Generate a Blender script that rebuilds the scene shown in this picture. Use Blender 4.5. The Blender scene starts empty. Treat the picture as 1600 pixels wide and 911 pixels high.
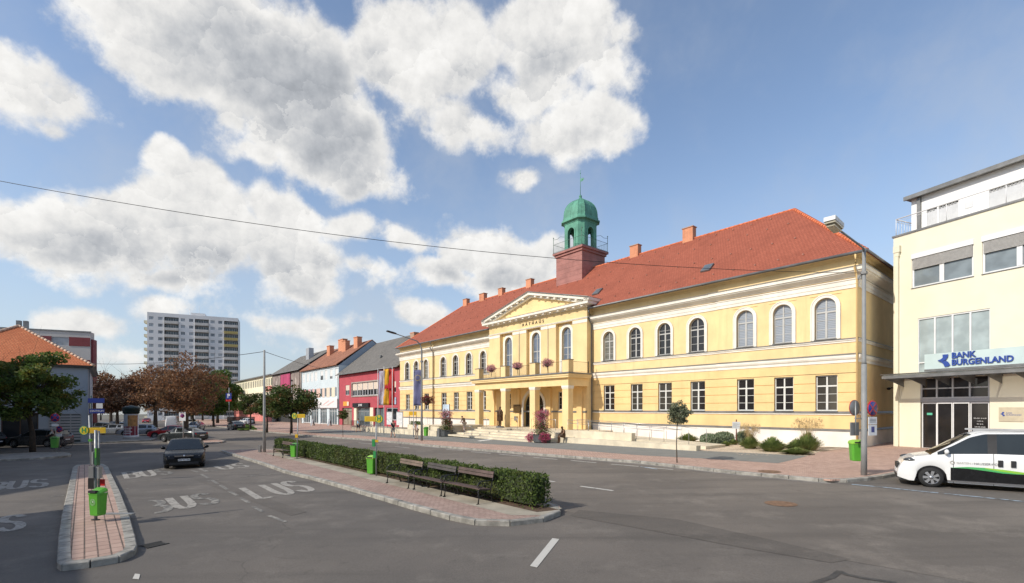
import bpy, bmesh, math, random
import numpy as np
from mathutils import Vector, Matrix
R=math.radians
random.seed(7)
scene=bpy.context.scene
# ---------------------------------------------------------------- camera
FPX=755.0; CAMH=2.85
cam=bpy.data.objects.new('camera',bpy.data.cameras.new('camera'))
scene.collection.objects.link(cam); scene.camera=cam
cam.location=(0,0,CAMH); cam.rotation_euler=(R(90),0,0)
cam.data.sensor_width=36; cam.data.lens=FPX/1600*36
cam.data.shift_y=(638-455.5)/1600
cam.data.clip_start=.1; cam.data.clip_end=9000
# ---------------------------------------------------------------- world
SUN_EL=36.0; SH=Vector((.86,.51,0)).normalized()     # SH: ground direction in which shadows fall
sv=Vector((-SH.x*math.cos(R(SUN_EL)),-SH.y*math.cos(R(SUN_EL)),math.sin(R(SUN_EL))))
world=bpy.data.worlds.new('World'); scene.world=world; world.use_nodes=True
wn=world.node_tree; wn.nodes.clear()
class NT:
    """tiny node-math helper"""
    def __init__(s,t): s.t=t
    def n(s,k,**kw):
        o=s.t.nodes.new(k)
        for a,b in kw.items(): setattr(o,a,b)
        return o
    def put(s,sock,v):
        if isinstance(v,bpy.types.NodeSocket): s.t.links.new(v,sock)
        elif v is not None: sock.default_value=v
    def m(s,op,a,b=None,c=None,clamp=False):
        o=s.n('ShaderNodeMath',operation=op,use_clamp=clamp)
        for i,v in enumerate((a,b,c)): 
            if v is not None: s.put(o.inputs[i],v)
        return o.outputs[0]
    def v(s,op,a,b=None):
        o=s.n('ShaderNodeVectorMath',operation=op)
        s.put(o.inputs[0],a)
        if b is not None: s.put(o.inputs[3] if op=='SCALE' else o.inputs[1],b)
        return o.outputs['Value'] if op in('LENGTH','DOT_PRODUCT','DISTANCE') else o.outputs[0]
    def ss(s,x,a,b,lo=0.,hi=1.):
        o=s.n('ShaderNodeMapRange',interpolation_type='SMOOTHSTEP'); s.put(o.inputs[0],x)
        for i,q in enumerate((a,b,lo,hi)): s.put(o.inputs[i+1],q)
        return o.outputs[0]
    def mr(s,x,a,b,lo=0.,hi=1.):
        o=s.n('ShaderNodeMapRange'); s.put(o.inputs[0],x)
        for i,q in enumerate((a,b,lo,hi)): s.put(o.inputs[i+1],q)
        return o.outputs[0]
    def noise(s,vec,scale,detail=3.,rough=.5,dist=0.,color=False):
        o=s.n('ShaderNodeTexNoise'); s.put(o.inputs['Vector'],vec); o.inputs['Scale'].default_value=scale
        o.inputs['Detail'].default_value=detail; o.inputs['Roughness'].default_value=rough; o.inputs['Distortion'].default_value=dist
        return o.outputs['Color' if color else 'Fac']
    def mix(s,f,a,b,mode='MIX'):
        o=s.n('ShaderNodeMix',data_type='RGBA',blend_type=mode)
        s.put(o.inputs[0],f); s.put(o.inputs[6],a if not isinstance(a,tuple) else (*a[:3],1)); s.put(o.inputs[7],b if not isinstance(b,tuple) else (*b[:3],1))
        return o.outputs[2]
W=NT(wn); CLB=9.1
tc=W.n('ShaderNodeTexCoord').outputs['Generated']
sky=W.n('ShaderNodeTexSky',sky_type='NISHITA',sun_disc=False,sun_elevation=R(SUN_EL),sun_rotation=math.atan2(sv.x,sv.y),altitude=300,air_density=1.0,dust_density=.8,ozone_density=1.6)
def dirpx(px,py): return Vector(((px-800)/FPX,1,(638-py)/FPX)).normalized()
warp=W.v('SCALE',W.v('SUBTRACT',W.noise(tc,5.5,3,.55,color=True),(.5,.5,.5)),.095)
pw=W.v('ADD',tc,warp)
def blobs(lst):
    acc=None
    for px,py,rx,ry,w in lst:
        c=dirpx(px,py); ax=(dirpx(px+rx,py)-c).length; az=(dirpx(px,py-ry)-c).length
        o=W.n('ShaderNodeVectorMath',operation='MULTIPLY_ADD'); W.put(o.inputs[0],pw); o.inputs[1].default_value=(1/ax,1/ax,1/az); o.inputs[2].default_value=(-c.x/ax,-c.y/ax,-c.z/az)
        f=W.m('MULTIPLY_ADD',W.v('LENGTH',o.outputs[0]),-w,1.2*w)
        acc=f if acc is None else W.m('SMOOTH_MAX',acc,f,.22)
    return acc
CL=[(170,10,100,60,1),(270,70,150,110,1.1),(400,90,190,140,1.3),(480,200,160,110,1.2),(565,275,80,50,.9),(410,250,70,38,.8),
(630,80,130,85,1.1),(710,95,110,80,1),(870,55,120,85,1.1),(955,90,75,70,.9),(850,140,80,60,1),(905,205,110,70,1.1),(725,205,95,42,.75),
(815,288,42,24,.75),(20,125,100,70,1.1),(105,160,70,55,.95),(60,200,90,30,.6),
(250,245,42,42,1),(305,315,72,66,1.05),(215,310,60,40,.7),(90,370,140,75,1.1),(200,370,120,80,1.1),(325,385,92,84,1.1),(450,345,70,52,1.05),
(455,420,100,70,1.05),(540,352,80,34,.75),(630,372,80,26,.75),(270,440,150,36,.8),(575,425,90,30,.5),(470,455,90,36,.75),
(755,392,80,48,1),(845,400,75,38,.9),(700,425,80,30,.75),(800,435,130,34,.8),
(500,505,150,24,.5),(265,480,60,36,.8),(140,505,100,30,.6),(660,492,60,26,.65),(570,545,160,26,.5),(200,555,200,40,.45),
(-250,60,180,120,1.1),(-120,330,160,60,.8),(1900,150,150,90,1),(1750,350,120,50,.8)]
GR=[(430,110,190,120,1),(500,215,150,85,1),(560,300,100,40,1),(740,150,80,40,.6),(865,85,70,45,.6),(60,165,60,35,.6),(720,230,80,30,.5),
(190,405,170,55,1),(90,400,120,45,.7),(350,440,180,50,1),(560,415,120,40,.7),(750,425,120,24,.8),(910,225,70,35,.4),(300,350,40,60,.4),(480,490,180,30,.6),(620,420,90,26,.5)]
cov=blobs(CL)
n1=W.noise(tc,8,6,.6); n2=W.noise(tc,34,5,.65); n3=W.noise(tc,4.5,2,.5)
LV=(-.38,-.1,.92)
def puffs(scale,warpa,wscale):
    q=W.v('ADD',tc,W.v('SCALE',W.v('SUBTRACT',W.noise(tc,wscale,6,.66,color=True),(.5,.5,.5)),warpa))
    o=W.n('ShaderNodeTexVoronoi',feature='F1'); W.put(o.inputs['Vector'],q); o.inputs['Scale'].default_value=scale
    lobe=W.m('MULTIPLY',W.v('DOT_PRODUCT',W.v('SUBTRACT',q,o.outputs['Position']),LV),scale)
    return lobe,W.m('SUBTRACT',.45,o.outputs['Distance'])
la,ha=puffs(8.5,.13,8); lb,hb=puffs(21,.065,18)
den=W.m('ADD',cov,W.m('ADD',W.m('MULTIPLY',ha,.50),W.m('ADD',W.m('MULTIPLY',hb,.22),W.m('ADD',W.m('MULTIPLY',W.m('SUBTRACT',n1,.5),.95),W.m('MULTIPLY',W.m('SUBTRACT',n2,.5),.48)))))
mask=W.ss(den,.14,.56)
inner=W.ss(den,.30,.95)
grey=W.m('MULTIPLY',W.ss(W.m('ADD',blobs(GR),W.m('ADD',W.m('MULTIPLY',W.m('SUBTRACT',n3,.5),.7),W.m('ADD',W.m('MULTIPLY',la,-.06),W.m('MULTIPLY',W.m('SUBTRACT',n1,.5),.35)))),-.15,1.0),inner)
shade=W.m('ADD',W.m('ADD',.93,W.m('MULTIPLY',la,.075)),W.m('ADD',W.m('MULTIPLY',lb,.055),W.m('MULTIPLY',W.m('SUBTRACT',n2,.5),.22)))
relf=W.m('SUBTRACT',n1,W.noise(W.v('ADD',tc,(.010,.003,-.016)),8,6,.6))
shade=W.m('ADD',shade,W.m('MULTIPLY',relf,-.70))
shade=W.m('SUBTRACT',shade,W.m('MULTIPLY',grey,.29))
shade=W.m('MINIMUM',W.m('MAXIMUM',shade,.5),1.03)
ccol=W.mix(W.ss(shade,.5,.95),(.80,.84,.90),(1.0,.985,.955))
ccol=W.v('SCALE',ccol,W.m('MULTIPLY',shade,CLB))
skyc=sky.outputs[0]
# thin milky air towards the horizon on the sky itself
sep=W.n('ShaderNodeSeparateXYZ'); W.put(sep.inputs[0],tc)
hz=W.ss(sep.outputs[2],.0,.5,.62,.05)
skyc=W.mix(1.0,skyc,(1.92,1.85,1.80),'MULTIPLY')
skyc=W.mix(hz,skyc,(4.3,5.0,5.9))
veil=W.m('MULTIPLY',W.ss(W.noise(pw,3.2,6,.6),.40,.75),.42)
skyc=W.mix(veil,skyc,(5.2,5.6,6.2))
fin=W.mix(W.m('MULTIPLY',mask,W.ss(sep.outputs[2],.0,.10,.55,.97)),skyc,ccol)
bg=W.n('ShaderNodeBackground'); W.put(bg.inputs[0],fin); bg.inputs[1].default_value=.105
out=W.n('ShaderNodeOutputWorld'); wn.links.new(bg.outputs[0],out.inputs[0])
world.cycles.sampling_method='MANUAL'; world.cycles.sample_map_resolution=512
# ---------------------------------------------------------------- sun
sl=bpy.data.lights.new('sun','SUN'); sl.energy=4.0; sl.angle=R(.53); sl.color=(1,.93,.82)
so=bpy.data.objects.new('sun',sl); scene.collection.objects.link(so); so.location=(0,0,60)
so.rotation_euler=sv.to_track_quat('Z','Y').to_euler()
scene.view_settings.view_transform='Standard'; scene.view_settings.look='None'
scene.view_settings.gamma=1; scene.view_settings.exposure=0.0; scene.view_settings.use_curve_mapping=False
scene.render.engine='CYCLES'
# ---------------------------------------------------------------- materials
MATS={}
def newmat(name):
    m=bpy.data.materials.new(name); m.use_nodes=True; t=m.node_tree; t.nodes.clear()
    o=t.nodes.new('ShaderNodeOutputMaterial'); p=t.nodes.new('ShaderNodeBsdfPrincipled'); t.links.new(p.outputs[0],o.inputs[0])
    MATS[name]=m
    return m,NT(t),p,o
def mat(name,col,rough=.7,var=.12,scale=2.,bump=.15,bscale=40.,metal=0.,spec=.5,coat=0.,stain=0.):
    if name in MATS: return MATS[name]
    m,N,p,o=newmat(name)
    co=N.n('ShaderNodeTexCoord').outputs['Object']
    a=tuple(c*(1-var) for c in col); b=tuple(min(1,c*(1+var)) for c in col)
    c=N.mix(N.ss(N.noise(co,scale,6,.6),.3,.7),a,b)
    if stain:
        st=N.n('ShaderNodeMapping'); N.put(st.inputs[0],co); st.inputs['Scale'].default_value=(1.2,1.2,.12)
        c=N.mix(N.m('MULTIPLY',N.ss(N.noise(st.outputs[0],1.6,6,.65),.5,.8),stain),c,tuple(x*.62 for x in col))
    N.put(p.inputs['Base Color'],c); p.inputs['Metallic'].default_value=metal
    N.put(p.inputs['Roughness'],N.mr(N.noise(co,scale*5,4),.3,.7,max(0,rough-.07),min(1,rough+.07)))
    p.inputs['Specular IOR Level'].default_value=spec
    if coat: p.inputs['Coat Weight'].default_value=coat; p.inputs['Coat Roughness'].default_value=.04
    if bump:
        bn=N.n('ShaderNodeBump'); bn.inputs['Strength'].default_value=bump; bn.inputs['Distance'].default_value=.02
        N.put(bn.inputs['Height'],N.noise(co,bscale,4,.6)); N.put(p.inputs['Normal'],bn.outputs[0])
    return m
def glassmat(name,col=(.02,.025,.03),rough=.05,blind=None,spec=.5):
    if name in MATS: return MATS[name]
    m,N,p,o=newmat(name)
    co=N.n('ShaderNodeTexCoord').outputs['Object']
    c=N.mix(N.ss(N.noise(co,1.3,3),.35,.7),tuple(x*.85 for x in col),tuple(x*1.15 for x in col))
    if blind:   # slatted blind or curtain behind the pane
        sp=N.n('ShaderNodeSeparateXYZ'); N.put(sp.inputs[0],co)
        w=N.m('FRACT',N.m('MULTIPLY',sp.outputs[2],blind[1]))
        c=N.mix(N.ss(w,.35,.6),blind[0],tuple(x*.72 for x in blind[0]))
    N.put(p.inputs['Base Color'],c); p.inputs['Roughness'].default_value=rough; p.inputs['Specular IOR Level'].default_value=spec
    p.inputs['IOR'].default_value=1.55
    bn=N.n('ShaderNodeBump'); bn.inputs['Strength'].default_value=.04; N.put(bn.inputs['Height'],N.noise(co,1.7,2)); N.put(p.inputs['Normal'],bn.outputs[0])
    return m
def leafmat(name,a,b,c,trans=.3):
    if name in MATS: return MATS[name]
    m,N,p,o=newmat(name)
    g=N.n('ShaderNodeNewGeometry').outputs['Random Per Island']
    co=N.n('ShaderNodeTexCoord').outputs['Object']
    col=N.mix(N.ss(g,.1,.9),a,b); col=N.mix(N.ss(N.noise(co,.9,3),.48,.72),col,c)
    N.put(p.inputs['Base Color'],col); p.inputs['Roughness'].default_value=.55; p.inputs['Specular IOR Level'].default_value=.3
    tr=N.n('ShaderNodeBsdfTranslucent'); N.put(tr.inputs[0],col)
    mx=N.n('ShaderNodeMixShader'); mx.inputs[0].default_value=trans
    m.node_tree.links.new(p.outputs[0],mx.inputs[1]); m.node_tree.links.new(tr.outputs[0],mx.inputs[2]); m.node_tree.links.new(mx.outputs[0],o.inputs[0])
    return m
def brickmat(name,c1,c2,mortar,scale=1.,bw=.2,bh=.1,msize=.01,rot=0.,rough=.85,bumps=.3,dirt=.25,offset=.5):
    m,N,p,o=newmat(name)
    co=N.n('ShaderNodeTexCoord').outputs['Object']
    mp=N.n('ShaderNodeMapping'); N.put(mp.inputs[0],co); mp.inputs['Rotation'].default_value=(0,0,rot)
    b=N.n('ShaderNodeTexBrick'); N.put(b.inputs['Vector'],mp.outputs[0]); b.offset=offset
    b.inputs['Color1'].default_value=(*c1,1); b.inputs['Color2'].default_value=(*c2,1); b.inputs['Mortar'].default_value=(*mortar,1)
    b.inputs['Scale'].default_value=scale; b.inputs['Brick Width'].default_value=bw; b.inputs['Row Height'].default_value=bh; b.inputs['Mortar Size'].default_value=msize
    c=N.mix(N.m('MULTIPLY',N.ss(N.noise(co,.8,7,.65),.4,.7),dirt),b.outputs[0],tuple(x*.5 for x in c1))
    c=N.mix(N.m('MULTIPLY',N.ss(N.noise(co,5,4,.6),.45,.75),.3),c,tuple(min(1,x*1.35) for x in c2))
    N.put(p.inputs['Base Color'],c); p.inputs['Roughness'].default_value=rough; p.inputs['Specular IOR Level'].default_value=.25
    bn=N.n('ShaderNodeBump'); bn.inputs['Strength'].default_value=bumps; bn.inputs['Distance'].default_value=.01
    N.put(bn.inputs['Height'],N.m('SUBTRACT',N.noise(co,60,3),N.m('MULTIPLY',b.outputs[1],1.5))); N.put(p.inputs['Normal'],bn.outputs[0])
    return m
def tilemat(name,c1,c2,dark,colw=.22,rowh=.24,patch=.35):
    """roof tiles: object x (or y on hips) across, height up the slope"""
    m,N,p,o=newmat(name)
    co=N.n('ShaderNodeTexCoord').outputs['Object']; sp=N.n('ShaderNodeSeparateXYZ'); N.put(sp.inputs[0],co)
    nm=N.n('ShaderNodeTexCoord').outputs['Normal']; sn=N.n('ShaderNodeSeparateXYZ'); N.put(sn.inputs[0],nm)
    side=N.m('GREATER_THAN',N.m('ABSOLUTE',sn.outputs[0]),N.m('ABSOLUTE',sn.outputs[1]))
    ux=N.m('ADD',N.m('MULTIPLY',sp.outputs[0],N.m('SUBTRACT',1.,side)),N.m('MULTIPLY',sp.outputs[1],side))
    cb=N.n('ShaderNodeCombineXYZ'); N.put(cb.inputs[0],ux); N.put(cb.inputs[1],N.m('MULTIPLY',sp.outputs[2],1.4))
    b=N.n('ShaderNodeTexBrick'); N.put(b.inputs['Vector'],cb.outputs[0]); b.offset=.5
    b.inputs['Color1'].default_value=(*c1,1); b.inputs['Color2'].default_value=(*c2,1); b.inputs['Mortar'].default_value=(*dark,1)
    b.inputs['Scale'].default_value=1; b.inputs['Brick Width'].default_value=colw; b.inputs['Row Height'].default_value=rowh; b.inputs['Mortar Size'].default_value=.012
    c=N.mix(N.m('MULTIPLY',N.ss(N.noise(co,.35,8,.7),.42,.68),patch),b.outputs[0],tuple(x*.6 for x in c1))
    c=N.mix(N.m('MULTIPLY',N.ss(N.noise(co,3.,5,.7),.55,.75),patch*.8),c,tuple(min(1,x*1.3) for x in c2))
    N.put(p.inputs['Base Color'],c); p.inputs['Roughness'].default_value=.8; p.inputs['Specular IOR Level'].default_value=.25
    hgt=N.m('ADD',N.m('FRACT',N.m('DIVIDE',N.m('MULTIPLY',sp.outputs[2],1.4),rowh)),N.m('MULTIPLY',b.outputs[1],-1.))
    bn=N.n('ShaderNodeBump'); bn.inputs['Strength'].default_value=.5; bn.inputs['Distance'].default_value=.03; bn.invert=True
    N.put(bn.inputs['Height'],hgt); N.put(p.inputs['Normal'],bn.outputs[0])
    return m
def asphalt(name,base,dark,light,streak=None,cracks=True):
    m,N,p,o=newmat(name)
    co=N.n('ShaderNodeTexCoord').outputs['Object']
    c=N.mix(N.ss(N.noise(co,.14,7,.62),.38,.64),dark,base)
    mp=N.n('ShaderNodeMapping'); N.put(mp.inputs[0],co); mp.inputs['Rotation'].default_value=(0,0,R(47)); mp.inputs['Scale'].default_value=(.07,.9,1)
    c=N.mix(N.m('MULTIPLY',N.ss(N.noise(mp.outputs[0],1.,7,.62),.45,.68),.85),c,tuple(x*.82 for x in dark))
    c=N.mix(N.m('MULTIPLY',N.ss(N.noise(co,.5,7,.72),.50,.70),.65),c,light)
    c=N.mix(N.m('MULTIPLY',N.ss(N.noise(co,1.7,8,.75),.56,.70),.45),c,tuple(x*.6 for x in dark))
    sp=N.n('ShaderNodeTexVoronoi'); N.put(sp.inputs['Vector'],co); sp.inputs['Scale'].default_value=32
    c=N.mix(N.m('MULTIPLY',N.ss(N.noise(co,40,3,.6),.38,.66),.42),c,tuple(x*.45 for x in base))
    c=N.mix(N.m('MULTIPLY',N.ss(sp.outputs[0],.0,.25,1,0),.28),c,tuple(min(1,x*2.) for x in light))
    if cracks:
        wv=N.v('ADD',co,N.v('SCALE',N.noise(co,.5,3,.5,color=True),1.8))
        vo=N.n('ShaderNodeTexVoronoi',feature='DISTANCE_TO_EDGE'); N.put(vo.inputs['Vector'],wv); vo.inputs['Scale'].default_value=.16
        k=N.m('MULTIPLY',N.ss(vo.outputs[0],.0,.004,1,0),N.ss(N.noise(co,.3,3),.5,.62))
        c=N.mix(N.m('MULTIPLY',k,.35),c,tuple(x*.35 for x in dark))
    N.put(p.inputs['Base Color'],c); p.inputs['Specular IOR Level'].default_value=.35
    N.put(p.inputs['Roughness'],N.mr(N.noise(co,.4,4),.3,.7,.72,.9))
    bn=N.n('ShaderNodeBump'); bn.inputs['Strength'].default_value=.35; bn.inputs['Distance'].default_value=.008
    N.put(bn.inputs['Height'],N.noise(co,80,3,.7)); N.put(p.inputs['Normal'],bn.outputs[0])
    return m
def paintmat(name,col,wear=.5,scale=3.):
    """worn road paint: holes show the asphalt colour"""
    m,N,p,o=newmat(name); co=N.n('ShaderNodeTexCoord').outputs['Object']
    f=N.ss(N.noise(co,scale,8,.75),wear-.08,wear+.1)
    N.put(p.inputs['Base Color'],N.mix(f,(.13,.125,.115),col)); p.inputs['Roughness'].default_value=.8; p.inputs['Specular IOR Level'].default_value=.3
    return m
# ---------------------------------------------------------------- mesh builder
COL=scene.collection
class MB:
    def __init__(s): s.v=[]; s.f=[]; s.mi=[]; s.M=Matrix(); s.cur=0; s.smooth=False; s.sf=[]
    def vert(s,p): s.v.append(tuple(s.M@Vector(p))); return len(s.v)-1
    def face(s,idx): s.f.append(tuple(idx)); s.mi.append(s.cur); s.sf.append(s.smooth)
    def poly(s,pts): s.face([s.vert(p) for p in pts]); return s
    def box(s,x0,x1,y0,y1,z0,z1):
        i=[s.vert(p) for p in ((x0,y0,z0),(x1,y0,z0),(x1,y1,z0),(x0,y1,z0),(x0,y0,z1),(x1,y0,z1),(x1,y1,z1),(x0,y1,z1))]
        for q in ((3,2,1,0),(4,5,6,7),(0,1,5,4),(1,2,6,5),(2,3,7,6),(3,0,4,7)): s.face([i[k] for k in q])
        return s
    def prism(s,poly,z0,z1,cap=True):
        n=len(poly); f0=z0 if callable(z0) else (lambda p:z0); f1=z1 if callable(z1) else (lambda p:z1)
        a=[s.vert((p[0],p[1],f0(p))) for p in poly]; b=[s.vert((p[0],p[1],f1(p))) for p in poly]
        for i in range(n): s.face((a[i],a[(i+1)%n],b[(i+1)%n],b[i]))
        if cap: s.face(b); s.face(a[::-1])
        return s
    def tube(s,pts,r,n=8,cap=True):
        pts=[Vector(p) for p in pts]; rs=r if isinstance(r,(list,tuple)) else [r]*len(pts); rings=[]; sm=s.smooth; s.smooth=True
        for i,p in enumerate(pts):
            d=(pts[min(i+1,len(pts)-1)]-pts[max(i-1,0)])
            if d.length<1e-9: d=Vector((0,0,1))
            d.normalize(); u=d.cross(Vector((0,0,1)))
            if u.length<.05: u=d.cross(Vector((1,0,0)))
            u.normalize(); w=d.cross(u)
            rings.append([s.vert(p+(u*math.cos(2*math.pi*k/n)+w*math.sin(2*math.pi*k/n))*rs[i]) for k in range(n)])
        for a,b in zip(rings,rings[1:]):
            for k in range(n): s.face((a[k],a[(k+1)%n],b[(k+1)%n],b[k]))
        s.smooth=False
        if cap: s.face(rings[0][::-1]); s.face(rings[-1])
        s.smooth=sm; return s
    def lathe(s,prof,n=16,cx=0,cy=0,smooth=True,phase=0.,cap=True):
        rings=[[s.vert((cx+r*math.cos(2*math.pi*(k+phase)/n),cy+r*math.sin(2*math.pi*(k+phase)/n),z)) for k in range(n)] for r,z in prof]
        sm=s.smooth; s.smooth=smooth
        for a,b in zip(rings,rings[1:]):
            for k in range(n): s.face((a[k],a[(k+1)%n],b[(k+1)%n],b[k]))
        s.smooth=False
        if cap:
            if prof[0][0]>1e-4: s.face(rings[0][::-1])
            if prof[-1][0]>1e-4: s.face(rings[-1])
        s.smooth=sm; return s
    def ball(s,c,r,n=10,m=7,sc=(1,1,1)):
        c=Vector(c); M0=s.M; s.M=M0@Matrix.Translation(c)@Matrix.Diagonal((*sc,1))
        s.lathe([(max(1e-5,r*math.sin(math.pi*k/m)),-r*math.cos(math.pi*k/m)) for k in range(m+1)],n,cap=False); s.M=M0; return s
    def sweep(s,prof,path,caps=True):
        """prof: (out,z) points; path: xy points, 'out' is to the right of travel; mitred corners"""
        P=[Vector((p[0],p[1])) for p in path]; rings=[]
        for i,p in enumerate(P):
            ds=[]
            if i>0: ds.append((P[i]-P[i-1]).normalized())
            if i<len(P)-1: ds.append((P[i+1]-P[i]).normalized())
            ns=[Vector((d.y,-d.x)) for d in ds]
            nn=ns[0] if len(ns)==1 else (ns[0]+ns[1])/(1+ns[0].dot(ns[1]))
            rings.append([s.vert((p.x+nn.x*o,p.y+nn.y*o,z)) for o,z in prof])
        for a,b in zip(rings,rings[1:]):
            for k in range(len(prof)-1): s.face((a[k],b[k],b[k+1],a[k+1]))
        if caps: s.face(rings[0]); s.face(rings[-1][::-1])
        return s
    def build(s,name,mats,parent=None,recalc=True):
        me=bpy.data.meshes.new(name); me.from_pydata(s.v,[],s.f)
        if not isinstance(mats,(list,tuple)): mats=[mats]
        for m in mats: me.materials.append(m)
        me.polygons.foreach_set('material_index',s.mi); me.polygons.foreach_set('use_smooth',s.sf)
        if recalc:
            bm=bmesh.new(); bm.from_mesh(me); bmesh.ops.recalc_face_normals(bm,faces=bm.faces[:]); bm.to_mesh(me); bm.free()
        me.update()
        o=bpy.data.objects.new(name,me); COL.objects.link(o)
        if parent is not None: o.parent=parent
        return o
def tag(o,label=None,cat=None,group=None,kind=None):
    if label: o['label']=label
    if cat: o['category']=cat
    if group: o['group']=group
    if kind: o['kind']=kind
    return o
def empty(name,loc,rz=0.,label=None,cat=None,group=None):
    o=bpy.data.objects.new(name,None); o.empty_display_size=.2; COL.objects.link(o); o.location=loc; o.rotation_euler=(0,0,rz)
    return tag(o,label,cat,group)
def copytree(o,parent=None,top=True):
    c=o.copy(); COL.objects.link(c)
    if parent is not None: c.parent=parent
    for ch in [x for x in KIDS.get(o.name,[])] if False else list(o.children): copytree(ch,c,False)
    return c
def dup(o,loc,rz,label,group=None):
    c=copytree(o); c.location=loc; c.rotation_euler=(0,0,rz); c['label']=label
    if group: c['group']=group
    return c
def text(name,body,size,matm,parent,M,depth=.01,bold=0.,sx=1.,align='CENTER',space=1.):
    cu=bpy.data.curves.new(name,'FONT'); cu.body=body; cu.size=size; cu.extrude=depth; cu.align_x=align; cu.align_y='CENTER'; cu.offset=bold; cu.space_character=space; cu.resolution_u=3
    t=bpy.data.objects.new(name,cu); COL.objects.link(t); bpy.context.view_layer.update()
    me=bpy.data.meshes.new_from_object(t.evaluated_get(bpy.context.evaluated_depsgraph_get()))
    bpy.data.objects.remove(t); me.transform(M@Matrix.Diagonal((sx,1,1,1))); me.materials.clear(); me.materials.append(matm)
    o=bpy.data.objects.new(name,me); COL.objects.link(o); o.parent=parent; return o
def TXF(x,y,z): return Matrix.Translation((x,y,z))@Matrix.Rotation(R(90),4,'X')   # text standing up, read from -y
SLOPE=.015
def gz(x,y=0,d=0.): return SLOPE*x+d
def at(px,py,dz=0.):
    """ground point seen at a photo pixel"""
    u=(px-800)/FPX; v=(638-py)/FPX; Y=(CAMH-dz)/(SLOPE*u-v); return Vector((u*Y,Y,SLOPE*u*Y+dz))
def quads_mesh(name,C,U,V,mats,parent=None,mi=None):
    """many small quads: centres C and half vectors U,V (numpy n x 3)"""
    n=len(C); co=np.empty((n,4,3)); co[:,0]=C-U-V; co[:,1]=C+U-V; co[:,2]=C+U+V; co[:,3]=C-U+V
    me=bpy.data.meshes.new(name); me.vertices.add(n*4); me.loops.add(n*4); me.polygons.add(n)
    me.vertices.foreach_set('co',co.reshape(-1)); me.loops.foreach_set('vertex_index',np.arange(n*4,dtype=np.int32))
    me.polygons.foreach_set('loop_start',np.arange(0,n*4,4,dtype=np.int32)); me.polygons.foreach_set('loop_total',np.full(n,4,dtype=np.int32))
    if mi is not None: me.polygons.foreach_set('material_index',mi.astype(np.int32))
    me.update(calc_edges=True)
    for m in (mats if isinstance(mats,(list,tuple)) else [mats]): me.materials.append(m)
    o=bpy.data.objects.new(name,me); COL.objects.link(o)
    if parent is not None: o.parent=parent
    return o
def rnd_leaves(rng,C,size,flat=0.):
    n=len(C); a=rng.normal(size=(n,3)); a[:,2]*=(1-flat*.6); a/=np.linalg.norm(a,axis=1)[:,None]
    b=rng.normal(size=(n,3)); b-=a*(a*b).sum(1)[:,None]; b/=np.linalg.norm(b,axis=1)[:,None]
    s=size*rng.uniform(.6,1.3,size=(n,1)); return a*s,b*s*.55
# ================================================================ GROUND
def FP(t,off,dz=0.):
    """point in the town hall's frame: t metres along its front from the right corner, off metres in front of it"""
    x=21.1-.64*t-.768*off; y=29.4+.768*t-.64*off
    return Vector((x,y,SLOPE*x+dz))
THROT=math.atan2(-.768,.64)
def inset(pts,k=.07):
    P=[Vector((p[0],p[1])) for p in pts]; n=len(P); A=sum(P[i].x*P[(i+1)%n].y-P[(i+1)%n].x*P[i].y for i in range(n)); s=1 if A>0 else -1; out=[]
    for i in range(n):
        a=(P[i]-P[i-1]).normalized(); c=(P[(i+1)%n]-P[i]).normalized(); m=(Vector((-a.y,a.x))+Vector((-c.y,c.x))); out.append(P[i]+m/max(.3,m.length)*k*s)
    return out
def sheet(name,pts,dz,m,kind='structure',skirt=0.):
    if skirt: pts=inset(pts); skirt=.06
    b=MB(); P=[(p[0],p[1]) for p in pts]
    f=lambda p:SLOPE*p[0]+dz
    if skirt: b.prism(P,lambda p:SLOPE*p[0]+dz-skirt,f)
    else: b.poly([(p[0],p[1],f(p)) for p in P])
    o=b.build(name,m)
    if not skirt and o.data.polygons[0].normal.z<0: o.data.flip_normals()
    return tag(o,kind=kind)
A_main=asphalt('asphalt_street',(.212,.183,.152),(.146,.128,.109),(.262,.228,.19))
A_bus=asphalt('asphalt_square',(.172,.151,.129),(.124,.111,.097),(.228,.202,.172))
A_path=mat('asphalt_path',(.20,.20,.18),.9,.08,1.5,.3,90)
A_far=mat('ground_far',(.14,.13,.10),.95,.3,.05,.0)
PINK=brickmat('paving_pink',(.46,.30,.235),(.55,.38,.30),(.20,.15,.12),1,.22,.11,.008,rot=R(50),dirt=.3)
PINK2=brickmat('paving_island',(.40,.27,.215),(.47,.33,.265),(.11,.085,.07),1,.40,.20,.014,rot=R(48.5),dirt=.25,offset=0.)
PINK3=brickmat('paving_median',(.36,.25,.205),(.43,.31,.255),(.15,.11,.09),1,.2,.1,.007,rot=R(40),dirt=.4)
CONC=mat('concrete_strip',(.36,.32,.25),.9,.25,.9,.3,50)
CONCW=mat('concrete_wall',(.66,.58,.44),.85,.12,1.2,.15,30,stain=.25)
GRAN=mat('granite_kerb',(.29,.275,.24),.85,.35,3.,.5,35)
GRAV=mat('gravel',(.58,.47,.34),.95,.35,14,.8,26)
GRASS=mat('grass_ground',(.12,.17,.04),.95,.4,3.,.5,40)
def big(name,e,dz,m):
    b=MB(); n=24
    xs=[-e+2*e*i/n for i in range(n+1)]
    for i in range(n):
        for j in range(n):
            q=[(xs[i],xs[j]),(xs[i+1],xs[j]),(xs[i+1],xs[j+1]),(xs[i],xs[j+1])]
            b.poly([(x,y,SLOPE*x+dz) for x,y in q])
    return tag(b.build(name,m),kind='structure')
big('ground',3600,-.012,A_far)
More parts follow.
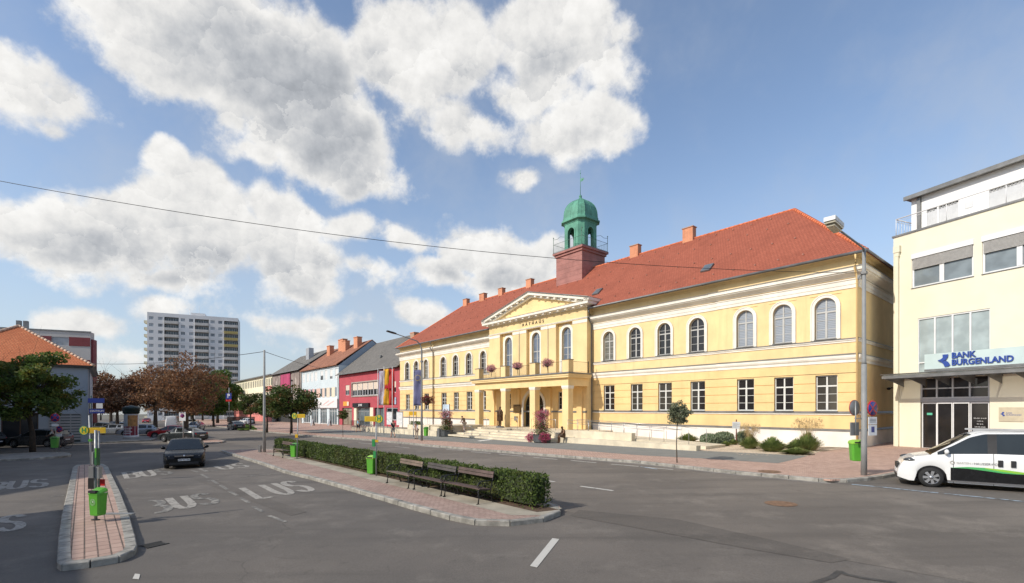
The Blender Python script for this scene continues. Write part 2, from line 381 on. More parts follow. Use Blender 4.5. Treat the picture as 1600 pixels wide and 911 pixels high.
# whole square in asphalt, the through road a sheet above it
sheet('square_asphalt',[(-170,-60),(90,-60),(90,60),(40,140),(-140,260),(-300,330),(-300,100)],0.,A_bus)
KR=[(1300,755),(1150,741),(1000,724.5),(850,713),(700,700.5),(630,693.5),(560,687.3),(480,681.5)]
kerb_r=[at(px,py,0.) for px,py in KR]
road=[FP(-40,14.5),FP(-8,15.6)]+[Vector((p.x,p.y)) for p in kerb_r]+[FP(120,18.5),FP(230,19),FP(230,30),FP(60,26.6),FP(26,26.0),FP(2,25.6),FP(-9,24.5),FP(-24,23),FP(-45,21)]
sheet('road',road,.004,A_main)
# ---- kerbs as single stones
def resample(P,step):
    out=[P[0]]; acc=0
    for a,b in zip(P,P[1:]):
        L=(b-a).length; k=step-acc
        while k<L: out.append(a+(b-a)*(k/L)); k+=step
        acc=(acc+L)%step
    out.append(P[-1]); return out
def kerb(name,pts,w=.14,h=.12,step=1.0,side=1,closed=False,m=GRAN,proud=.012):
    P=[Vector((p[0],p[1],0)) for p in pts]
    if closed: P.append(P[0])
    Q=resample(P,step); b=MB()
    for a,c in zip(Q,Q[1:]):
        d=(c-a)
        if d.length<.1: continue
        L=d.length; d/=L; nrm=Vector((-d.y,d.x,0))*side; g=.012; a2=a+d*g-nrm*.02; c2=c-d*g-nrm*.02; dh=random.uniform(-.006,.006)
        poly=[a2,c2,c2+nrm*w,a2+nrm*w]
        if side<0: poly=poly[::-1]
        e=.02; ins=[a2+nrm*e+d*e*.5,c2+nrm*e-d*e*.5,c2+nrm*(w-.005),a2+nrm*(w-.005)]
        if side<0: ins=ins[::-1]
        z1=h+proud+dh
        bo=[b.vert((p.x,p.y,SLOPE*p.x-.05)) for p in poly]; mi=[b.vert((p.x,p.y,SLOPE*p.x+z1-.02)) for p in poly]; to=[b.vert((p.x,p.y,SLOPE*p.x+z1)) for p in ins]
        for i in range(4):
            j=(i+1)%4; b.face((bo[i],bo[j],mi[j],mi[i])); b.face((mi[i],mi[j],to[j],to[i]))
        b.face(to)
    return tag(b.build(name,m),kind='structure')
# right-hand pavement
corner=[at(1300,755),at(1335,753.5),at(1370,750),at(1396,745),at(1412,741)]
back=[corner[-1]+Vector((.818,-.575,0))*k for k in (4,9,16,30)]
kr_full=[p for p in back[::-1]]+corner[::-1][0:-1]+kerb_r
pave=[Vector((p[0],p[1])) for p in kr_full]+[FP(120,18.5),FP(230,19),FP(230,-4),FP(-5,-30),Vector((80,20))]
sheet('pavement',pave,.12,PINK,skirt=.2)
kerb('kerb',kr_full+[FP(70,18.3),FP(120,18.5),FP(180,18.8)],side=-1,w=.18)
sheet('gutter',[p+Vector((0,0,0)) for p in kerb_r]+[FP(80,18.75),FP(80,18.45)][::-1][:0]+[Vector((p.x-.2,p.y-.17,0)) for p in kerb_r[::-1]],.0065,mat('gutter_stone',(.24,.22,.19),.9,.25,4,.3,40))
# asphalt forecourt in front of the town hall
A1=[at(1237,719,.12),at(1215,724,.12),at(1100,716.5,.12),at(1000,711.5,.12),at(900,703.5,.12),at(800,696,.12),at(740,692.5,.12),at(690,689,.12),at(620,684.5,.12),at(560,680.5,.12),at(500,677,.12)]
A2=[at(470,673.5,.12),FP(66,9.5),FP(40,9.0),FP(31,8.0),FP(12,5.0),at(1089,703,.12),at(1261,712.5,.12)]
sheet('forecourt',[Vector((p.x,p.y)) for p in A1+A2],.124,A_path)
GB=[at(1010,694,.12),at(1089,704,.12),at(1261,712.5,.12),at(1280,706,.12),at(1350,697,.12),FP(-.3,.02),FP(14,.02)]
sheet('gravel_bed',[Vector((p.x,p.y)) for p in GB],.128,GRAV)
sheet('lane_line',[at(745,688.9,.12),at(790,683.3,.12),at(793,683.8,.12),at(751,689.6,.12)],.1285,mat('paint_path',(.7,.68,.62),.8,.1))
sheet('lawn',[at(372,672,.12),at(402,671.5,.12),at(396,665,.12),at(366,664,.12)],.128,GRASS)
def disc(c,r,n=22): return [Vector((c.x+r*math.cos(2*math.pi*k/n),c.y+r*math.sin(2*math.pi*k/n))) for k in range(n)]
RUST=mat('manhole_iron',(.20,.115,.065),.8,.3,9,.6,30)
for i,(px,py,r,dz) in enumerate(((1202,737,.42,.12),(1220,787.5,.42,0.))):
    o=sheet('manhole_cover',disc(at(px,py,dz),r),dz+.0135,RUST,kind=None)
    tag(o,('rusty round manhole cover set in the pink paving near the kerb','rusty round manhole cover in the carriageway left of the white van')[i],'manhole cover')
del o
# ---- median with hedge
MK=[(345.5,706.5),(411,727),(445,739.5),(484,749),(520,759),(560,771),(607,785),(640,795),(672,804),(700,812),(721,817),(741,820.5),(760,822.6),(781,823.2),(802,822),(822,820.5),(841,818),(856,814.5),(867,810),(875,805.5),(879,801)]
med=[at(px,py,0.) for px,py in MK]; hd=Vector((-.638,.77,0)); e0=at(878,796.5,0.)
med+=[e0,e0+hd*1.2-Vector((.06,.05,0)),e0+hd*14,e0+hd*27,e0+hd*29.5-Vector((.6,.5,0))]
sheet('median_paving',[Vector((p.x,p.y)) for p in med],.12,PINK3,skirt=.2)
kerb('kerb',med,side=1,closed=True,w=.17,step=.9)
HF0=Vector((.95,12.5,0)); HN=Vector((-.77,-.638,0))
sheet('median_strip',[HF0+HN*-.7+hd*.2,HF0+hd*-.1+HN*.25,HF0+HN*.86+hd*.5,HF0+HN*.86+hd*26,HF0+HN*-.7+hd*26],.125,CONC)
SOIL=mat('soil',(.10,.062,.038),.95,.3,6,.6,25)
sheet('soil_strip',[HF0+HN*.14+hd*.3,HF0+HN*.14+hd*25.5,HF0-HN*.55+hd*25.5,HF0-HN*.5+hd*.1],.129,SOIL)
# ---- bus island
BK=[(91,877),(93,840),(98,805),(106,768),(114.5,730),(120,726.5),(140,725),(161,725),(168,729),(177,748),(187,769),(200,803),(209,835),(212.8,853),(206,862.5),(184,870),(148,876),(112,881.5),(97,882)]
bi=[at(px,py,.12) for px,py in BK]
sheet('island_paving',[Vector((p.x,p.y)) for p in bi],.12,PINK2,skirt=.2)
kerb('kerb',bi,side=-1,closed=True,w=.2,step=.42)
# ---- left side
LK=[(-260,745),(-60,722),(0,718),(60,715.5),(108,711.5),(112,709),(100,706.5),(60,706.5),(0,709.5),(-60,713),(-260,730)]
li=[at(px,py,.12) for px,py in LK]
GREYP=mat('paving_grey',(.24,.225,.20),.9,.2,2,.3,50)
sheet('verge_paving',[Vector((p.x,p.y)) for p in li],.12,GREYP,skirt=.2); kerb('kerb',li,side=1,closed=True,w=.16)
LS=[(-260,706),(95,693),(160,690.5),(236,687.5),(243,685),(250,682.5),(175,679.5),(60,684),(-260,690)]
ls=[at(px,py,.12) for px,py in LS]
sheet('left_pavement',[Vector((p.x,p.y)) for p in ls],.12,GREYP,skirt=.2); kerb('kerb',ls,side=1,closed=True,w=.16)
MS=[(262,690.5),(306,692.5),(347,690.5),(352,688.5),(340,686.8),(300,686),(262,688)]
ms=[at(px,py,.12) for px,py in MS]
sheet('parking_island',[Vector((p.x,p.y)) for p in ms],.12,PINK,skirt=.2); kerb('kerb',ms,side=1,closed=True,w=.15)
# ---- road markings
PTD=paintmat('road_paint_fresh',(.52,.50,.45),.36); PT=paintmat('road_paint',(.36,.335,.295),.43,6.); PTW=paintmat('road_paint_worn',(.31,.29,.255),.51,6.); PTB=paintmat('road_paint_blue',(.42,.52,.60),.46,4.)
def ribbon(b,P,w,dz=.009):
    for i,(a,c) in enumerate(zip(P,P[1:])):
        a=Vector((a[0],a[1],0)); c=Vector((c[0],c[1],0)); d=(c-a).normalized(); n=Vector((-d.y,d.x,0))*w/2
        ex=d*(w*.12 if len(P)>2 else 0); q=[a-n-ex,c-n+ex,c+n+ex,a+n-ex]; dd=dz+.00025*(i%2)
        b.poly([(p.x,p.y,SLOPE*p.x+dd) for p in q])
def arc(cx,cy,rx,ry,a0,a1,n=9): return [(cx+rx*math.cos(R(a0+(a1-a0)*k/n)),cy+ry*math.sin(R(a0+(a1-a0)*k/n))) for k in range(n+1)]
LET={'B':[[(0,0),(0,1)],[(0,1),(.55,1)]+arc(.55,.76,.38,.24,90,-90)+[(0,.52)],[(.55,.52)]+arc(.55,.26,.42,.26,90,-90)+[(0,0)]],
'U':[[(0,1),(0,.35)]+arc(.45,.35,.45,.35,180,360)+[(.9,1)]],
'S':[arc(.48,.76,.42,.24,20,260,10)+arc(.48,.26,.44,.26,80,-160,10)],
'b':[arc(.3,.76,.5,.24,100,-80)+arc(.3,.26,.6,.26,80,-110)],'L':[[(0,0),(0,1)],[(0,0),(.75,0)]],'E':[[(0,0),(0,.9)],[(0,0),(.9,0)],[(0,.5),(.6,.5)]]}
def word(name,quad,letters,w=.2):
    tl,tr,bl,br=[at(px,py) for px,py in quad]; n=len(letters)
    for k,(ch,m) in enumerate(letters):
        b=MB()
        for st in LET[ch]:
            P=[]
            for x,y in st:
                xx=(k+x*.74+.06)/n; lo=bl+(br-bl)*xx; hi=tl+(tr-tl)*xx; P.append(lo+(hi-lo)*y)
            ribbon(b,P,w)
        tag(b.build('bus_lettering',m),kind='structure')
word('w',[(224,784.5),(329,769.5),(238,803),(350,784.5)],[('b',PTW),('U',PT),('S',PTW)],.23)
word('w',[(192,738.5),(262,732.5),(197,748),(276,740)],[('B',PT),('U',PT),('S',PTW)],.2)
word('w',[(308,732),(383,723.5),(322,737),(395,729)],[('E',PTW),('U',PT),('S',PT)],.2)
word('w',[(376,763),(462,750.5),(404,780),(500,765)],[('L',PT),('U',PT),('S',PT)],.23)
word('w',[(-15,755),(80,747.5),(-28,767.5),(80,760)],[('B',PT),('U',PT),('S',PT)],.2)
word('w',[(-90,815),(48,803),(-130,836),(46,828)],[('B',PT),('U',PT),('S',PT)],.2)
b=MB()
def dash(px0,py0,px1,py1,w=.13): ribbon(b,[at(px0,py0),at(px1,py1)],w)
for q in [(659.5,697.3,685,699.3),(697,702.4,723,704),(736,706,767,708.6),(780,709.8,817,713),(833,714.8,871,718),(892,719.6,932,723.4),(617,698,640,700),(560,692,590,694.5),(955,725.5,998,729),(1012,730.5,1052,734)]: dash(*q)
dash(907,760,958,767,.14); dash(843,750,867,753,.14)
tag(b.build('road_marking',PTD),kind='structure')
b=MB(); b.poly([(*at(px,py).xy,at(px,py).z+.0095) for px,py in ((828,885),(839,887.5),(874,843),(863,841.5))])
b.poly([(*at(px,py).xy,at(px,py).z+.0095) for px,py in ((207,905),(217,906),(219,898),(211,897))])
tag(b.build('road_marking',PTD),kind='structure')
b=MB(); dash(1000,729,1027,733.5,.1); dash(1331,757,1400,763.5,.12); dash(1400,763.8,1466,770.5,.12); dash(1475,771.3,1600,784,.12); dash(1600,784.5,1750,800,.12)
tag(b.build('parking_line',PTB),kind='structure')
b=MB()
for q in [(299,735,309,738),(314,741,326,747.5),(330,750,340,756),(344,758,355,765),(358,768,371,774.5),(376,778,389,786),(396,792,410,800),(420,806,447,816),(322,751.5,342,749.8),(376,745.5,425,741),(80,776,105,774.2),(255,757.5,275,756),(183,765.5,201,763.8)]: dash(*q,.12)
tag(b.build('lane_dashes',PTW),kind='structure')
IRON=mat('grate_iron',(.035,.033,.03),.6,.2,5,.4,60,metal=.4)
g=MB(); c0=at(231,856.5); c1=at(262,849.5); d=(c1-c0); d.z=0; L=d.length; d.normalize(); nn=Vector((-d.y,d.x,0))
g.M=Matrix.Translation((c0.x,c0.y,c0.z+.006))@Matrix(((d.x,nn.x,0,0),(d.y,nn.y,0,0),(0,0,1,0),(0,0,0,1)))
for k in range(9): g.box(k*L/9,k*L/9+L/9*.6,0,.3,0,.012)
g.box(-.03,L+.02,-.04,0,0,.012); g.box(-.03,L+.02,.3,.34,0,.012)
tag(g.build('drain_grate',IRON),'dark iron drain grate in the asphalt beside the bus island','drain')
# tar repair seam lower right and skid marks
TAR=mat('tar',(.055,.052,.048),.6,.2,3,.3,30)
b=MB()
for k,(P,w) in enumerate((([(1270,912),(1300,902),(1312,893),(1322,898),(1345,903),(1400,911)],.10),)):
    Q=[at(x,y) for x,y in P]
    ribbon(b,Q,w,.0075)
tag(b.build('tar_seam',TAR),kind='structure')

# darker repair strips in the carriageway
A_PT=asphalt('asphalt_patch',(.145,.127,.108),(.115,.102,.088),(.185,.162,.138),cracks=False)
for q in ([(905,797),(1060,812),(1215,846),(1330,874),(1300,880),(1170,858),(1010,828),(890,806)],[(300,748),(322,746),(480,800),(455,806)]):
    sheet('asphalt_patch',[at(x,y) for x,y in q],.0062,A_PT)
# ================================================================ TOWN HALL
YEL=mat('render_yellow',(.80,.595,.30),.9,.09,.5,.12,30,stain=.36)
YELG=mat('render_yellow_lower',(.79,.56,.26),.9,.09,.5,.12,30,stain=.36)
WHT=mat('render_white',(.79,.74,.64),.85,.08,.8,.1,30,stain=.3)
PLIN=mat('plinth_white',(.78,.73,.65),.9,.08,.7,.15,25,stain=.25)
ZINC=mat('zinc_grey',(.20,.20,.195),.5,.2,1.5,.1,20,metal=.4)
FRAME=mat('window_frame_white',(.66,.65,.60),.5,.06,3,.05)
FRAMEG=mat('window_frame_grey',(.46,.45,.42),.5,.06,3,.05)
RED=tilemat('roof_tiles_red',(.325,.094,.055),(.375,.112,.066),(.19,.056,.035))
HIP=mat('hip_tile_orange',(.62,.17,.07),.75,.35,6,.4,20)
BRK=brickmat('chimney_brick',(.58,.24,.13),(.66,.30,.17),(.40,.28,.2),1,.25,.08,.008,dirt=.3)
PINKM=mat('tower_cladding',(.34,.15,.125),.75,.16,1.1,.1,20)
COPP=mat('copper_green',(.095,.285,.195),.6,.28,.9,.15,20,stain=.35)
IRONB=mat('iron_black',(.02,.02,.02),.45,.1,5,.0,metal=.3)
STEEL=mat('steel_rail',(.45,.45,.44),.35,.1,5,0,metal=.8)
G_DARK=glassmat('pane_dark',(.022,.02,.02))
G_BLUE=glassmat('pane_sky_reflection',(.13,.16,.21),.04)  # bluish sky reflection put into the pane colour
G_BLINDSKY=glassmat('pane_blind_sky',(.1,.1,.1),.07,((.33,.36,.40),9.))  # blind slats, their grey-blue also holding a painted sky reflection
G_ROOM=glassmat('pane_room',(.06,.055,.045),.05)
G_CURT=glassmat('pane_curtain',(.10,.09,.075),.06,((.17,.16,.13),3.))
def wall(b,x0,x1,z0,z1,y,ops,depth=.25,na=12):
    """front wall at y with real openings (xa,xb,za,zb,arched) and reveals going back by depth"""
    ops=[o for o in ops if o[1]>x0 and o[0]<x1 and o[3]>z0+1e-6 and o[2]<z1-1e-6]
    xs=sorted(set([x0,x1]+[min(max(v,x0),x1) for o in ops for v in o[:2]]))
    for a,c in zip(xs,xs[1:]):
        if c-a<1e-5: continue
        mid=(a+c)/2; z=z0
        for o in sorted([o for o in ops if o[0]<mid<o[1]],key=lambda o:o[2]):
            lo=max(o[2],z0); hi=min(o[3],z1)
            if lo>z+1e-5: b.poly([(a,y,z),(c,y,z),(c,y,lo),(a,y,lo)])
            z=max(z,hi)
        if z<z1-1e-5: b.poly([(a,y,z),(c,y,z),(c,y,z1),(a,y,z1)])
    for xa,xb,za,zb,ar in ops:
        lo=max(za,z0); y2=y+depth
        if ar and zb<=z1+1e-6:
            r=(xb-xa)/2; cx=(xa+xb)/2; cz=zb-r; pts=[(cx-r*math.cos(math.pi*k/na),cz+r*math.sin(math.pi*k/na)) for k in range(na+1)]
            for k in range(na):
                p,q=pts[k],pts[k+1]
                if q[0]<=cx+1e-6: b.poly([(xa,y,p[1]),(p[0],y,p[1]),(q[0],y,q[1]),(xa,y,q[1])]) if k else b.poly([(xa,y,p[1]),(q[0],y,q[1]),(xa,y,q[1])])
                else: b.poly([(p[0],y,p[1]),(xb,y,p[1]),(xb,y,q[1]),(q[0],y,q[1])]) if k<na-1 else b.poly([(p[0],y,p[1]),(xb,y,p[1]),(xb,y,q[1])])
                b.poly([(p[0],y,p[1]),(q[0],y,q[1]),(q[0],y2,q[1]),(p[0],y2,p[1])])
            top=cz
        else:
            top=min(zb,z1)
            if zb<=z1: b.poly([(xa,y,zb),(xb,y,zb),(xb,y2,zb),(xa,y2,zb)])
        b.poly([(xa,y,lo),(xa,y,top),(xa,y2,top),(xa,y2,lo)]); b.poly([(xb,y,lo),(xb,y2,lo),(xb,y2,top),(xb,y,top)])
        if za>=z0: b.poly([(xa,y,za),(xa,y2,za),(xb,y2,za),(xb,y,za)])
def archring(b,cx,cz,r0,r1,y0,y1,n=14,zlow=None):
    """flat moulding round an arch with legs down to zlow"""
    o=[]; i=[]
    if zlow is not None: o.append((cx-r1,zlow)); i.append((cx-r0,zlow))
    for k in range(n+1):
        a=math.pi*k/n; o.append((cx-r1*math.cos(a),cz+r1*math.sin(a))); i.append((cx-r0*math.cos(a),cz+r0*math.sin(a)))
    if zlow is not None: o.append((cx+r1,zlow)); i.append((cx+r0,zlow))
    for k in range(len(o)-1):
        b.poly([(o[k][0],y0,o[k][1]),(o[k+1][0],y0,o[k+1][1]),(i[k+1][0],y0,i[k+1][1]),(i[k][0],y0,i[k][1])])
        b.poly([(o[k][0],y0,o[k][1]),(o[k][0],y1,o[k][1]),(o[k+1][0],y1,o[k+1][1]),(o[k+1][0],y0,o[k+1][1])])
        b.poly([(i[k][0],y0,i[k][1]),(i[k+1][0],y0,i[k+1][1]),(i[k+1][0],y1,i[k+1][1]),(i[k][0],y1,i[k][1])])
def window(parent,xa,xb,za,zb,y,arch=False,rows=(.36,.68),trans=.68,fm=FRAME,pm=G_DARK,cols=2,fw=.075,dy=.05,name='window',stile=.06):
    """casement frame with glazing bars; pane as its child"""
    b=MB(); cx=(xa+xb)/2; r=(xb-xa)/2; top=zb-r if arch else zb
    b.box(xa,xa+fw,y,y+dy,za,top); b.box(xb-fw,xb,y,y+dy,za,top); b.box(xa+fw,xb-fw,y,y+dy,za,za+fw)
    if arch: archring(b,cx,top,r-fw,r,y,y+dy)
    else: b.box(xa+fw,xb-fw,y,y+dy,zb-fw,zb)
    H=zb-za; w=xb-xa
    zt=za+H*trans
    b.box(xa+fw,xb-fw,y-.012,y+dy,zt-fw*.6,zt+fw*.6)
    for k in range(1,cols):
        x=xa+w*k/cols; zc=top+math.sqrt(max(0,(r-fw)**2-(x-cx)**2)) if arch else zb-fw
        b.box(x-stile,x+stile,y-.008,y+dy,za+fw,zt-fw*.6); b.box(x-stile*.7,x+stile*.7,y-.006,y+dy,zt+fw*.6,zc)
    for q in rows:
        z=za+(zt-za)*q
        for k in range(cols):
            a=xa+w*k/cols+(stile if k else fw); c=xa+w*(k+1)/cols-(stile if k<cols-1 else fw)
            b.box(a,c,y+.01,y+dy,z-.014,z+.014)
    if arch:
        z=top+.0; 
        if zt<z-.2: b.box(xa+fw,xb-fw,y+.01,y+dy,z-.012,z+.012)
    f=b.build(name,fm,parent)
    g=MB(); yp=y+dy*.6
    if arch: g.poly([(xa+.01,yp,za),(xb-.01,yp,za),(xb-.01,yp,top)]+[(cx+(r-.01)*math.cos(math.pi*k/14),yp,top+(r-.01)*math.sin(math.pi*k/14)) for k in range(1,14)]+[(xa+.01,yp,top)])
    else: g.poly([(xa+.01,yp,za+.01),(xb-.01,yp,za+.01),(xb-.01,yp,zb-.01),(xa+.01,yp,zb-.01)])
    g.build('pane',pm,f,recalc=False)
    return f
TH=empty('town_hall',(21.1,29.4,0),THROT,'long yellow town hall with red hipped roof, white pediment and green copper lantern tower','town hall')
UP_R=[(18.58,19.79),(15.69,16.89),(12.81,14.03),(9.92,11.18),(6.21,7.41),(3.7,4.9),(1.15,2.36)]
LO_R=[(18.51,19.74),(15.52,16.74),(12.72,13.99),(9.88,11.09),(6.17,7.38),(3.62,4.83),(1.09,2.32)]
UP_L=[(57.06,58.47),(54.27,55.63),(51.47,52.77),(46.92,48.28),(43.91,45.17),(40.86,42.12),(37.87,39.05)]
LO_L=[(57,58.26),(54.19,55.43),(51.29,52.59),(46.78,48.09),(43.8,45.0),(40.76,42.01),(37.9,39.1)]
ZU=(7.25,9.86); ZL=(2.68,4.95)
def X(t): return -t
segs=[(X(8.8),0.0,-.1),(X(21.07),X(8.8),0.),(X(50.08),X(36.15),0.),(X(60.22),X(50.08),-.1)]
wins=[(-b_,-a_,ZU[0],ZU[1],True) for a_,b_ in UP_R+UP_L]; winl=[(-b_,-a_,ZL[0],ZL[1],False) for a_,b_ in LO_R+LO_L]
bu=MB(); bl=MB()
GRO=[1.58,2.66,3.23,3.83,4.43,5.03,5.62]
for x0,x1,y in segs:
    wall(bu,x0,x1,5.6,12.2,y,wins,.26)
    # ground floor in courses with real grooves
    wall(bl,x0,x1,1.4,2.5,y,[],.2)
    for i in range(1,6):
        zz0=GRO[i]+.022 if i>1 else 2.66; zz1=GRO[i+1]-.022
        wall(bl,x0,x1,zz0,zz1,y,winl,.26)
    wall(bl,x0,x1,2.4,5.7,y+.045,winl,.2)
    for i in range(1,6):
        zz0=GRO[i]+.022 if i>1 else 2.66; zz1=GRO[i+1]-.022
        e=sorted([v for o in winl if o[0]>=x0 and o[1]<=x1 for v in o[:2]]); e=[x0]+e+[x1]
        for k in range(0,len(e),2):
            for z in (zz0,zz1):
                if ZL[0]<z<ZL[1]: b_=bl; b_.poly([(e[k],y,z),(e[k+1],y,z),(e[k+1],y+.045,z),(e[k],y+.045,z)])
            for z in (zz1,zz0):
                if not(ZL[0]<z<ZL[1]): bl.poly([(x0,y,z),(x1,y,z),(x1,y+.045,z),(x0,y+.045,z)]); 
for x,ya,yb in ((X(8.8),-.1,0),(X(50.08),-.1,0)):
    bu.poly([(x,ya,5.6),(x,yb,5.6),(x,yb,12.2),(x,ya,12.2)]); bl.poly([(x,ya,1.4),(x,yb+.05,1.4),(x,yb+.05,5.7),(x,ya,5.7)])
# ends and back
DEP=14.0
for b_,z0,z1 in ((bu,5.6,12.2),(bl,1.4,5.62)):
    b_.poly([(0,-.1,z0),(0,DEP,z0),(0,DEP,z1),(0,-.1,z1)]); b_.poly([(X(60.22),DEP,z0),(X(60.22),-.1,z0),(X(60.22),-.1,z1),(X(60.22),DEP,z1)])
    b_.poly([(0,DEP,z0),(X(60.22),DEP,z0),(X(60.22),DEP,z1),(0,DEP,z1)])
bu.build('upper_wall',YEL,TH,recalc=False); bl.build('lower_wall',YELG,TH,recalc=False)
# dark inside so that no light leaks through the panes' edges
b=MB(); b.box(X(60),-.2,.5,.55,-.5,12); b.build('inner_wall',mat('interior_dark',(.03,.03,.03),.9),TH)
pathR=[(X(60.22),0),(X(60.22),-.1)]
def run(name,prof,m,depth_paths):
    for p in depth_paths: b=MB(); b.sweep(prof,p); o_=b.build(name,m,TH)
    return o_
# travel in +x keeps 'out' (right of travel) towards -y
P_R=[(X(21.07),0),(X(8.8),0),(X(8.8),-.1),(0,-.1),(0,DEP)]
P_L=[(X(60.22),DEP),(X(60.22),-.1),(X(50.08),-.1),(X(50.08),0),(X(36.15),0)]
LOOP=[P_R,P_L]
run('plinth',[(.0,-1.2),(.09,-1.2),(.09,1.42),(0,1.42)],PLIN,LOOP)
run('plinth_cap',[(0,1.423),(.13,1.423),(.13,1.47),(.0,1.56)],ZINC,LOOP)
run('sill_band',[(0,2.44),(.06,2.44),(.06,2.53),(0,2.53)],WHT,LOOP)
run('sill_cover',[(0,2.533),(.11,2.533),(.11,2.56),(0,2.655)],ZINC,LOOP)
run('string_course',[(0,5.68),(.04,5.68),(.04,5.84),(.10,5.90),(.14,6.0),(.14,6.14),(0,6.14)],WHT,LOOP)
run('string_cover',[(0,6.143),(.17,6.143),(.17,6.17),(0,6.24)],ZINC,LOOP)
run('upper_sill_band',[(0,6.92),(.05,6.92),(.05,6.99),(.1,7.04),(.1,7.1),(0,7.1)],WHT,LOOP)
run('upper_sill_cover',[(0,7.103),(.13,7.103),(.13,7.13),(0,7.18)],ZINC,LOOP)
run('architrave',[(0,10.22),(.05,10.22),(.05,10.42),(.08,10.44),(.08,10.68),(.13,10.72),(.13,10.78),(0,10.78)],WHT,LOOP)
run('cornice',[(0,10.86),(.1,10.86),(.14,10.92),(.30,11.02),(.42,11.10),(.42,11.16),(.50,11.18),(.50,11.36),(.54,11.40),(0,11.40)],WHT,LOOP)
run('cornice_cover',[(0,11.403),(.57,11.403),(.57,11.43),(0,11.5)],ZINC,LOOP)
run('eave_moulding',[(0,12.0),(.1,12.02),(.18,12.12),(.45,12.14),(.45,12.2),(0,12.2)],YEL,LOOP)
# window surrounds and windows
sur=MB(); sil=MB()
for i,(xa,xb,za,zb,ar) in enumerate(wins):
    y=-.1 if (xa>X(8.8) or xb<X(50.08)) else 0.
    cx=(xa+xb)/2; r=(xb-xa)/2; sur=MB(); archring(sur,cx,zb-r,r,r+.235,y-.055,y+.0,16,za-.06); archring(sur,cx,zb-r,r+.17,r+.235,y-.085,y+.0,16,za-.06)
    sil=MB(); sil.box(xa-.02,xb+.02,y-.10,y+.2,za-.05,za)
    nR=len(UP_R)
    pm=[G_CURT,G_DARK,G_DARK,G_DARK,G_BLINDSKY,G_BLINDSKY,G_BLINDSKY][i] if i<nR else [G_DARK,G_DARK,G_CURT,G_DARK,G_DARK,G_DARK,G_DARK][i-nR]
    f_=window(TH,xa,xb,za,zb,y+.17,True,(.36,.7),.66,FRAMEG,pm); sur.build('surround',WHT,f_); sil.build('sill',ZINC,f_)
for i,(xa,xb,za,zb,ar) in enumerate(winl):
    y=-.1 if (xa>X(8.8) or xb<X(50.08)) else 0.
    sil=MB(); sil.box(xa-.02,xb+.02,y-.13,y+.2,za-.045,za)
    f_=window(TH,xa,xb,za,zb,y+.15,False,(.35,.68),.70,FRAME,(G_DARK,G_DARK,G_ROOM,G_DARK,G_ROOM)[(i*7)%5]); sil.build('sill',ZINC,f_)
# small hood lines above the pavilion windows
for a_,c_ in UP_R[4:]:
    cx=-(a_+c_)/2
    for s in (-1,1): b=MB(); b.box(cx+s*.55-.32,cx+s*.55+.32,-.135,-.1,10.02,10.05); b.build('hood_moulding',YEL,TH)
# ---------------- centre block
yB=-.8; XA,XB=X(36.15),X(21.07)
bays=[(X(25.16),X(22.9)),(X(29.6),X(27.35)),(X(34.15),X(31.9))]; BAYT=11.25
b=MB()
wall(b,XA,XB,5.55,13.0,yB,[(a_,c_,6.0,BAYT,False) for a_,c_ in bays],.36)
bw=[((a_+c_)/2-.62,(a_+c_)/2+.62,6.12,10.85,True) for a_,c_ in bays]
for (a_,c_),w_ in zip(bays,bw): wall(b,a_,c_,5.6,BAYT,yB+.36,[w_],.25)
for x,s in ((XA,-1),(XB,1)): b.poly([(x,yB,-.5),(x,.05,-.5),(x,.05,13.0),(x,yB,13.0)] if s<0 else [(x,.05,-.5),(x,yB,-.5),(x,yB,13.0),(x,.05,13.0)])
b.build('centre_wall',YEL,TH,recalc=False)
for w_ in bw:
    cx=(w_[0]+w_[1])/2; r=.62; sur=MB(); archring(sur,cx,w_[3]-r,r,r+.3,yB+.36-.05,yB+.36,16,6.12)
    f_=window(TH,w_[0],w_[1],w_[2],w_[3],yB+.36+.2,True,(.25,.5,.75),.58,FRAMEG,G_BLUE,fw=.07); sur.build('surround',WHT,f_)
cpath=[(XA,.0),(XA,yB),(XB,yB),(XB,.0)]
def crun(name,prof,m,path=cpath): 
    b=MB(); b.sweep(prof,path); return b.build(name,m,TH)
# capital strips only on the solid piers
e=[XA]+[v for a_ in sorted(bays) for v in a_]+[XB]
for k in range(0,len(e),2): b=MB(); b.box(e[k]-(.0 if k else .03),e[k+1]+(.0 if k<len(e)-2 else .03),yB-.03,yB,10.92,11.2); b.build('pier_capital',WHT,TH)
crun('centre_architrave',[(0,11.3),(.05,11.3),(.05,11.36),(.09,11.38),(.09,11.42),(0,11.42)],WHT)
crun('centre_cornice',[(0,12.32),(.1,12.36),(.16,12.46),(.55,12.48),(.55,12.50),(.62,12.52),(.62,12.72),(.68,12.78),(0,12.78)],WHT)
# groundfloor of the centre block, behind the portico
dw=(X(28.45)-1.55,X(28.45)+1.55,.7,4.62,True); wl=[(X(24.9),X(23.9),2.7,4.5,False),(X(33.2),X(32.2),2.7,4.5,False)]
b=MB(); wall(b,XA,XB,-.5,5.6,yB,[dw]+wl,.35); b.build('entrance_wall',YELG,TH,recalc=False)
for t in (21.9,26.1,30.9,35.3): b=MB(); b.box(X(t)-.32,X(t)+.32,yB-.18,yB,.5,4.9); b.build('wall_pier',YELG,TH)
b=MB(); b.box(XA,XB,yB-.05,yB,2.44,2.6)
b.build('entrance_band',ZINC,TH)
sur=MB(); archring(sur,X(28.45),dw[3]-1.55,1.55,1.85,yB-.06,yB,18,.7); sur.build('door_surround',WHT,TH)
for w_ in wl: window(TH,w_[0],w_[1],w_[2],w_[3],yB+.15,False,(.4,),.7,FRAME,G_DARK)
DOORG=mat('door_green',(.05,.065,.055),.4,.1,3,.05)
dr=MB(); y=yB+.28
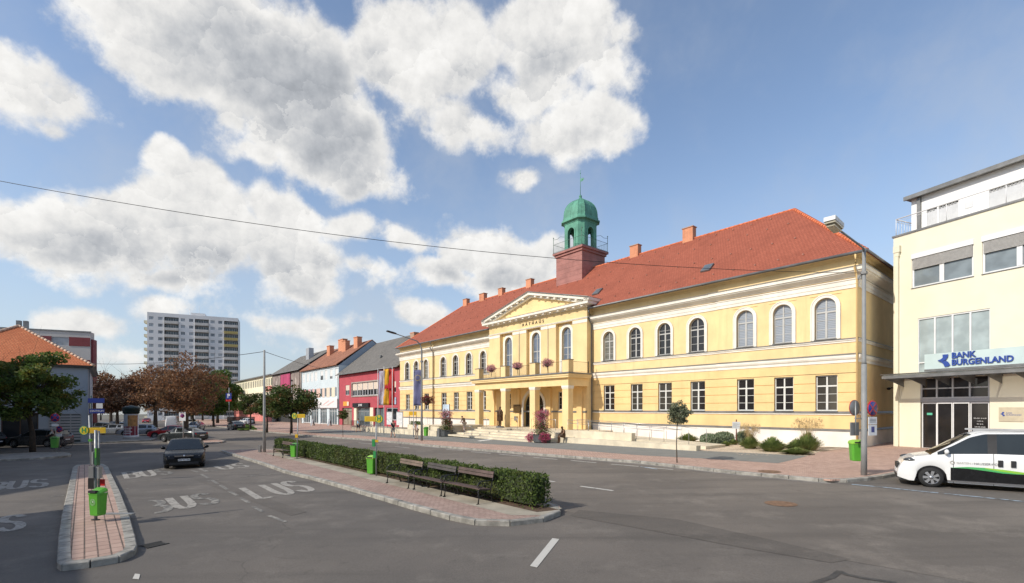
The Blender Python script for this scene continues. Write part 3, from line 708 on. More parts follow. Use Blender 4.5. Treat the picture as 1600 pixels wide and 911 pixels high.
dr.box(dw[0],dw[0]+.12,y,y+.08,.7,3.1); dr.box(dw[1]-.12,dw[1],y,y+.08,.7,3.1); dr.box(dw[0],dw[1],y-.02,y+.08,3.05,3.2)
for k in range(1,4): dr.box(dw[0]+k*3.1/4-.05,dw[0]+k*3.1/4+.05,y,y+.08,.7,3.05)
archring(dr,X(28.45),3.07,1.43,1.55,y,y+.08); dr.box(X(28.45)-.04,X(28.45)+.04,y,y+.08,3.1,4.6); dr.box(dw[0],dw[1],y,y+.07,.7,1.1)
dd=dr.build('door',DOORG,TH); g=MB(); g.poly([(dw[0],y+.04,.8),(dw[1],y+.04,.8),(dw[1],y+.04,3.07)]+[(X(28.45)+1.5*math.cos(math.pi*k/14),y+.04,3.07+1.5*math.sin(math.pi*k/14)) for k in range(1,14)]+[(dw[0],y+.04,3.07)]); g.build('pane',G_DARK,dd,recalc=False)
h=MB(); h.tube([(X(28.6),y-.06,1.5),(X(28.6),y-.06,2.1)],.02); h.build('handle',STEEL,dd)
pp=MB(); pp.box(X(29.3),X(29.0),y-.012,y-.004,1.9,2.6); pp.build('notice',mat('paper',(.75,.75,.73),.7,.05),dd)
# pediment
ax=(XA+XB)/2; hw=(XB-XA)/2+.62; zE=12.78; zA=14.72
b=MB(); b.poly([(XA,yB+.0,12.78),(XB,yB+.0,12.78),(ax,yB+.0,zA-.25)]); b.build('tympanum',YEL,TH,recalc=False)
def rake(name,y0,y1,t0,t1,m,ex=0.):
    b=MB()
    for s in (-1,1):
        xe=ax+s*(hw+ex); dx=-(zE-zA)/hw
        q=[(xe,zE+t0),(ax,zA+t0+ex*dx*0),(ax,zA+t1),(xe,zE+t1)]
        P=[(x,y0,z) for x,z in q]; Q=[(x,y1,z) for x,z in q]; i=[b.vert(p) for p in P]; j=[b.vert(p) for p in Q]
        b.face(i); b.face(j[::-1])
        for k in range(4): b.face((i[k],j[k],j[(k+1)%4],i[(k+1)%4]))
    return b.build(name,m,TH)
rake('raking_cornice',yB-.62,yB,.0,.26,WHT); rake('raking_moulding',yB-.3,yB-.001,-.22,-.002,WHT,-.3); rake('raking_lip',yB-.7,yB,.262,.34,WHT,.06)
for t in np.linspace(XA+.25,XB-.25,15): b=MB(); b.box(t-.14,t+.14,yB-.5,yB-.16,12.36,12.475); b.build('modillion',WHT,TH)
for k in range(1,8):
    for s in (-1,1):
        x=ax+s*(hw-.6)*k/8.; zc=zA-(zA-zE)*abs(x-ax)/hw; b=MB(); b.box(x-.14,x+.14,yB-.56,yB-.3,zc-.17,zc-.03); b.build('modillion',WHT,TH)
# gable roof behind the pediment, running back into the main roof
b=MB(); yb=4.2
for s in (-1,1):
    xe=ax+s*(hw+.1); q=[(xe,zE+.345-.03),(ax,zA+.345)]
    b.poly([(q[0][0],yB-.74,q[0][1]),(q[1][0],yB-.74,q[1][1]),(q[1][0],yb,q[1][1]),(q[0][0],yb*.35,q[0][1])])
    b.poly([(q[0][0],yB-.74,q[0][1]-.06),(q[1][0],yB-.74,q[1][1]-.06),(q[1][0],yB-.74,q[1][1]),(q[0][0],yB-.74,q[0][1])])
b.build('pediment_roof',ZINC,TH)
for s in (-1,1):
    xx=ax+s*(hw+.1); b=MB(); b.box(min(xx,xx-s*.62),max(xx,xx-s*.62),yB-.62,1.6,12.8,13.06); b.build('side_cornice',WHT,TH)
text('lettering','RATHAUS',.42,mat('letters_bronze',(.10,.085,.06),.5,.1,4,0,metal=.5),TH,TXF(X(28.55),yB-.03,11.80),.02,.004,1.12,space=1.9)
# main roof
ZR=18.75; e0_,e1_=X(60.75),.55; f0,f1=-.62,14.6; rx0,rx1,ry=X(52.6),X(6.15),7.0
rf=MB(); z0=12.22
rf.poly([(e0_,f0,z0),(e1_,f0,z0),(rx1,ry,ZR),(rx0,ry,ZR)]); rf.poly([(e1_,f0,z0),(e1_,f1,z0),(rx1,ry,ZR)]); rf.poly([(e1_,f1,z0),(e0_,f1,z0),(rx0,ry,ZR),(rx1,ry,ZR)]); rf.poly([(e0_,f1,z0),(e0_,f0,z0),(rx0,ry,ZR)])
rf.poly([(e0_,f0,z0-.02),(e0_,f1,z0-.02),(e1_,f1,z0-.02),(e1_,f0,z0-.02)])
ROOF=rf.build('roof',RED,TH)
b=MB()
def ridge(a,c,r=.12,step=.36):
    a=Vector(a); c=Vector(c); L=(c-a).length; n=int(L/step); d=(c-a)/n
    for k in range(n): b.tube([a+d*k,a+d*(k+1.06)],[r*1.12,r*.9],7)
ridge((e1_,f0,z0),(rx1,ry,ZR)); ridge((rx0,ry,ZR),(rx1,ry,ZR),.1,.4); ridge((e0_,f0,z0),(rx0,ry,ZR),.1); ridge((e1_,f1,z0),(rx1,ry,ZR))
b.build('ridge_tiles',HIP,ROOF)
b=MB()
rng=np.random.default_rng(3); sl_=(ZR-z0)/(ry-f0)
for row,frac in ((0,.12),(1,.42),(2,.72),(3,.92)):
    yy=f0+(ry-f0)*frac
    for x in np.arange(rx0+2-(6*(1-frac)),rx1-1+5*(1-frac),1.55): b.box(x-.05,x+.05,yy-.05,yy+.03,z0+sl_*(yy-f0)+.0,z0+sl_*(yy-f0)+.10)
tag(b.build('snow_guards',mat('snow_guard',(.30,.12,.08),.6,.2),ROOF),kind='stuff')
b=MB(); b.smooth=True
for P in ([(e0_,f0-.07,z0-.03),(e1_+.07,f0-.07,z0-.03),(e1_+.07,f1,z0-.03)],): b.tube(P,.095,8)
b.build('gutter',ZINC,TH)
for t,yy in ((21.0,-.08),(50.0,-.1),(.0,-.22)):
    b=MB(); b.smooth=True; b.tube([(X(t),f0-.05,z0-.06),(X(t),f0,z0-.35),(X(t),yy-.35,11.6),(X(t),yy-.62,11.3),(X(t),yy-.12,10.7),(X(t),yy-.12,.3)],.06,8); b.build('downpipe',ZINC if t else YELG,TH)
for t,h,w in ((21.3,.95,1.0),(15.24,1.05,1.05),(52.3,.75,1.0),(47.96,.8,1.15),(43.6,.75,.9),(37.7,.8,.95)):
    b=MB(); x=X(t); b.box(x-w/2,x+w/2,ry-.3,ry+.3,ZR-.7,ZR+h); b.box(x-w/2-.06,x+w/2+.06,ry-.36,ry+.36,ZR+h,ZR+h+.08)
    ch=b.build('chimney',BRK,ROOF)
    b=MB(); b.box(x-w/2-.03,x+w/2+.03,ry-.33,ry+.33,ZR+h+.081,ZR+h+.12); b.box(x-w/2-.05,x+w/2+.05,ry-.36,ry-.3,ZR-.75,ZR-.28)
for t,yy in ((10.4,1.35),(21.9,1.7)):
    b=MB(); za=z0+sl_*(yy-f0); b.M=Matrix.Translation((X(t),yy,za))@Matrix.Rotation(math.atan(sl_),4,'X')
    b.box(-.38,.38,-.5,.5,.02,.14); w=b.build('skylight',ZINC,ROOF)
    b=MB(); b.M=Matrix.Translation((X(t),yy,za))@Matrix.Rotation(math.atan(sl_),4,'X'); b.box(-.3,.3,-.42,.42,.142,.15); b.build('pane',glassmat('skylight_glass',(.12,.14,.16),.15),w)
# tower
TX,TY=X(28.95),7.0
b=MB(); b.box(TX-2.0,TX+2.0,TY-1.95,TY+1.95,15.5,20.35)
b.box(TX-2.14,TX+2.14,TY-2.09,TY+2.09,20.35,20.62); b.box(TX-2.3,TX+2.3,TY-2.25,TY+2.25,20.62,20.84)
for k in range(9): b.box(TX-2.012,TX+2.012,TY-1.962,TY+1.962,15.7+k*.52,15.715+k*.52)
TW=b.build('tower_base',PINKM,TH)
b=MB(); b.box(TX-2.31,TX+2.31,TY-2.26,TY+2.26,20.842,20.89); b.build('tower_deck',ZINC,TW)
# lantern: square with cut corners and an arched opening on each main face
a=1.55; c=.52; Z0=20.9; Z1=24.0
b=MB()
for k in range(4):
    b.M=Matrix.Translation((TX,TY,0))@Matrix.Rotation(k*math.pi/2,4,'Z')
    wall(b,-a+c,a-c,Z0,Z1,-a,[(-.5,.5,Z0+.25,Z1-.55,True)],.35,12)
    archring(b,0,Z1-.55-.5,.5,.66,-a-.05,-a,12,Z0+.25)
    b.poly([(a-c,-a,Z0),(a,-a+c,Z0),(a,-a+c,Z1),(a-c,-a,Z1)])
    # inner faces
    b.poly([(-a+c,-a+.35,Z0),(-.5,-a+.35,Z0),(-.5,-a+.35,Z1),(-a+c,-a+.35,Z1)]); b.poly([(.5,-a+.35,Z0),(a-c,-a+.35,Z0),(a-c,-a+.35,Z1),(.5,-a+.35,Z1)])
    b.poly([(-.5,-a+.35,Z1-.55),(.5,-a+.35,Z1-.55),(.5,-a+.35,Z1),(-.5,-a+.35,Z1)])
b.M=Matrix()
b.build('lantern',COPP,TW,recalc=False)
def octa(k,zz): 
    a2=a*k; c2=c*k
    return [(TX+x,TY+y,zz) for x,y in ((-a2+c2,-a2),(a2-c2,-a2),(a2,-a2+c2),(a2,a2-c2),(a2-c2,a2),(-a2+c2,a2),(-a2,a2-c2),(-a2,-a2+c2))]
def loft(b,L,top=True):
    r=[[b.vert(p) for p in octa(k,z)] for k,z in L]
    for p,q in zip(r,r[1:]):
        for k in range(8): b.face((p[k],p[(k+1)%8],q[(k+1)%8],q[k]))
    b.face(r[0][::-1]); b.face(r[-1])
b=MB(); loft(b,[(1.0,Z1-.02),(1.03,Z1),(1.03,Z1+.1),(1.12,Z1+.2),(1.2,Z1+.24),(1.2,Z1+.4),(1.13,Z1+.44)]); b.build('lantern_cornice',COPP,TW)
b=MB(); D0=Z1+.44
loft(b,[(1.13,D0),(1.1,D0+.15),(1.06,D0+.35),(1.05,D0+.7),(1.02,D0+1.1),(.95,D0+1.5),(.84,D0+1.85),(.68,D0+2.15),(.5,D0+2.38),(.3,D0+2.54),(.15,D0+2.62),(.1,D0+2.75),(.08,D0+2.95)])
dm=b.build('dome',COPP,TW)
b=MB(); 
for i in range(8):
    L=[(1.105,D0+.15),(1.065,D0+.35),(1.055,D0+.7),(1.025,D0+1.1),(.955,D0+1.5),(.845,D0+1.85),(.685,D0+2.15),(.505,D0+2.38),(.3,D0+2.55)]
    b.tube([octa(k,z)[i] for k,z in L],.022,5)
    b.tube([tuple((Vector(octa(k,z)[i])+Vector(octa(k,z)[(i+1)%8]))/2) for k,z in L],.014,4)
b.build('dome_ribs',COPP,dm)
b=MB(); b.ball((TX,TY,D0+3.02),.17); b.smooth=True; b.tube([(TX,TY,D0+3),(TX,TY,D0+6.1)],[.035,.018],6); b.smooth=False
b.box(TX+.02,TX+.42,TY-.01,TY+.01,D0+4.7,D0+5.05); b.box(TX+.3,TX+.55,TY-.01,TY+.01,D0+4.8,D0+4.95); b.ball((TX,TY,D0+5.7),.06)
b.build('weather_vane',COPP,dm)
def railing(b,P,h=1.,step=.14,r=.012,bot=.08,mid=False,post=1.6):
    for p,q in zip(P,P[1:]):
        p=Vector(p); q=Vector(q); L=(q-p).length; n=max(1,int(L/step))
        b.tube([p+Vector((0,0,h)),q+Vector((0,0,h))],r*1.8,5); b.tube([p+Vector((0,0,bot)),q+Vector((0,0,bot))],r*1.2,4)
        for k in range(n+1):
            s=p+(q-p)*k/n; b.tube([s+Vector((0,0,bot)),s+Vector((0,0,h))],r,4,cap=False)
b=MB(); o_=2.2; zt=20.89
railing(b,[(TX-o_,TY-o_,zt),(TX+o_,TY-o_,zt),(TX+o_,TY+o_,zt),(TX-o_,TY+o_,zt),(TX-o_,TY-o_,zt)],1.0,.2,.011)
for sx in (-1,1):
    for sy in (-1,1):
        b.tube([(TX+sx*o_,TY+sy*o_,zt),(TX+sx*o_,TY+sy*o_,zt+1.75)],.03,5); b.ball((TX+sx*o_,TY+sy*o_,zt+1.8),.07,6,5)
        b.tube([(TX+sx*o_,TY+sy*o_,zt+1.6),(TX+sx*(o_-.3),TY+sy*(o_-.3),zt+1.65),(TX+sx*(o_-.55),TY+sy*(o_-.55),zt+1.95),(TX+sx*(o_-.9),TY+sy*(o_-.9),zt+1.9)],.02,5)
b.build('tower_railing',mat('iron_green',(.10,.16,.12),.5,.1),TW)
# ---------------- portico
PX0,PX1=X(35.15),X(20.85); PY=-3.55
b=MB(); b.box(PX0,PX1,PY,PY+.6,4.9,5.62); b.box(PX0,PX0+.6,PY+.6,yB,4.9,5.62); b.box(PX1-.6,PX1,PY+.6,yB,4.9,5.62); b.box(PX0+.6,PX1-.6,PY+.6,yB,5.3,5.6); b.build('portico_beam',YEL,TH)
b=MB(); b.box(PX0-.28,PX1+.28,PY-.28,yB,5.62,5.78); b.box(PX0-.34,PX1+.34,PY-.34,yB,5.78,5.96); b.build('balcony_slab',YEL,TH)
b=MB(); b.box(PX0-.42,PX1+.42,PY-.42,yB,5.962,6.08); b.build('balcony_edge',ZINC,TH)
b=MB(); b.box(PX0+.1,PX1-.1,PY-.2,yB-.01,6.082,6.1); b.build('balcony_floor',CONC,TH)
for t0,t1 in ((35.15,34.4),(30.5,29.75),(26.0,25.25),(21.6,20.85)):
    for k,(ya) in enumerate((PY,)):
        b=MB(); b.box(X(t0),X(t1),ya,ya+.62,.75,4.62); c_=b.build('column',YEL,TH)
        b=MB(); b.box(X(t0)-.03,X(t1)+.03,ya-.03,ya+.65,4.62,4.72); b.box(X(t0)-.06,X(t1)+.06,ya-.06,ya+.68,4.72,4.9); b.build('capital',WHT,c_)
for t0,t1 in ((35.0,34.25),(30.4,29.65),(25.85,25.1),(21.5,20.7)):
    b=MB(); b.box(X(t0),X(t1),PY-.12,PY+.5,6.1,7.2); p_=b.build('balcony_post',YEL,TH)
    b=MB(); b.box(X(t0)-.04,X(t1)+.04,PY-.16,PY+.54,7.2,7.26); b.build('post_cover',ZINC,p_)
b=MB()
for a_,c_ in ((34.25,30.4),(29.65,25.85),(25.1,21.5)): railing(b,[(X(a_),PY+.05,6.1),(X(c_),PY+.05,6.1)],.98,.13,.009)
railing(b,[(X(20.75),PY+.3,6.1),(X(20.75),yB-.1,6.1)],.98,.13,.009); railing(b,[(X(35.0),PY+.3,6.1),(X(35.0),yB-.1,6.1)],.98,.13,.009)
b.tube([(X(20.75),yB-.15,6.1),(X(20.75),yB-.15,7.2)],.03)
b.build('balcony_railing',IRONB,TH)
b=MB(); b.box(X(30.1),X(30.05)+.0,PY+.3,PY+.4,2,2); 
b=MB(); b.box(X(31.5),X(30.35),yB-.24,yB-.2,2.35,3.25); b.build('bronze_plaque',mat('plaque_bronze',(.16,.10,.04),.4,.3,8,.4,40,metal=.6),TH)
b=MB(); b.box(X(33.7),X(33.2),yB-.05,yB-.02,2.7,3.3); b.build('crest_plate',mat('crest_white',(.7,.68,.6),.5,.3,12),TH)
b=MB(); b.box(X(26.35),X(26.0),yB-.42,yB-.2,2.3,2.75); b.build('post_box',STEEL,TH)
b=MB(); b.box(X(31.15),X(30.8),yB-.42,yB-.2,1.5,2.0); b.build('ashtray_box',STEEL,TH)
# lamp on the entrance wall, security light on the end wall
b=MB(); b.tube([(.0,6.3,4.2),(.5,6.0,4.25)],.02,5); b.ball((.12,6.25,4.2),.12,8,6,(1,1,.8)); b.box(.3,.62,5.9,6.02,4.22,4.28); b.build('wall_lamp',IRONB,TH)
b=MB()
for t in (26.26,30.75): b=MB(); b.tube([(X(t),yB-.03,6.2),(X(t),yB-.03,11.2)],.03,5); b.build('lightning_cable',ZINC,TH)
# ---------------- steps and terraces (a structure of its own in front of the hall)
def thl(px,off): pass
ST=empty('entrance_steps',(21.1,29.4,0),THROT,'broad pale stone steps leading up to the town hall portico','steps')
LIME=mat('limestone',(.66,.58,.43),.85,.14,1.,.2,35,stain=.25)
def zl(t,off): return SLOPE*(21.1-.64*t-.768*off)+.12
nst=5
for k in range(nst):
    y1=-9.2+k*1.0; z=.12+(k+1)*.152; b=MB(); b.box(X(32.8-.25*k),X(18.2+.1*k),y1,-4.0 if k<nst-1 else -.8,z-.155,z)
    b.build('step',LIME,ST)
b=MB(); b.box(X(36.5),X(18.2),-5.2,-.6,-.4,.872); b.build('landing',LIME,ST)
b=MB(); b.box(X(36.3),X(32.55),-8.6,-4.5,-.4,1.02); b.box(X(36.4),X(32.45),-8.7,-4.4,1.02,1.1); b.build('cheek_wall',LIME,ST)
for t in (24.5,): 
    b=MB()
b=MB()
for i,(t,off,z0_) in enumerate(((29.3,9.0,.15),(28.0,9.0,.15))): b.tube([(X(t),-off,z0_),(X(t),-off,z0_+1.0)],.022,6)
b.tube([(X(29.3),-9.0,1.15),(X(28.0),-9.0,1.15)],.022,6); b.tube([(X(29.3),-9.0,.45),(X(28.0),-9.0,.45)],.022,6)
b.build('handrail',STEEL,ST)
b=MB()
for t in (31.6,26.6,23.6,21.4):
    b=MB(); b.tube([(X(t),-4.6,.87),(X(t),-4.6,1.85),(X(t)+ (-1.0),-4.6,1.85),(X(t)-1.0,-4.6,.87)],.02,6); b.build('portico_handrail',STEEL,ST)
TE=empty('terrace_wall',(21.1,29.4,0),THROT,'low pale stone terrace and seat wall right of the entrance steps','wall')
def tbox(par,name,t0,t1,o0,o1,zt,m=CONCW,zt2=None):
    b=MB(); zt2=zt if zt2 is None else zt2
    x0,x1=X(t0),X(t1); y0,y1=-o1,-o0
    v=[(x0,y0,-.6),(x1,y0,-.6),(x1,y1,-.6),(x0,y1,-.6),(x0,y0,zt),(x1,y0,zt2),(x1,y1,zt2),(x0,y1,zt)]
    i=[b.vert(p) for p in v]
    for q in ((3,2,1,0),(4,5,6,7),(0,1,5,4),(1,2,6,5),(2,3,7,6),(3,0,4,7)): b.face([i[k] for k in q])
    return b.build(name,m,par)
tbox(TE,'seat_wall',17.6,6.1,7.5,8.0,.60,LIME,.60); tbox(TE,'upper_wall',18.1,11.4,6.7,7.15,1.12,LIME,1.12)
tbox(TE,'ramp',18.1,6.2,4.2,6.7,.92,LIME,.50); tbox(TE,'seat_back_fill',17.5,11.4,7.15,7.5,.58,LIME); tbox(TE,'upper_terrace',20.8,18.1,3.4,7.15,.87,LIME)
b=MB()
def rail2(off,t0,t1,z0_,z1_):
    n=8
    for h in (1.0,.75): b.tube([(X(t0),-off,z0_+h),(X(t1),-off,z1_+h)],.02,6)
    for k in range(n+1):
        t=t0+(t1-t0)*k/n; z=z0_+(z1_-z0_)*k/n; b.tube([(X(t),-off,z-.1),(X(t),-off,z+1.0)],.018,5)
rail2(6.6,18.0,9.2,.92,.58); rail2(4.4,19.0,9.2,.92,.58)
for off in (6.6,4.4): b.tube([(X(9.2),-off,1.58),(X(8.5),-off,1.5),(X(7.4),-off,1.46),(X(7.4),-off,.5)],.02,6)
b.build('ramp_handrail',STEEL,TE)
TL_=empty('terrace_wall',(21.1,29.4,0),THROT,'two-tier pale stone terrace wall left of the entrance steps','wall')
tbox(TL_,'lower_wall',50.5,33.2,9.2,9.7,.45,LIME,.55); tbox(TL_,'lower_fill',50.5,33.2,8.7,9.2,.40,CONC); tbox(TL_,'upper_wall',41.3,36.4,8.2,8.7,1.0,LIME,1.05); tbox(TL_,'terrace_floor',41.3,36.4,1.0,8.2,.85,CONC)
tbox(TL_,'ramp_floor',58,41.3,4.0,8.7,.2,CONC,.35)
# ================================================================ BANK
CREAM=mat('render_cream',(.76,.715,.555),.9,.05,.5,.08,30,stain=.06)
ALU=mat('aluminium_white',(.74,.74,.73),.4,.05,3,0)
ALUG=mat('aluminium_grey',(.42,.42,.43),.4,.05,3,0,metal=.3)
BLINDM=mat('blind_grey',(.36,.35,.33),.6,.1,5,.3,60)
G_BANK=glassmat('pane_bank',(.20,.235,.25),.05,None,.5)
G_TALL=glassmat('pane_tall',(.36,.42,.42),.08)
BA=empty('bank_building',(24.0,30.4,0),math.atan2(-.924,.382),'cream bank building with glass canopy, blue lettering and a white top floor','bank building')
W1=[(1.01,3.98,10.16,12.2,False),(4.36,7.33,10.16,12.2,False),(7.7,10.7,10.16,12.2,False)]
WB=(1.33,4.69,5.0,8.26,False); WD=(1.45,4.67,.30,4.62,False)
b=MB(); wall(b,0,16,-.5,13.55,0,W1+[WB,WD],.16)
b.poly([(0,12,-.5),(0,0,-.5),(0,0,13.55),(0,12,13.55)]); b.poly([(16,0,-.5),(16,12,-.5),(16,12,13.55),(16,0,13.55)]); b.poly([(16,12,-.5),(0,12,-.5),(0,12,13.55),(16,12,13.55)]); b.poly([(0,0,13.55),(16,0,13.55),(16,12,13.55),(0,12,13.55)])
b.build('wall',CREAM,BA,recalc=False)
b=MB(); b.box(.3,15.7,.5,11.7,-.4,13.4); b.build('inner_wall',MATS['interior_dark'],BA)
b=MB(); b.sweep([(0,13.552),(.06,13.552),(.06,13.66),(-.1,13.66)],[(0,12),(0,0),(16,0),(16,12)]); b.build('parapet_cap',ZINC,BA)
for xa,xb,za,zb,_ in W1:
    b=MB(); fw=.09
    b.box(xa,xa+fw,.06,.14,za,zb); b.box(xb-fw,xb,.06,.14,za,zb); b.box(xa+fw,xb-fw,.06,.14,za,za+fw); xm=(xa+xb)/2
    b.box(xm-.11,xm+.11,.05,.14,za+fw,11.45); w=b.build('window',ALU,BA)
    g=MB(); g.poly([(xa,.12,za),(xb,.12,za),(xb,.12,zb),(xa,.12,zb)]); g.build('pane',G_BANK,w,recalc=False)
    b=MB(); b.box(xa-.02,xb+.02,-.05,.14,zb-.27,zb+.02); b.build('blind_box',ALU,w)
    b=MB()
    for k in range(10): b.box(xa+.05,xb-.05,.0,.04,zb-.30-.064*k-.05,zb-.30-.064*k)
    for x in (xa+.3,xm,xb-.3): b.box(x-.01,x+.01,-.012,.0,zb-.92,zb-.28)
    b.build('blind',BLINDM,w)
    b=MB(); b.box(xa-.03,xb+.03,-.05,.1,za-.03,za); b.build('sill',ZINC,w)
b=MB(); xs=[1.33,2.17,3.02,3.83,4.69]
for x in xs: b.box(x-.04 if x>1.34 else x,x+.04 if x<4.6 else x,.03,.14,5.0,8.26)
b.box(1.33,4.69,.035,.13,8.18,8.26); b.box(1.33,4.69,.035,.13,5.55,5.62); w=b.build('window',ALU,BA)
g=MB(); g.poly([(1.33,.1,5),(4.69,.1,5),(4.69,.1,8.26),(1.33,.1,8.26)]); g.build('pane',G_TALL,w,recalc=False)
b=MB(); xs=[1.49,2.26,3.02,3.8,4.63]
for x in xs: b.box(x-.04,x+.04,.03,.14,3.5,4.62)
b.box(1.45,4.67,.035,.13,3.98,4.05); b.box(1.45,4.67,.0,.14,3.22,3.5); b.box(2.85,3.2,-.03,.0,3.32,3.38); w=b.build('fanlight',ALUG,BA)
g=MB(); g.poly([(1.45,.1,3.4),(4.67,.1,3.4),(4.67,.1,4.62),(1.45,.1,4.62)]); g.build('pane',G_DARK,w,recalc=False)
for k in range(4):
    a_,c_=xs[k],xs[k+1]; yy=.0 if k in (1,2) else .05; b=MB(); fw=.055
    b.box(a_+.01,a_+fw,yy+.03,yy+.09,.40,3.2); b.box(c_-fw,c_-.01,yy+.03,yy+.09,.40,3.2); b.box(a_+fw,c_-fw,yy+.03,yy+.09,.40,.5); b.box(a_+fw,c_-fw,yy+.03,yy+.09,3.12,3.2)
    w=b.build('sliding_door' if k in(1,2) else 'side_light',ALU,BA)
    g=MB(); g.poly([(a_,yy+.07,.4),(c_,yy+.07,.4),(c_,yy+.07,3.2),(a_,yy+.07,3.2)]); g.build('pane',G_DARK,w,recalc=False)
    if k==0: 
        b=MB(); b.box(a_+.25,a_+.52,yy+.05,yy+.06,2.45,2.58); b.build('exit_sign',mat('exit_green',(.1,.45,.3),.5,.05),w)
    if k==3:
        for i,s_ in enumerate(('MO-DO  8-12.30','13.30-16','FR  8-15','24H SB-ZONE')): text('opening_hours',s_,.078,ALU,w,TXF((a_+c_)/2,yy+.06,2.3-.16*i),.001,0)
b=MB(); b.box(.18,.34,-.16,-.0,.35,12.3); b.prism([(.08,-.2),(.44,-.2),(.44,0),(.08,0)],12.55,12.95); b.prism([(.14,-.17),(.38,-.17),(.38,0),(.14,0)],12.3,12.55); b.build('downpipe',CREAM,BA)
# canopy
b=MB()
cx0,cx1=.45,12
b.box(cx0,cx1,-1.95,-1.83,4.62,4.80); b.box(cx0,cx1,-.16,-.04,4.66,4.80); b.box(cx0,cx0+.1,-1.83,-.1,4.66,4.78)
for k,x in enumerate(np.arange(.6,12,1.15)):
    b.prism([(x-.03,-1.85),(x+.03,-1.85),(x+.03,-.02),(x-.03,-.02)],4.55,4.66)
    b.poly([(x,-1.8,4.6),(x,-.02,4.6),(x,-.02,4.15)])
b.tube([(cx0-.05,-1.98,4.86),(cx1,-1.98,4.86)],.04,6)
cn=b.build('canopy',ZINC,BA)
GM,N,p,o=newmat('canopy_glass'); p.inputs['Base Color'].default_value=(.30,.34,.33,1); p.inputs['Roughness'].default_value=.25; p.inputs['Alpha'].default_value=.55
b=MB(); b.box(cx0,cx1,-1.83,-.04,4.805,4.83); b.build('canopy_glass',GM,cn)
b=MB(); b.box(1.98,11.5,-.62,-.56,5.12,6.0); sg=b.build('sign_panel',mat('sign_pale_aqua',(.52,.62,.60),.35,.05,1),BA)
b=MB(); b.box(1.98,11.5,-.64,-.54,5.0,5.12); b.box(2.5,2.56,-.56,-.0,5.2,5.26); b.box(6.5,6.56,-.56,-.0,5.2,5.26); b.build('sign_rail',ZINC,sg)
BLUE=mat('letters_blue',(.03,.07,.30),.4,.05,3,0)
text('lettering','BANK',.44,BLUE,sg,TXF(3.30,-.66,5.79),.03,.012,.90,'LEFT'); text('lettering','BURGENLAND',.44,BLUE,sg,TXF(3.30,-.66,5.40),.03,.012,.90,'LEFT')
b=MB(); b.M=TXF(3.02,-.66,5.57)
up=[(-.13,.33),(.13,.33),(.12,.18),(.03,.03),(-.12,-.04),(-.34,.0),(-.36,.03),(-.22,.07),(-.12,.15)]
lo=[(-.34,-.02),(-.1,-.06),(.02,-.02),(.14,-.12),(.22,-.28),(.12,-.36),(-.04,-.36),(-.08,-.22),(-.16,-.11)]
for q,z_ in ((up,0),(lo,.0)): b.prism(q,z_-.0,z_+.03)
b.build('emblem',BLUE,sg)
b=MB(); b.box(5.06,6.02,-.04,-.01,2.16,2.9); pl=b.build('wall_plaque',mat('plaque_sand',(.52,.46,.33),.4,.1),BA)
b=MB(); b.M=TXF(5.24,-.041,2.55)@Matrix.Scale(.33,4); b.prism(up,0,.02); b.prism(lo,0,.02); b.build('emblem',BLUE,pl)
text('lettering','BANK',.10,BLUE,pl,TXF(5.36,-.042,2.60),.002,0,.9,'LEFT'); text('lettering','BURGENLAND',.10,BLUE,pl,TXF(5.36,-.042,2.50),.002,0,.9,'LEFT')
# top floor set back
b=MB(); Y0=1.2
pw_=[(1.16,1.7),(1.78,2.75),(4.13,6.9),(8.0,10)]
wall(b,.35,16,13.5,16.0,Y0,[(a_,c_,13.7,15.05,False) for a_,c_ in pw_],.1)
b.poly([(.35,11,13.5),(.35,Y0,13.5),(.35,Y0,16),(.35,11,16)]); b.poly([(.35,Y0,16),(16,Y0,16),(16,11,16),(.35,11,16)])
b.build('top_floor_wall',mat('render_pure_white',(.80,.80,.79),.8,.03,1,.05),BA,recalc=False)
LOUV=mat('shutter_slats',(.62,.63,.64),.5,.05,3)
for a_,c_ in pw_:
    b=MB()
    for k in range(22): b.box(a_+.02,c_-.02,Y0+.03,Y0+.07,13.7+k*.058,13.75+k*.058)
    b.box(a_,a_+.03,Y0,Y0+.08,13.7,15.05); b.box((a_+c_)/2-.01,(a_+c_)/2+.01,Y0+.01,Y0+.08,13.7,15.0)
    w=b.build('shutter',LOUV,BA)
    b=MB(); n=int((c_-a_)/.15)
    for k in range(n): b.box(a_+.02+k*.15,a_+.12+k*.15,Y0-.015,Y0+.0,14.93,15.01)
    b.build('shutter_vents',ZINC,w)
b=MB(); b.box(3.05,3.45,Y0-.03,Y0,14.4,14.75); b.build('vent',LOUV,BA)
b=MB(); b.box(.15,16,Y0-.35,11,16.0,16.09); b.box(.12,16,Y0-.42,Y0-.3,15.96,16.2); b.box(.72,.9,Y0-.16,Y0,13.6,16.0); b.build('top_roof',ZINC,BA)
b=MB()
P=[(.12,4.0,13.66),(.12,.05,13.66),(15.9,.05,13.66)]
for p_,q_ in zip(P,P[1:]):
    p_=Vector(p_); q_=Vector(q_); L=(q_-p_).length
    b.tube([p_+Vector((0,0,1.02)),q_+Vector((0,0,1.02))],.032,6); b.tube([p_+Vector((0,0,.88)),q_+Vector((0,0,.88))],.012,5)
for k in range(15): b.tube([(.12,.05+k*.28,13.66),(.12,.05+k*.28,14.6)],.012,5)
for x in np.arange(.12,16,2.6): b.tube([(x,.05,13.66),(x,.05,14.7)],.02,5)
b.build('roof_railing',ALU,BA)
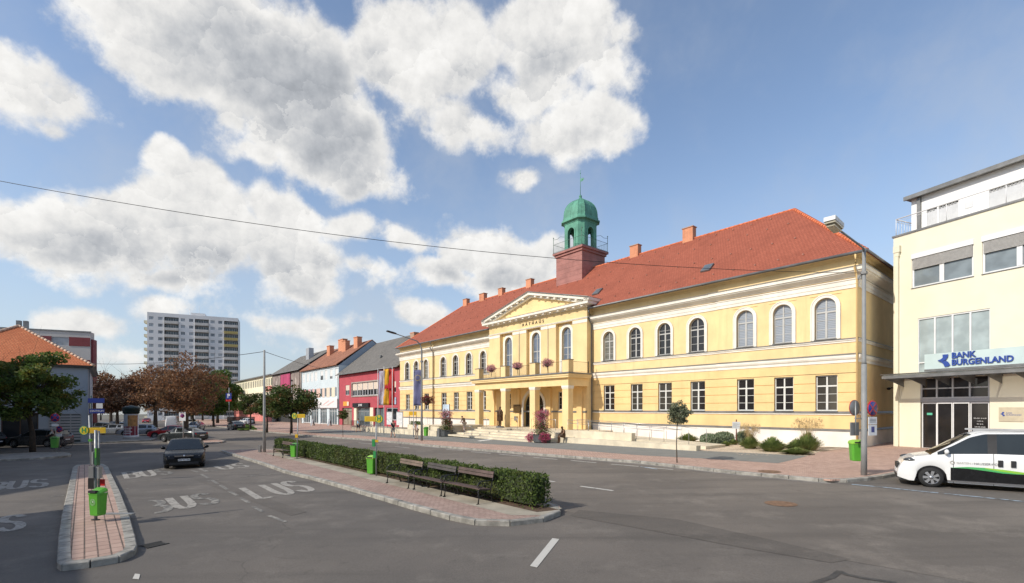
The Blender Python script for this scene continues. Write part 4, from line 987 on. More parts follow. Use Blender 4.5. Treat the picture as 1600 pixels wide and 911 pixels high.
# ================================================================ STREET ROW
def root(t,off,name,label,cat,group=None): 
    p=FP(t,off); return empty(name,(p.x,p.y,0),THROT,label,cat,group)
def simple_window(parent,xa,xb,za,zb,y,fm,pm,mull=2,trans=None,blind=None,fw=.07,name='window'):
    b=MB(); b.box(xa,xa+fw,y-.03,y+.06,za,zb); b.box(xb-fw,xb,y-.03,y+.06,za,zb); b.box(xa+fw,xb-fw,y-.03,y+.06,za,za+fw); b.box(xa+fw,xb-fw,y-.03,y+.06,zb-fw,zb)
    for k in range(1,mull): x=xa+(xb-xa)*k/mull; b.box(x-fw*.6,x+fw*.6,y-.02,y+.06,za+fw,zb-fw)
    if trans: z=za+(zb-za)*trans; b.box(xa+fw,xb-fw,y-.015,y+.06,z-.03,z+.03)
    w=b.build(name,fm,parent); g=MB(); g.poly([(xa,y+.03,za),(xb,y+.03,za),(xb,y+.03,zb),(xa,y+.03,zb)]); g.build('pane',pm,w,recalc=False)
    if blind: q=MB(); q.box(xa+fw*.8,xb-fw*.8,y-.035,y-.032,zb-(zb-za)*blind[0],zb-fw*.6); q.build('blind',blind[1],w)
    return w
def shell(parent,x0,x1,z0,z1,dep,m,ops,rd=.18,name='wall'):
    b=MB(); wall(b,x0,x1,z0,z1,0,ops,rd)
    b.poly([(x0,dep,z0),(x0,0,z0),(x0,0,z1),(x0,dep,z1)]); b.poly([(x1,0,z0),(x1,dep,z0),(x1,dep,z1),(x1,0,z1)]); b.poly([(x1,dep,z0),(x0,dep,z0),(x0,dep,z1),(x1,dep,z1)])
    return b.build(name,m,parent,recalc=False)
def gable_roof(parent,x0,x1,y0,y1,yr,ze,zr,m,wallm,th=.18,ov=.0):
    b=MB()
    for a_,c_,za,zb in ((y0,yr,ze,zr),(y1,yr,ze,zr)):
        b.poly([(x0-ov,a_,za+th),(x1+ov,a_,za+th),(x1+ov,c_,zb+th),(x0-ov,c_,zb+th)]); b.poly([(x0-ov,a_,za),(x0-ov,c_,zb),(x1+ov,c_,zb),(x1+ov,a_,za)])
        b.poly([(x0-ov,a_,za),(x1+ov,a_,za),(x1+ov,a_,za+th),(x0-ov,a_,za+th)])
        for x in (x0-ov,x1+ov): b.poly([(x,a_,za),(x,a_,za+th),(x,c_,zb+th),(x,c_,zb)])
    r=b.build('roof',m,parent)
    for x in (x0+.02,x1-.02): b=MB(); b.poly([(x,y0+.5,ze),(x,y1-.5,ze),(x,yr,zr-.02)]); b.build('gable_wall',wallm,parent,recalc=False)
    return r
GREYT=tilemat('roof_tiles_grey',(.155,.145,.13),(.20,.185,.165),(.06,.055,.05),.3,.3,.4)
BROWNT=tilemat('roof_tiles_brown',(.30,.13,.08),(.36,.165,.10),(.10,.05,.03),.25,.28,.5)
REDW=mat('render_red',(.42,.07,.088),.9,.08,.4,.08,30,stain=.08)
DKRED=mat('render_dark_red',(.12,.03,.03),.9,.1)
BLUEW=mat('render_ice_blue',(.56,.63,.65),.9,.05,.4,.08,30,stain=.08)
BLUEG=mat('gable_blue_grey',(.30,.36,.42),.8,.05)
BEIGE=mat('roller_blind_beige',(.62,.52,.42),.8,.08,5,.2,60)
G_SHOP=glassmat('pane_shop',(.10,.13,.14),.06); G_SHOPD=glassmat('pane_shop_dark',(.02,.025,.03),.05)
G_GOODS=glassmat('pane_goods',(.26,.22,.16),.12)
gR=-.45
RB=root(61.0,0,'shop_house','red rendered shop house with steep dark grey tiled roof, directly left of the town hall','shop house')
o=lambda t:-(t-61.0)
ops=[(o(83.2),o(81.2),5.35,7.3,False),(o(63.5),o(61.8),5.4,7.2,False),(o(79.9),o(68.2),5.1,7.5,False),
 (o(84.9),o(80.0),-1,2.95,False),(o(78.8),o(70.4),-1,3.0,False),(o(65.3),o(60.9)-.3,.9,2.95,False),(o(70.0),o(66.2),-1,2.95,False)]
shell(RB,o(86.45),.75,-1.2,9.3,12,REDW,ops,.3)
b=MB(); b.box(o(86.3),.6,.9,11,-1,9.2); b.build('inner_wall',MATS['interior_dark'],RB)
simple_window(RB,ops[0][0],ops[0][1],5.35,7.3,.1,ALU,G_SHOPD,2,None,(.52,BEIGE)); simple_window(RB,ops[1][0],ops[1][1],5.4,7.2,.1,ALU,G_SHOPD,2,None,(.55,BEIGE))
b=MB(); xa,xb=o(79.9),o(68.2)
b.box(xa-.15,xb+.15,-.12,.0,7.5,7.7); b.box(xa-.15,xb+.15,-.12,.0,4.95,5.1); b.box(xa-.15,xa,-.12,0,5.1,7.5); b.box(xb,xb+.15,-.12,0,5.1,7.5); b.build('bay_surround',mat('surround_taupe',(.36,.31,.27),.8,.1),RB)
for k in range(5):
    w=(xb-xa)/5; simple_window(RB,xa+k*w+.1,xa+(k+1)*w-.1,5.15,7.45,.12,ALU,G_SHOPD,2,None,(.55,BEIGE)); 
simple_window(RB,ops[3][0],ops[3][1],-.35,2.9,.2,DKRED,G_GOODS,2,.8,name='shop_window')
simple_window(RB,ops[5][0],ops[5][1],.95,2.9,.15,ALU,G_SHOPD,2,name='shop_window')
simple_window(RB,ops[6][0],ops[6][1],-.4,2.9,.25,DKRED,G_SHOP,2,name='shop_door')
simple_window(RB,ops[4][0]+.2,ops[4][1]-.2,-.4,2.95,.26,ALUG,G_SHOP,4,.8,name='shop_front')
b=MB(); b.box(o(78.8),o(77.6),-.1,.28,-1,2.98); b.box(o(71.6),o(70.3),-.1,.28,-1,2.98); b.build('entrance_pillar',mat('pillar_cream',(.74,.68,.52),.8,.05),RB)
b=MB(); b.box(o(78.9),o(71.7),-.35,-.02,3.03,3.8); s_=b.build('sign_board',mat('sign_black',(.012,.012,.014),.4,.05),RB)
text('lettering','JONE',.5,ALU,s_,TXF(o(75.2),-.37,3.42),.01,.01,1.4)
b=MB(); b.box(o(84.1),o(81.2),-.12,-.02,3.3,4.15); s_=b.build('orange_sign',mat('sign_orange',(.75,.33,.05),.5,.1),RB); b=MB(); b.box(o(82.1),o(81.2),-.14,-.122,3.35,4.1); b.build('sign_patch',mat('sign_peach',(.8,.62,.5),.5,.2,6),s_)
b=MB(); b.box(o(64.6),o(61.6),-.12,-.02,3.5,4.6); s_=b.build('blue_sign',mat('sign_blue_grey',(.35,.45,.55),.5,.3,3),RB); b=MB(); b.box(o(64.0),o(62.2),-.14,-.122,4.1,4.5); b.build('sign_patch',mat('sign_navy',(.04,.07,.2),.5),s_)
rr=gable_roof(RB,o(86.6),.75,-.55,17.,8.0,9.3,16.3,GREYT,REDW)
b=MB(); b.tube([(o(86.8),-.62,9.36),(.75,-.62,9.36)],.09,6); b.tube([(o(86.75),-.2,9.2),(o(86.75),-.1,-.4)],.06,6); b.build('gutter',ZINC,RB)
b=MB(); b.box(o(68.4),o(67.0),6.0,6.9,14.4,16.1); b.box(o(68.5),o(66.9),5.95,6.95,16.1,16.25); b.build('chimney',BRK,rr)
b=MB(); b.box(o(72.8),o(72.3),2.2,2.5,11.9,12.35); b.build('roof_vent',ZINC,rr)
BB=root(86.8,0,'shop_house','three-storey ice blue shop house with brown tiled roof and white shop band','shop house')
o=lambda t:-(t-86.8)
up=[(110.2,108.4),(107.2,105.3),(104.2,102.4),(101.5,99.7),(97.6,95.9),(94.9,93.3),(91.8,90.3),(88.8,87.4)]
ops=[(o(a_),o(c_),8.86,10.85,False) for a_,c_ in up]; mid=[(o(a_)+.0,o(c_)-.55,5.25,7.1,False) for a_,c_ in up]
sh=[(o(109.5),o(104.6),-1,2.9,False),(o(103.8),o(99.0),-1,2.9,False),(o(97.8),o(93.6),-1,2.9,False),(o(92.2),o(87.8),-1,2.9,False)]
shell(BB,o(110.8),0,-1.5,11.45,13,BLUEW,ops+mid+sh,.2)
b=MB(); b.box(o(110.5),-.3,.6,12.5,-1,11.2); b.build('inner_wall',MATS['interior_dark'],BB)
ROLL=mat('roller_white',(.66,.66,.64),.7,.05,4,.2,60)
for k,q in enumerate(ops): simple_window(BB,q[0],q[1],q[2],q[3],.08,ALU,G_SHOPD,1 if k%2 else 2,None,([.96,.96,.96,.96,.5,.96,.7,.96][k],ROLL))
panc=[(.62,.25,.28),(.64,.33,.33),(.66,.40,.36),(.68,.46,.38),(.70,.52,.42),(.72,.58,.45),(.74,.64,.48),(.76,.68,.5)]
for k,q in enumerate(mid):
    simple_window(BB,q[0],q[1],q[2],q[3],.1,ALU,G_SHOP,1,None)
    if k<7: b=MB(); nx_=mid[k+1][0]; b.box(q[1]+.12,nx_-.12,-.03,-.003,5.15,7.15); b.build('colour_panel',mat('panel_%d'%k,panc[k],.7,.03),BB)
for q in sh: simple_window(BB,q[0],q[1],-.5,2.88,.12,ALU,G_SHOP,3,.82,fw=.12,name='shop_window')
b=MB(); b.box(o(110.8),o(86.9),-.3,-.003,2.95,4.78); s_=b.build('sign_band',mat('band_white',(.74,.71,.69),.6,.04),BB)
BLK=mat('letters_black',(.015,.015,.015),.5)
text('lettering','Quadila',1.25,BLK,s_,TXF(o(101.2),-.33,3.85),.02,.05,1.15); 
SAL=mat('stroke_salmon',(.72,.40,.36),.6)
b=MB()
for x0,z0_,x1,z1_ in ((95,3.5,91.5,4.3),(92.6,3.4,88.6,4.2)): b.box(o(x0),o(x0)+.01,-.31,-.3,3,3); b.poly([(o(x0),-.31,z0_),(o(x1),-.31,z1_),(o(x1),-.31,z1_+.2),(o(x0),-.31,z0_+.16)])
b.build('sign_stroke',SAL,s_,recalc=False)
rr=gable_roof(BB,o(110.8),0.,-.5,14.5,7.0,11.45,17.0,BROWNT,BLUEG)
for t,w,h,yy in ((104.7,1.9,2.2,4.6),(99.6,2.9,2.5,5.6),(96.2,2.2,2.2,5.),(90.0,2.0,2.2,5.2)):
    b=MB(); zz=11.45+(yy+.5)*.74; b.box(o(t)-w/2,o(t)+w/2,yy-.5,yy+.5,zz-.8,zz+h); b.box(o(t)-w/2-.08,o(t)+w/2+.08,yy-.58,yy+.58,zz+h-.15,zz+h); b.build('chimney',BRK,rr)
GB_=root(111.3,0,'shop_house','house with big brown and magenta facade posters under a long grey roof','shop house')
o=lambda t:-(t-111.3)
MUR=mat('facade_grey_brown',(.24,.20,.175),.8,.3,.35,.1)
b=MB(); shell(GB_,o(137.2),0,-2,12,14,MUR,[(o(135),o(113),-1.5,3.2,False)],.4)
b=MB(); b.box(o(137),-.2,.8,13,-1.5,11.8); b.build('inner_wall',MATS['interior_dark'],GB_)
b=MB(); b.box(o(128.3),o(119.8),-.25,-.02,3.6,11.7); pst=b.build('facade_poster',mat('poster_magenta',(.42,.05,.13),.6,.15,.4),GB_)
b=MB(); b.box(o(126.2),o(122.6),-.27,-.252,6.2,8.0); b.build('poster_field',mat('poster_brown',(.3,.13,.08),.6,.2,3),pst)
for t0,t1 in ((136.6,129.0),(118.3,112.3)):
    b=MB(); b.box(o(t0),o(t1),-.15,-.02,3.9,11.6); q=b.build('facade_poster',mat('poster_taupe',(.27,.21,.18),.6,.35,.5),GB_)
    b=MB(); xm=(o(t0)+o(t1))/2; b.prism([(xm-1.6,-.17),(xm+1.9,-.17),(xm+.5,-.155),(xm-.3,-.155)],4.2,7.5); b.ball((xm+.2,-.16,9.0),1.0,10,8,(.7,.02,1.4)); b.build('poster_figure',mat('poster_figure',(.42,.36,.31),.6,.25,1.5),q)
gable_roof(GB_,o(137.4),0,-.6,15,7.5,11.95,17.6,GREYT,MUR)
b=MB(); b.tube([(o(137.4),-.68,12.02),(0,-.68,12.02)],.1,5); b.build('gutter',ZINC,GB_)
b=MB(); b.box(o(121),o(118.6),4,5.2,15,18.3); b.build('roof_vent_box',ALUG,GB_)
CB=root(138.0,0,'office_block','long three-storey cream office block with salmon pink ground floor','office block')
o=lambda t:-(t-138.0)
CRM=mat('render_vanilla',(.78,.72,.52),.9,.05,.3,.05); PKW=mat('render_salmon',(.56,.20,.17),.9,.08,.3,.05)
cols=[o(190.5)+k*2.43 for k in range(22)]
ops=[(x,x+1.15,9.35,11.4,False) for x in cols]+[(x,x+1.15,5.2,7.6,False) for x in cols]+[(x,x+1.15,.8,2.9,False) for x in cols[1:]]
b=MB(); wall(b,o(191.7),0,3.95,12.15,0,ops[:44],.2); b.poly([(o(191.7),14,-3),(o(191.7),0,-3),(o(191.7),0,12.15),(o(191.7),14,12.15)]); b.poly([(0,0,-3),(0,14,-3),(0,14,12.15),(0,0,12.15)]); b.build('wall',CRM,CB,recalc=False)
b=MB(); wall(b,o(191.7),0,-3,3.95,-.03,ops[44:],.2); b.poly([(o(191.7),-.03,3.95),(0,-.03,3.95),(0,.0,3.95),(o(191.7),0,3.95)]); b.build('ground_floor_wall',PKW,CB,recalc=False)
b=MB(); b.box(o(191),-.5,.6,13,-2,12); b.build('inner_wall',MATS['interior_dark'],CB)
b=MB(); b.box(o(191.8),o(179),-.06,-.0,7.7,9.25); b.build('salmon_panel',PKW,CB); b=MB(); b.box(o(146),o(138.2),-.06,-.0,7.7,9.25); b.build('salmon_panel',PKW,CB)
def twomesh(name,fm,pm,w,h,mull=2):
    b=MB(); fw=.07
    b.box(0,fw,0,.08,0,h); b.box(w-fw,w,0,.08,0,h); b.box(fw,w-fw,0,.08,0,fw); b.box(fw,w-fw,0,.08,h-fw,h)
    for k in range(1,mull): b.box(w*k/mull-.035,w*k/mull+.035,0.,.08,fw,h-fw)
    b.cur=1; b.poly([(0,.05,0),(w,.05,0),(w,.05,h),(0,.05,h)]); me=b.build(name,[fm,pm]).data
    bpy.data.objects.remove(bpy.data.objects[-1] if False else [x for x in bpy.data.objects if x.data==me][0]); return me
wm=twomesh('window',ALUG,G_SHOPD,1.15,2.05,1); wm2=twomesh('window',ALUG,G_SHOPD,1.15,2.4,1)
for k,q in enumerate(ops):
    x=bpy.data.objects.new('window',wm if q[3]-q[2]<2.3 else wm2); COL.objects.link(x); x.parent=CB; x.location=(q[0],.1,q[2])
b=MB(); b.box(o(192.3),.2,-.7,15,12.15,12.4); b.prism([(o(192.3),-.7),(.2,-.7),(.2,15),(o(192.3),15)],12.4,lambda p:12.45 if p[1]<0 else 13.2); b.build('roof',ZINC,CB)
# ================================================================ HIGH-RISE
HV=Vector((.902,.432)); HRt=empty('tower_block',(-149.2,197.6,0),math.atan2(.432,.902),'pale grey fourteen-storey residential tower block rising behind the brown trees','tower block')
HW=mat('panel_pale',(.76,.74,.72),.85,.06,.15,.0,stain=.15); HB=mat('balcony_concrete',(.55,.52,.48),.8,.15,.4)
G_HR=glassmat('pane_highrise',(.10,.12,.14),.1); G_HRL=glassmat('pane_highrise_light',(.34,.36,.38),.2)
b=MB(); zr0=39.3
cols=[(.62,2.15),(3.69,5.24),(11.46,12.93),(14.38,15.91),(22.08,23.69),(24.97,26.5)]; bal=[(5.77,10.76),(16.5,21.51),(27.15,32.36)]
rows=[zr0-2.82*k for k in range(15)]
wall(b,0,32.4,-3,42.3,0,[(a_,c_,z,z+1.35,False) for a_,c_ in cols for z in rows]+[(a_,c_,z-1.1,z+1.45,False) for a_,c_ in bal for z in rows],.3)
b.poly([(0,12,-3),(0,0,-3),(0,0,42.3),(0,12,42.3)]); b.poly([(32.4,0,-3),(32.4,12,-3),(32.4,12,42.3),(32.4,0,42.3)]); b.poly([(0,0,42.3),(32.4,0,42.3),(32.4,12,42.3),(0,12,42.3)])
b.build('wall',HW,HRt,recalc=False)
b=MB(); b.box(.3,32,1.3,11.5,-2,42); b.build('recess_wall',mat('recess_grey',(.16,.155,.15),.9,.2,.4),HRt)
b=MB(); b.box(14.9,20,1,7,42.3,43.4); b.tube([(14.2,3,42.3),(14.2,3,45.5)],.08,4); b.tube([(17.6,3,43.4),(17.6,3,47)],.06,4); b.build('roof_room',HW,HRt)
hw1=twomesh('window',ALU,G_HR,1.53,1.35,3); hw2=twomesh('window',ALU,G_HRL,1.53,1.35,3)
rg=random.Random(5)
for a_,c_ in cols:
    for z in rows:
        x=bpy.data.objects.new('window',hw1 if rg.random()<.5 else hw2); COL.objects.link(x); x.parent=HRt; x.location=(a_,.1,z)
YB=mat('balcony_yellow',(.42,.33,.12),.8,.1); 
bme={}
def balmesh(m,key,w):
    if key not in bme:
        b=MB(); b.box(0,w,-.45,-.3,-1.2,-.15); b.box(0,w,-.3,.9,-1.25,-1.12); b.box(0,.06,-.3,.3,-1.12,-.15); b.box(w-.06,w,-.3,.3,-1.12,-.15); o_=b.build('balcony',m); bme[key]=o_.data; bpy.data.objects.remove(o_)
    return bme[key]
balg=twomesh('balcony_glazing',ALU,G_HR,4.4,1.9,5)
for i,(a_,c_) in enumerate(bal):
    for k,z in enumerate(rows):
        yl=(i==2 and k in (1,2,3)); me=balmesh(YB if yl else HB,(yl,round(c_-a_,1)),c_-a_)
        x=bpy.data.objects.new('balcony',me); COL.objects.link(x); x.parent=HRt; x.location=(a_,0,z)
        x=bpy.data.objects.new('balcony_glazing',balg); COL.objects.link(x); x.parent=HRt; x.location=(a_+.3,1.15,z-.6)
YC=mat('balcony_cream',(.60,.56,.42),.8,.1)
for k,z in enumerate(rows):
    b=MB(); b.box(-1.5,-.02,2,6,z-1.3,z-.2); b.build('side_balcony',YC,HRt)
# ================================================================ LEFT HOUSES
LH=empty('corner_house',(-43,49,0),math.atan2(.64,.768),'pale blue-grey corner house with bright orange hipped tile roof behind the street tree','house')
PB=mat('render_pale_blue',(.42,.46,.50),.9,.06,.3,.05,stain=.1)
ops=[(-3.0,-1.8,3.9,5.6,False),(-6.0,-4.8,3.9,5.6,False),(-9.0,-7.8,3.9,5.6,False),(-2.9,-.5,-.6,2.3,False),(-6.1,-3.6,-.6,2.4,False),(-9.6,-6.8,-.3,2.3,False)]
shell(LH,-11,0,-1.5,7.1,18,PB,ops,.2)
b=MB(); b.box(-10.8,-.2,.5,17.5,-1,7); b.build('inner_wall',MATS['interior_dark'],LH)
for q in ops[:3]: simple_window(LH,q[0],q[1],q[2],q[3],.1,ALU,G_SHOPD,2,.7)
simple_window(LH,*ops[3][:4],.1,ALUG,G_SHOP,3,name='shop_window'); simple_window(LH,*ops[4][:4],.1,mat('door_brown',(.10,.05,.03),.6),G_SHOPD,2,name='shop_door'); simple_window(LH,*ops[5][:4],.1,ALUG,G_SHOP,4,name='shop_window')
b=MB()
for k in range(9): b.box(-2.9,-.5,-.04,-.0,-.3+k*.28,-.1+k*.28)
b.build('grey_shutter',ALUG,LH)
ORT=tilemat('roof_tiles_orange',(.56,.17,.07),(.62,.21,.09),(.22,.08,.04),.22,.24,.4)
b=MB(); e=.5; zr_=11.35; ze=7.15
b.poly([(-11-e,-e,ze),(e,-e,ze),(-5.5,5.5,zr_)]); b.poly([(e,-e,ze),(e,18+e,ze),(-5.5,12.5,zr_),(-5.5,5.5,zr_)]); b.poly([(e,18+e,ze),(-11-e,18+e,ze),(-5.5,12.5,zr_)]); b.poly([(-11-e,18+e,ze),(-11-e,-e,ze),(-5.5,5.5,zr_),(-5.5,12.5,zr_)]); b.poly([(-11-e,-e,ze-.02),(-11-e,18+e,ze-.02),(e,18+e,ze-.02),(e,-e,ze-.02)])
rr=b.build('roof',ORT,LH)
b=MB(); ridge((e,-e,ze),(-5.5,5.5,zr_),.13,.4); ridge((-11-e,-e,ze),(-5.5,5.5,zr_),.13,.4); b.build('ridge_tiles',mat('ridge_pale',(.60,.42,.30),.8,.3,5),rr)
b=MB(); b.sweep([(0,6.9),(.3,6.92),(.5,7.1),(.58,7.13),(0,7.13)],[(-11,18),(-11,0),(0,0),(0,18)]); b.tube([(.1,-.1,6.9),(.1,-.1,-.5)],.06,6); b.build('eave_cornice',ZINC,LH)
MH=empty('apartment_house',(-65.6,75.2,0),math.atan2(.398,.917),'modern white and dark red apartment house behind the orange roof','apartment house')
MW=mat('render_warm_white',(.50,.48,.45),.9,.05,.3); MR=mat('cladding_dark_red',(.20,.035,.04),.7,.1,.5)
wq=[(-10.2,-7.6),(-4.7,-2.6)]
rws=[(12.45,13.75),(8.9,10.3),(5.4,6.8)]
shell(MH,-26,0,-2,14.7,1.5,MW,[(a_,c_,z0_,z1_,False) for a_,c_ in wq+[(-15,-12),(-22,-19)] for z0_,z1_ in rws],.2)
b=MB(); b.poly([(-26,0,14.7),(0,0,14.7),(0,1.5,14.7),(-26,1.5,14.7)]); b.box(-26,.1,-.08,-.0,14.6,14.8); b.build('roof',ZINC,MH)
for z0_,z1_ in rws:
    for a_,c_ in ((-12,-10.2),(-7.6,-4.7),(-2.6,-.05),(-19,-15)): b=MB(); b.box(a_,c_,-.05,-.002,z0_,z1_+.05); b.build('red_band',MR,MH)
    for a_,c_ in wq+[(-15,-12),(-22,-19)]: simple_window(MH,a_,c_,z0_,z1_,.1,ALUG,G_HRL if a_>-5 else G_HR,1)
b=MB(); b.box(0.02,.3,.2,1.6,-2,13.6); b.build('stair_tower',MR,MH)
for x in (-22,-9,-8.2): b=MB(); b.box(x,x+.5,.6,1.1,14.7,16.0); b.build('chimney',ZINC,MH)
# ================================================================ HOUSES LEFT OF THE FRAME (they throw the long shadows on the square)
def offhouse(loc,rz,w,d,h,col,label,nx,nz):
    e=empty('town_house',loc,rz,label,'house'); ops=[]
    for i in range(nx):
        for j in range(nz):
            x=-w+(i+.5)*w/nx; ops.append((x-.55,x+.55,1.2+j*3.1,2.9+j*3.1,False))
    m=mat('render_'+label.split()[0],col,.9,.06,.4,.05)
    shell(e,-w,0,-1.5,h,d,m,ops,.2)
    me=twomesh('window',ALU,G_SHOPD,1.1,1.7)
    for q in ops: x=bpy.data.objects.new('window',me); COL.objects.link(x); x.parent=e; x.location=(q[0],.1,q[2])
    b=MB(); b.box(-w-.3,.3,-.3,d+.3,h,h+.25); b.build('roof',ZINC,e)
    b=MB(); b.box(-w+.2,-.2,.5,d-.2,-1,h-.1); b.build('inner_wall',MATS['interior_dark'],e)
offhouse((-35.5,25.2,0),R(90),18,14,13.75,(.6,.52,.4),'ochre town house on the left side of the square, out of the picture',6,4)
offhouse((-41,37.6,0),R(90),9,14,8.75,(.55,.56,.55),'grey town house beside the corner house on the left',3,2)
offhouse((-25.3,7.2,0),math.atan2(-.73,.68)+math.pi,20,12,9.75,(.62,.5,.45),'rose town house behind and left of the camera',5,3)
# ================================================================ VEGETATION
BARK=mat('bark',(.10,.08,.06),.95,.35,5,.7,20); BARKD=mat('bark_dark',(.045,.036,.028),.95,.3,5,.7,20)
L_LOC=leafmat('leaf_locust',(.065,.115,.028),(.14,.20,.045),(.26,.21,.04),.45)
L_BRN=leafmat('leaf_rust',(.18,.085,.04),(.31,.155,.075),(.23,.15,.08),.4)
L_BRD=leafmat('leaf_brown_dark',(.075,.035,.022),(.13,.06,.03),(.08,.05,.03),.25)
L_GRN=leafmat('leaf_green',(.05,.10,.02),(.12,.19,.035),(.16,.22,.04),.35)
L_CHR=leafmat('leaf_cherry',(.05,.09,.022),(.10,.14,.03),(.20,.10,.04),.3)
L_OLV=leafmat('leaf_olive',(.13,.15,.09),(.22,.24,.15),(.10,.12,.06),.15)
L_HDG=leafmat('leaf_hedge',(.06,.095,.022),(.12,.165,.035),(.11,.12,.03),.3)
L_GRS=leafmat('blade_green',(.17,.23,.07),(.28,.33,.11),(.34,.32,.14),.3); L_LAV=leafmat('leaf_grey_green',(.17,.22,.13),(.26,.30,.18),(.21,.24,.16),.25)
L_STR=leafmat('blade_straw',(.45,.33,.16),(.58,.45,.26),(.35,.28,.13),.25)
F_PNK=leafmat('flower_pink',(.58,.09,.20),(.72,.20,.34),(.38,.03,.09),.25); F_RED=leafmat('flower_dark_red',(.22,.02,.035),(.36,.05,.07),(.12,.02,.03),.2); F_MIX=leafmat('flower_rose',(.60,.16,.24),(.78,.42,.50),(.42,.06,.10),.25)
def tree(loc,h,cb,rad,nclump,nleaf,lsize,lm,bark,tr,seed,label,group,name='tree',lean=(0,0),clr=.28,flatk=.0,twig=0,shell_=.55,top=1.0,cat='tree'):
    """h total height, cb crown base, rad crown radius; clumps of leaf-sized faces on real limbs"""
    rng=np.random.default_rng(seed); T=empty(name,tuple(loc),0,label,cat,group)
    cz=(h+cb)/2; rz=(h-cb)/2; C=[]
    while len(C)<nclump:
        p=rng.normal(size=3); p/=np.linalg.norm(p); r=rng.uniform(shell_,1)**.8*rng.uniform(.82,1.12)
        q=p*r
        if q[2]<-.75: continue
        k=1.0-.25*max(0,q[2])*(1-top)
        C.append([q[0]*rad*k+lean[0],q[1]*rad*k+lean[1],cz+q[2]*rz])
    C=np.array(C); cs=rad*clr*rng.uniform(.6,1.35,size=nclump)
    b=MB(); b.smooth=True; th=cb+rz*.15; f=Vector((lean[0]*.4,lean[1]*.4,th))
    b.tube([(0,0,-.2),(rng.uniform(-.05,.05),rng.uniform(-.05,.05),th*.5),f,f+Vector((lean[0]*.2,lean[1]*.2,rz*.9))],[tr*1.25,tr,tr*.75,tr*.2],9)
    nb=min(nclump,34)
    for i in range(nb):
        c=Vector(C[i]); s=f+Vector((0,0,rng.uniform(-.1,.7)*rz*.8)); m=(s+c)/2+Vector((rng.normal()*.1*rad,rng.normal()*.1*rad,-.05*rad))
        b.tube([s,m,c],[tr*.38,tr*.22,tr*.07],5,cap=False)
        for j in range(3+twig):
            e=c+Vector(rng.normal(size=3))*cs[i]*1.1; st=m.lerp(c,rng.uniform(.2,1.)); b.tube([st,(st+e)/2+Vector(rng.normal(size=3))*.06*rad,e],[tr*.09,tr*.06,tr*.025],3,cap=False)
    b.build('trunk',bark,T)
    w=cs**2; idx=rng.choice(nclump,size=nleaf,p=w/w.sum()); 
    d=rng.normal(size=(nleaf,3)); d/=np.linalg.norm(d,axis=1)[:,None]; d*=(rng.uniform(0,1,size=(nleaf,1))**.45); d[:,2]*=.62
    P=C[idx]+d*cs[idx][:,None]*1.15
    U,V=rnd_leaves(rng,P,lsize,flatk); o=quads_mesh('crown',P,U,V,lm,T); return T
# big locust tree at the left
p=at(51,704,.12); tree(p,8.0,2.2,3.9,60,15000,.095,L_LOC,BARKD,.17,11,'large dark leafy locust tree beside the grey estate car on the left',None,'locust_tree',(-.7,0),.19,.4,3,.3)
p=at(-95,704,.12); tree(p,8.2,2.4,4.0,50,16000,.12,L_LOC,BARKD,.17,12,'dark locust tree at the left edge of the picture',None,'locust_tree',(.6,0),.26,.4,0,.35)
# chestnuts with rusty leaves
g='rust brown chestnut trees along the car park'
tree(at(291,688,.12),8.3,2.1,4.1,85,8000,.085,L_BRN,BARK,.26,21,'rust brown chestnut tree rising from the parking island behind the black car',g,'chestnut_tree',(0,0),.2,0,5,.35)
tree(at(243,675,0),10.9,2.9,5.4,90,8000,.115,L_BRN,BARK,.28,22,'brown chestnut tree behind the red hatchback',g,'chestnut_tree',(0,0),.2,0,5,.35)
tree(Vector((-58,71,-.8)),8.6,2.6,4.6,70,6500,.12,L_BRD,BARK,.22,23,'sparse brown chestnut tree right behind the advertising column',g,'chestnut_tree',(0,0),.2,0,5,.4)
tree(Vector((-66,68,-.9)),8.0,2.0,4.6,60,14000,.13,L_BRD,BARKD,.22,24,'dark purple-brown tree left of the advertising column',g,'chestnut_tree',(0,0),.3,0,1,.3)
tree(Vector((-88,106,-1.3)),12.5,3.5,7.,70,7000,.17,L_BRN,BARK,.3,25,'far brown chestnut tree in front of the left part of the tower block',g,'chestnut_tree',(0,0),.22,0,4,.35)
tree(Vector((-69,104,-1)),9.8,3.,5.6,60,5500,.16,L_BRN,BARK,.26,26,'far brown chestnut tree above the white delivery van',g,'chestnut_tree',(0,0),.22,0,3,.35)
tree(Vector((-105,122,-1.5)),11.5,3.,7.0,60,9000,.17,L_BRD,BARK,.26,27,'far dull brown tree left of the tower block base',g,'chestnut_tree',(0,0),.25,0,3,.35)
g='bushy green trees left of the office block'
tree(Vector((-78,128,-1.1)),13.9,2,5.2,70,14000,.24,L_GRN,BARKD,.35,31,'tall bright green tree right below the tower block',g,'green_tree',(0,0),.28,0,0,.4)
tree(Vector((-99,160,-1.4)),15,2,7,60,11000,.28,L_GRN,BARKD,.35,32,'far green tree behind the bright green tree',g,'green_tree',(0,0),.28,0,0,.4)
tree(Vector((-60.5,98,-.9)),7.8,2.0,3.6,45,8000,.17,L_GRN,BARKD,.2,33,'round green tree behind the blue parking sign',g,'green_tree',(0,0),.3,0,0,.4)
tree(Vector((-66,100,-1)),7.8,2.1,3.6,50,9000,.17,L_CHR,BARKD,.2,34,'dull green street tree left of the blue parking sign',g,'green_tree',(0,0),.3,0,1,.4)
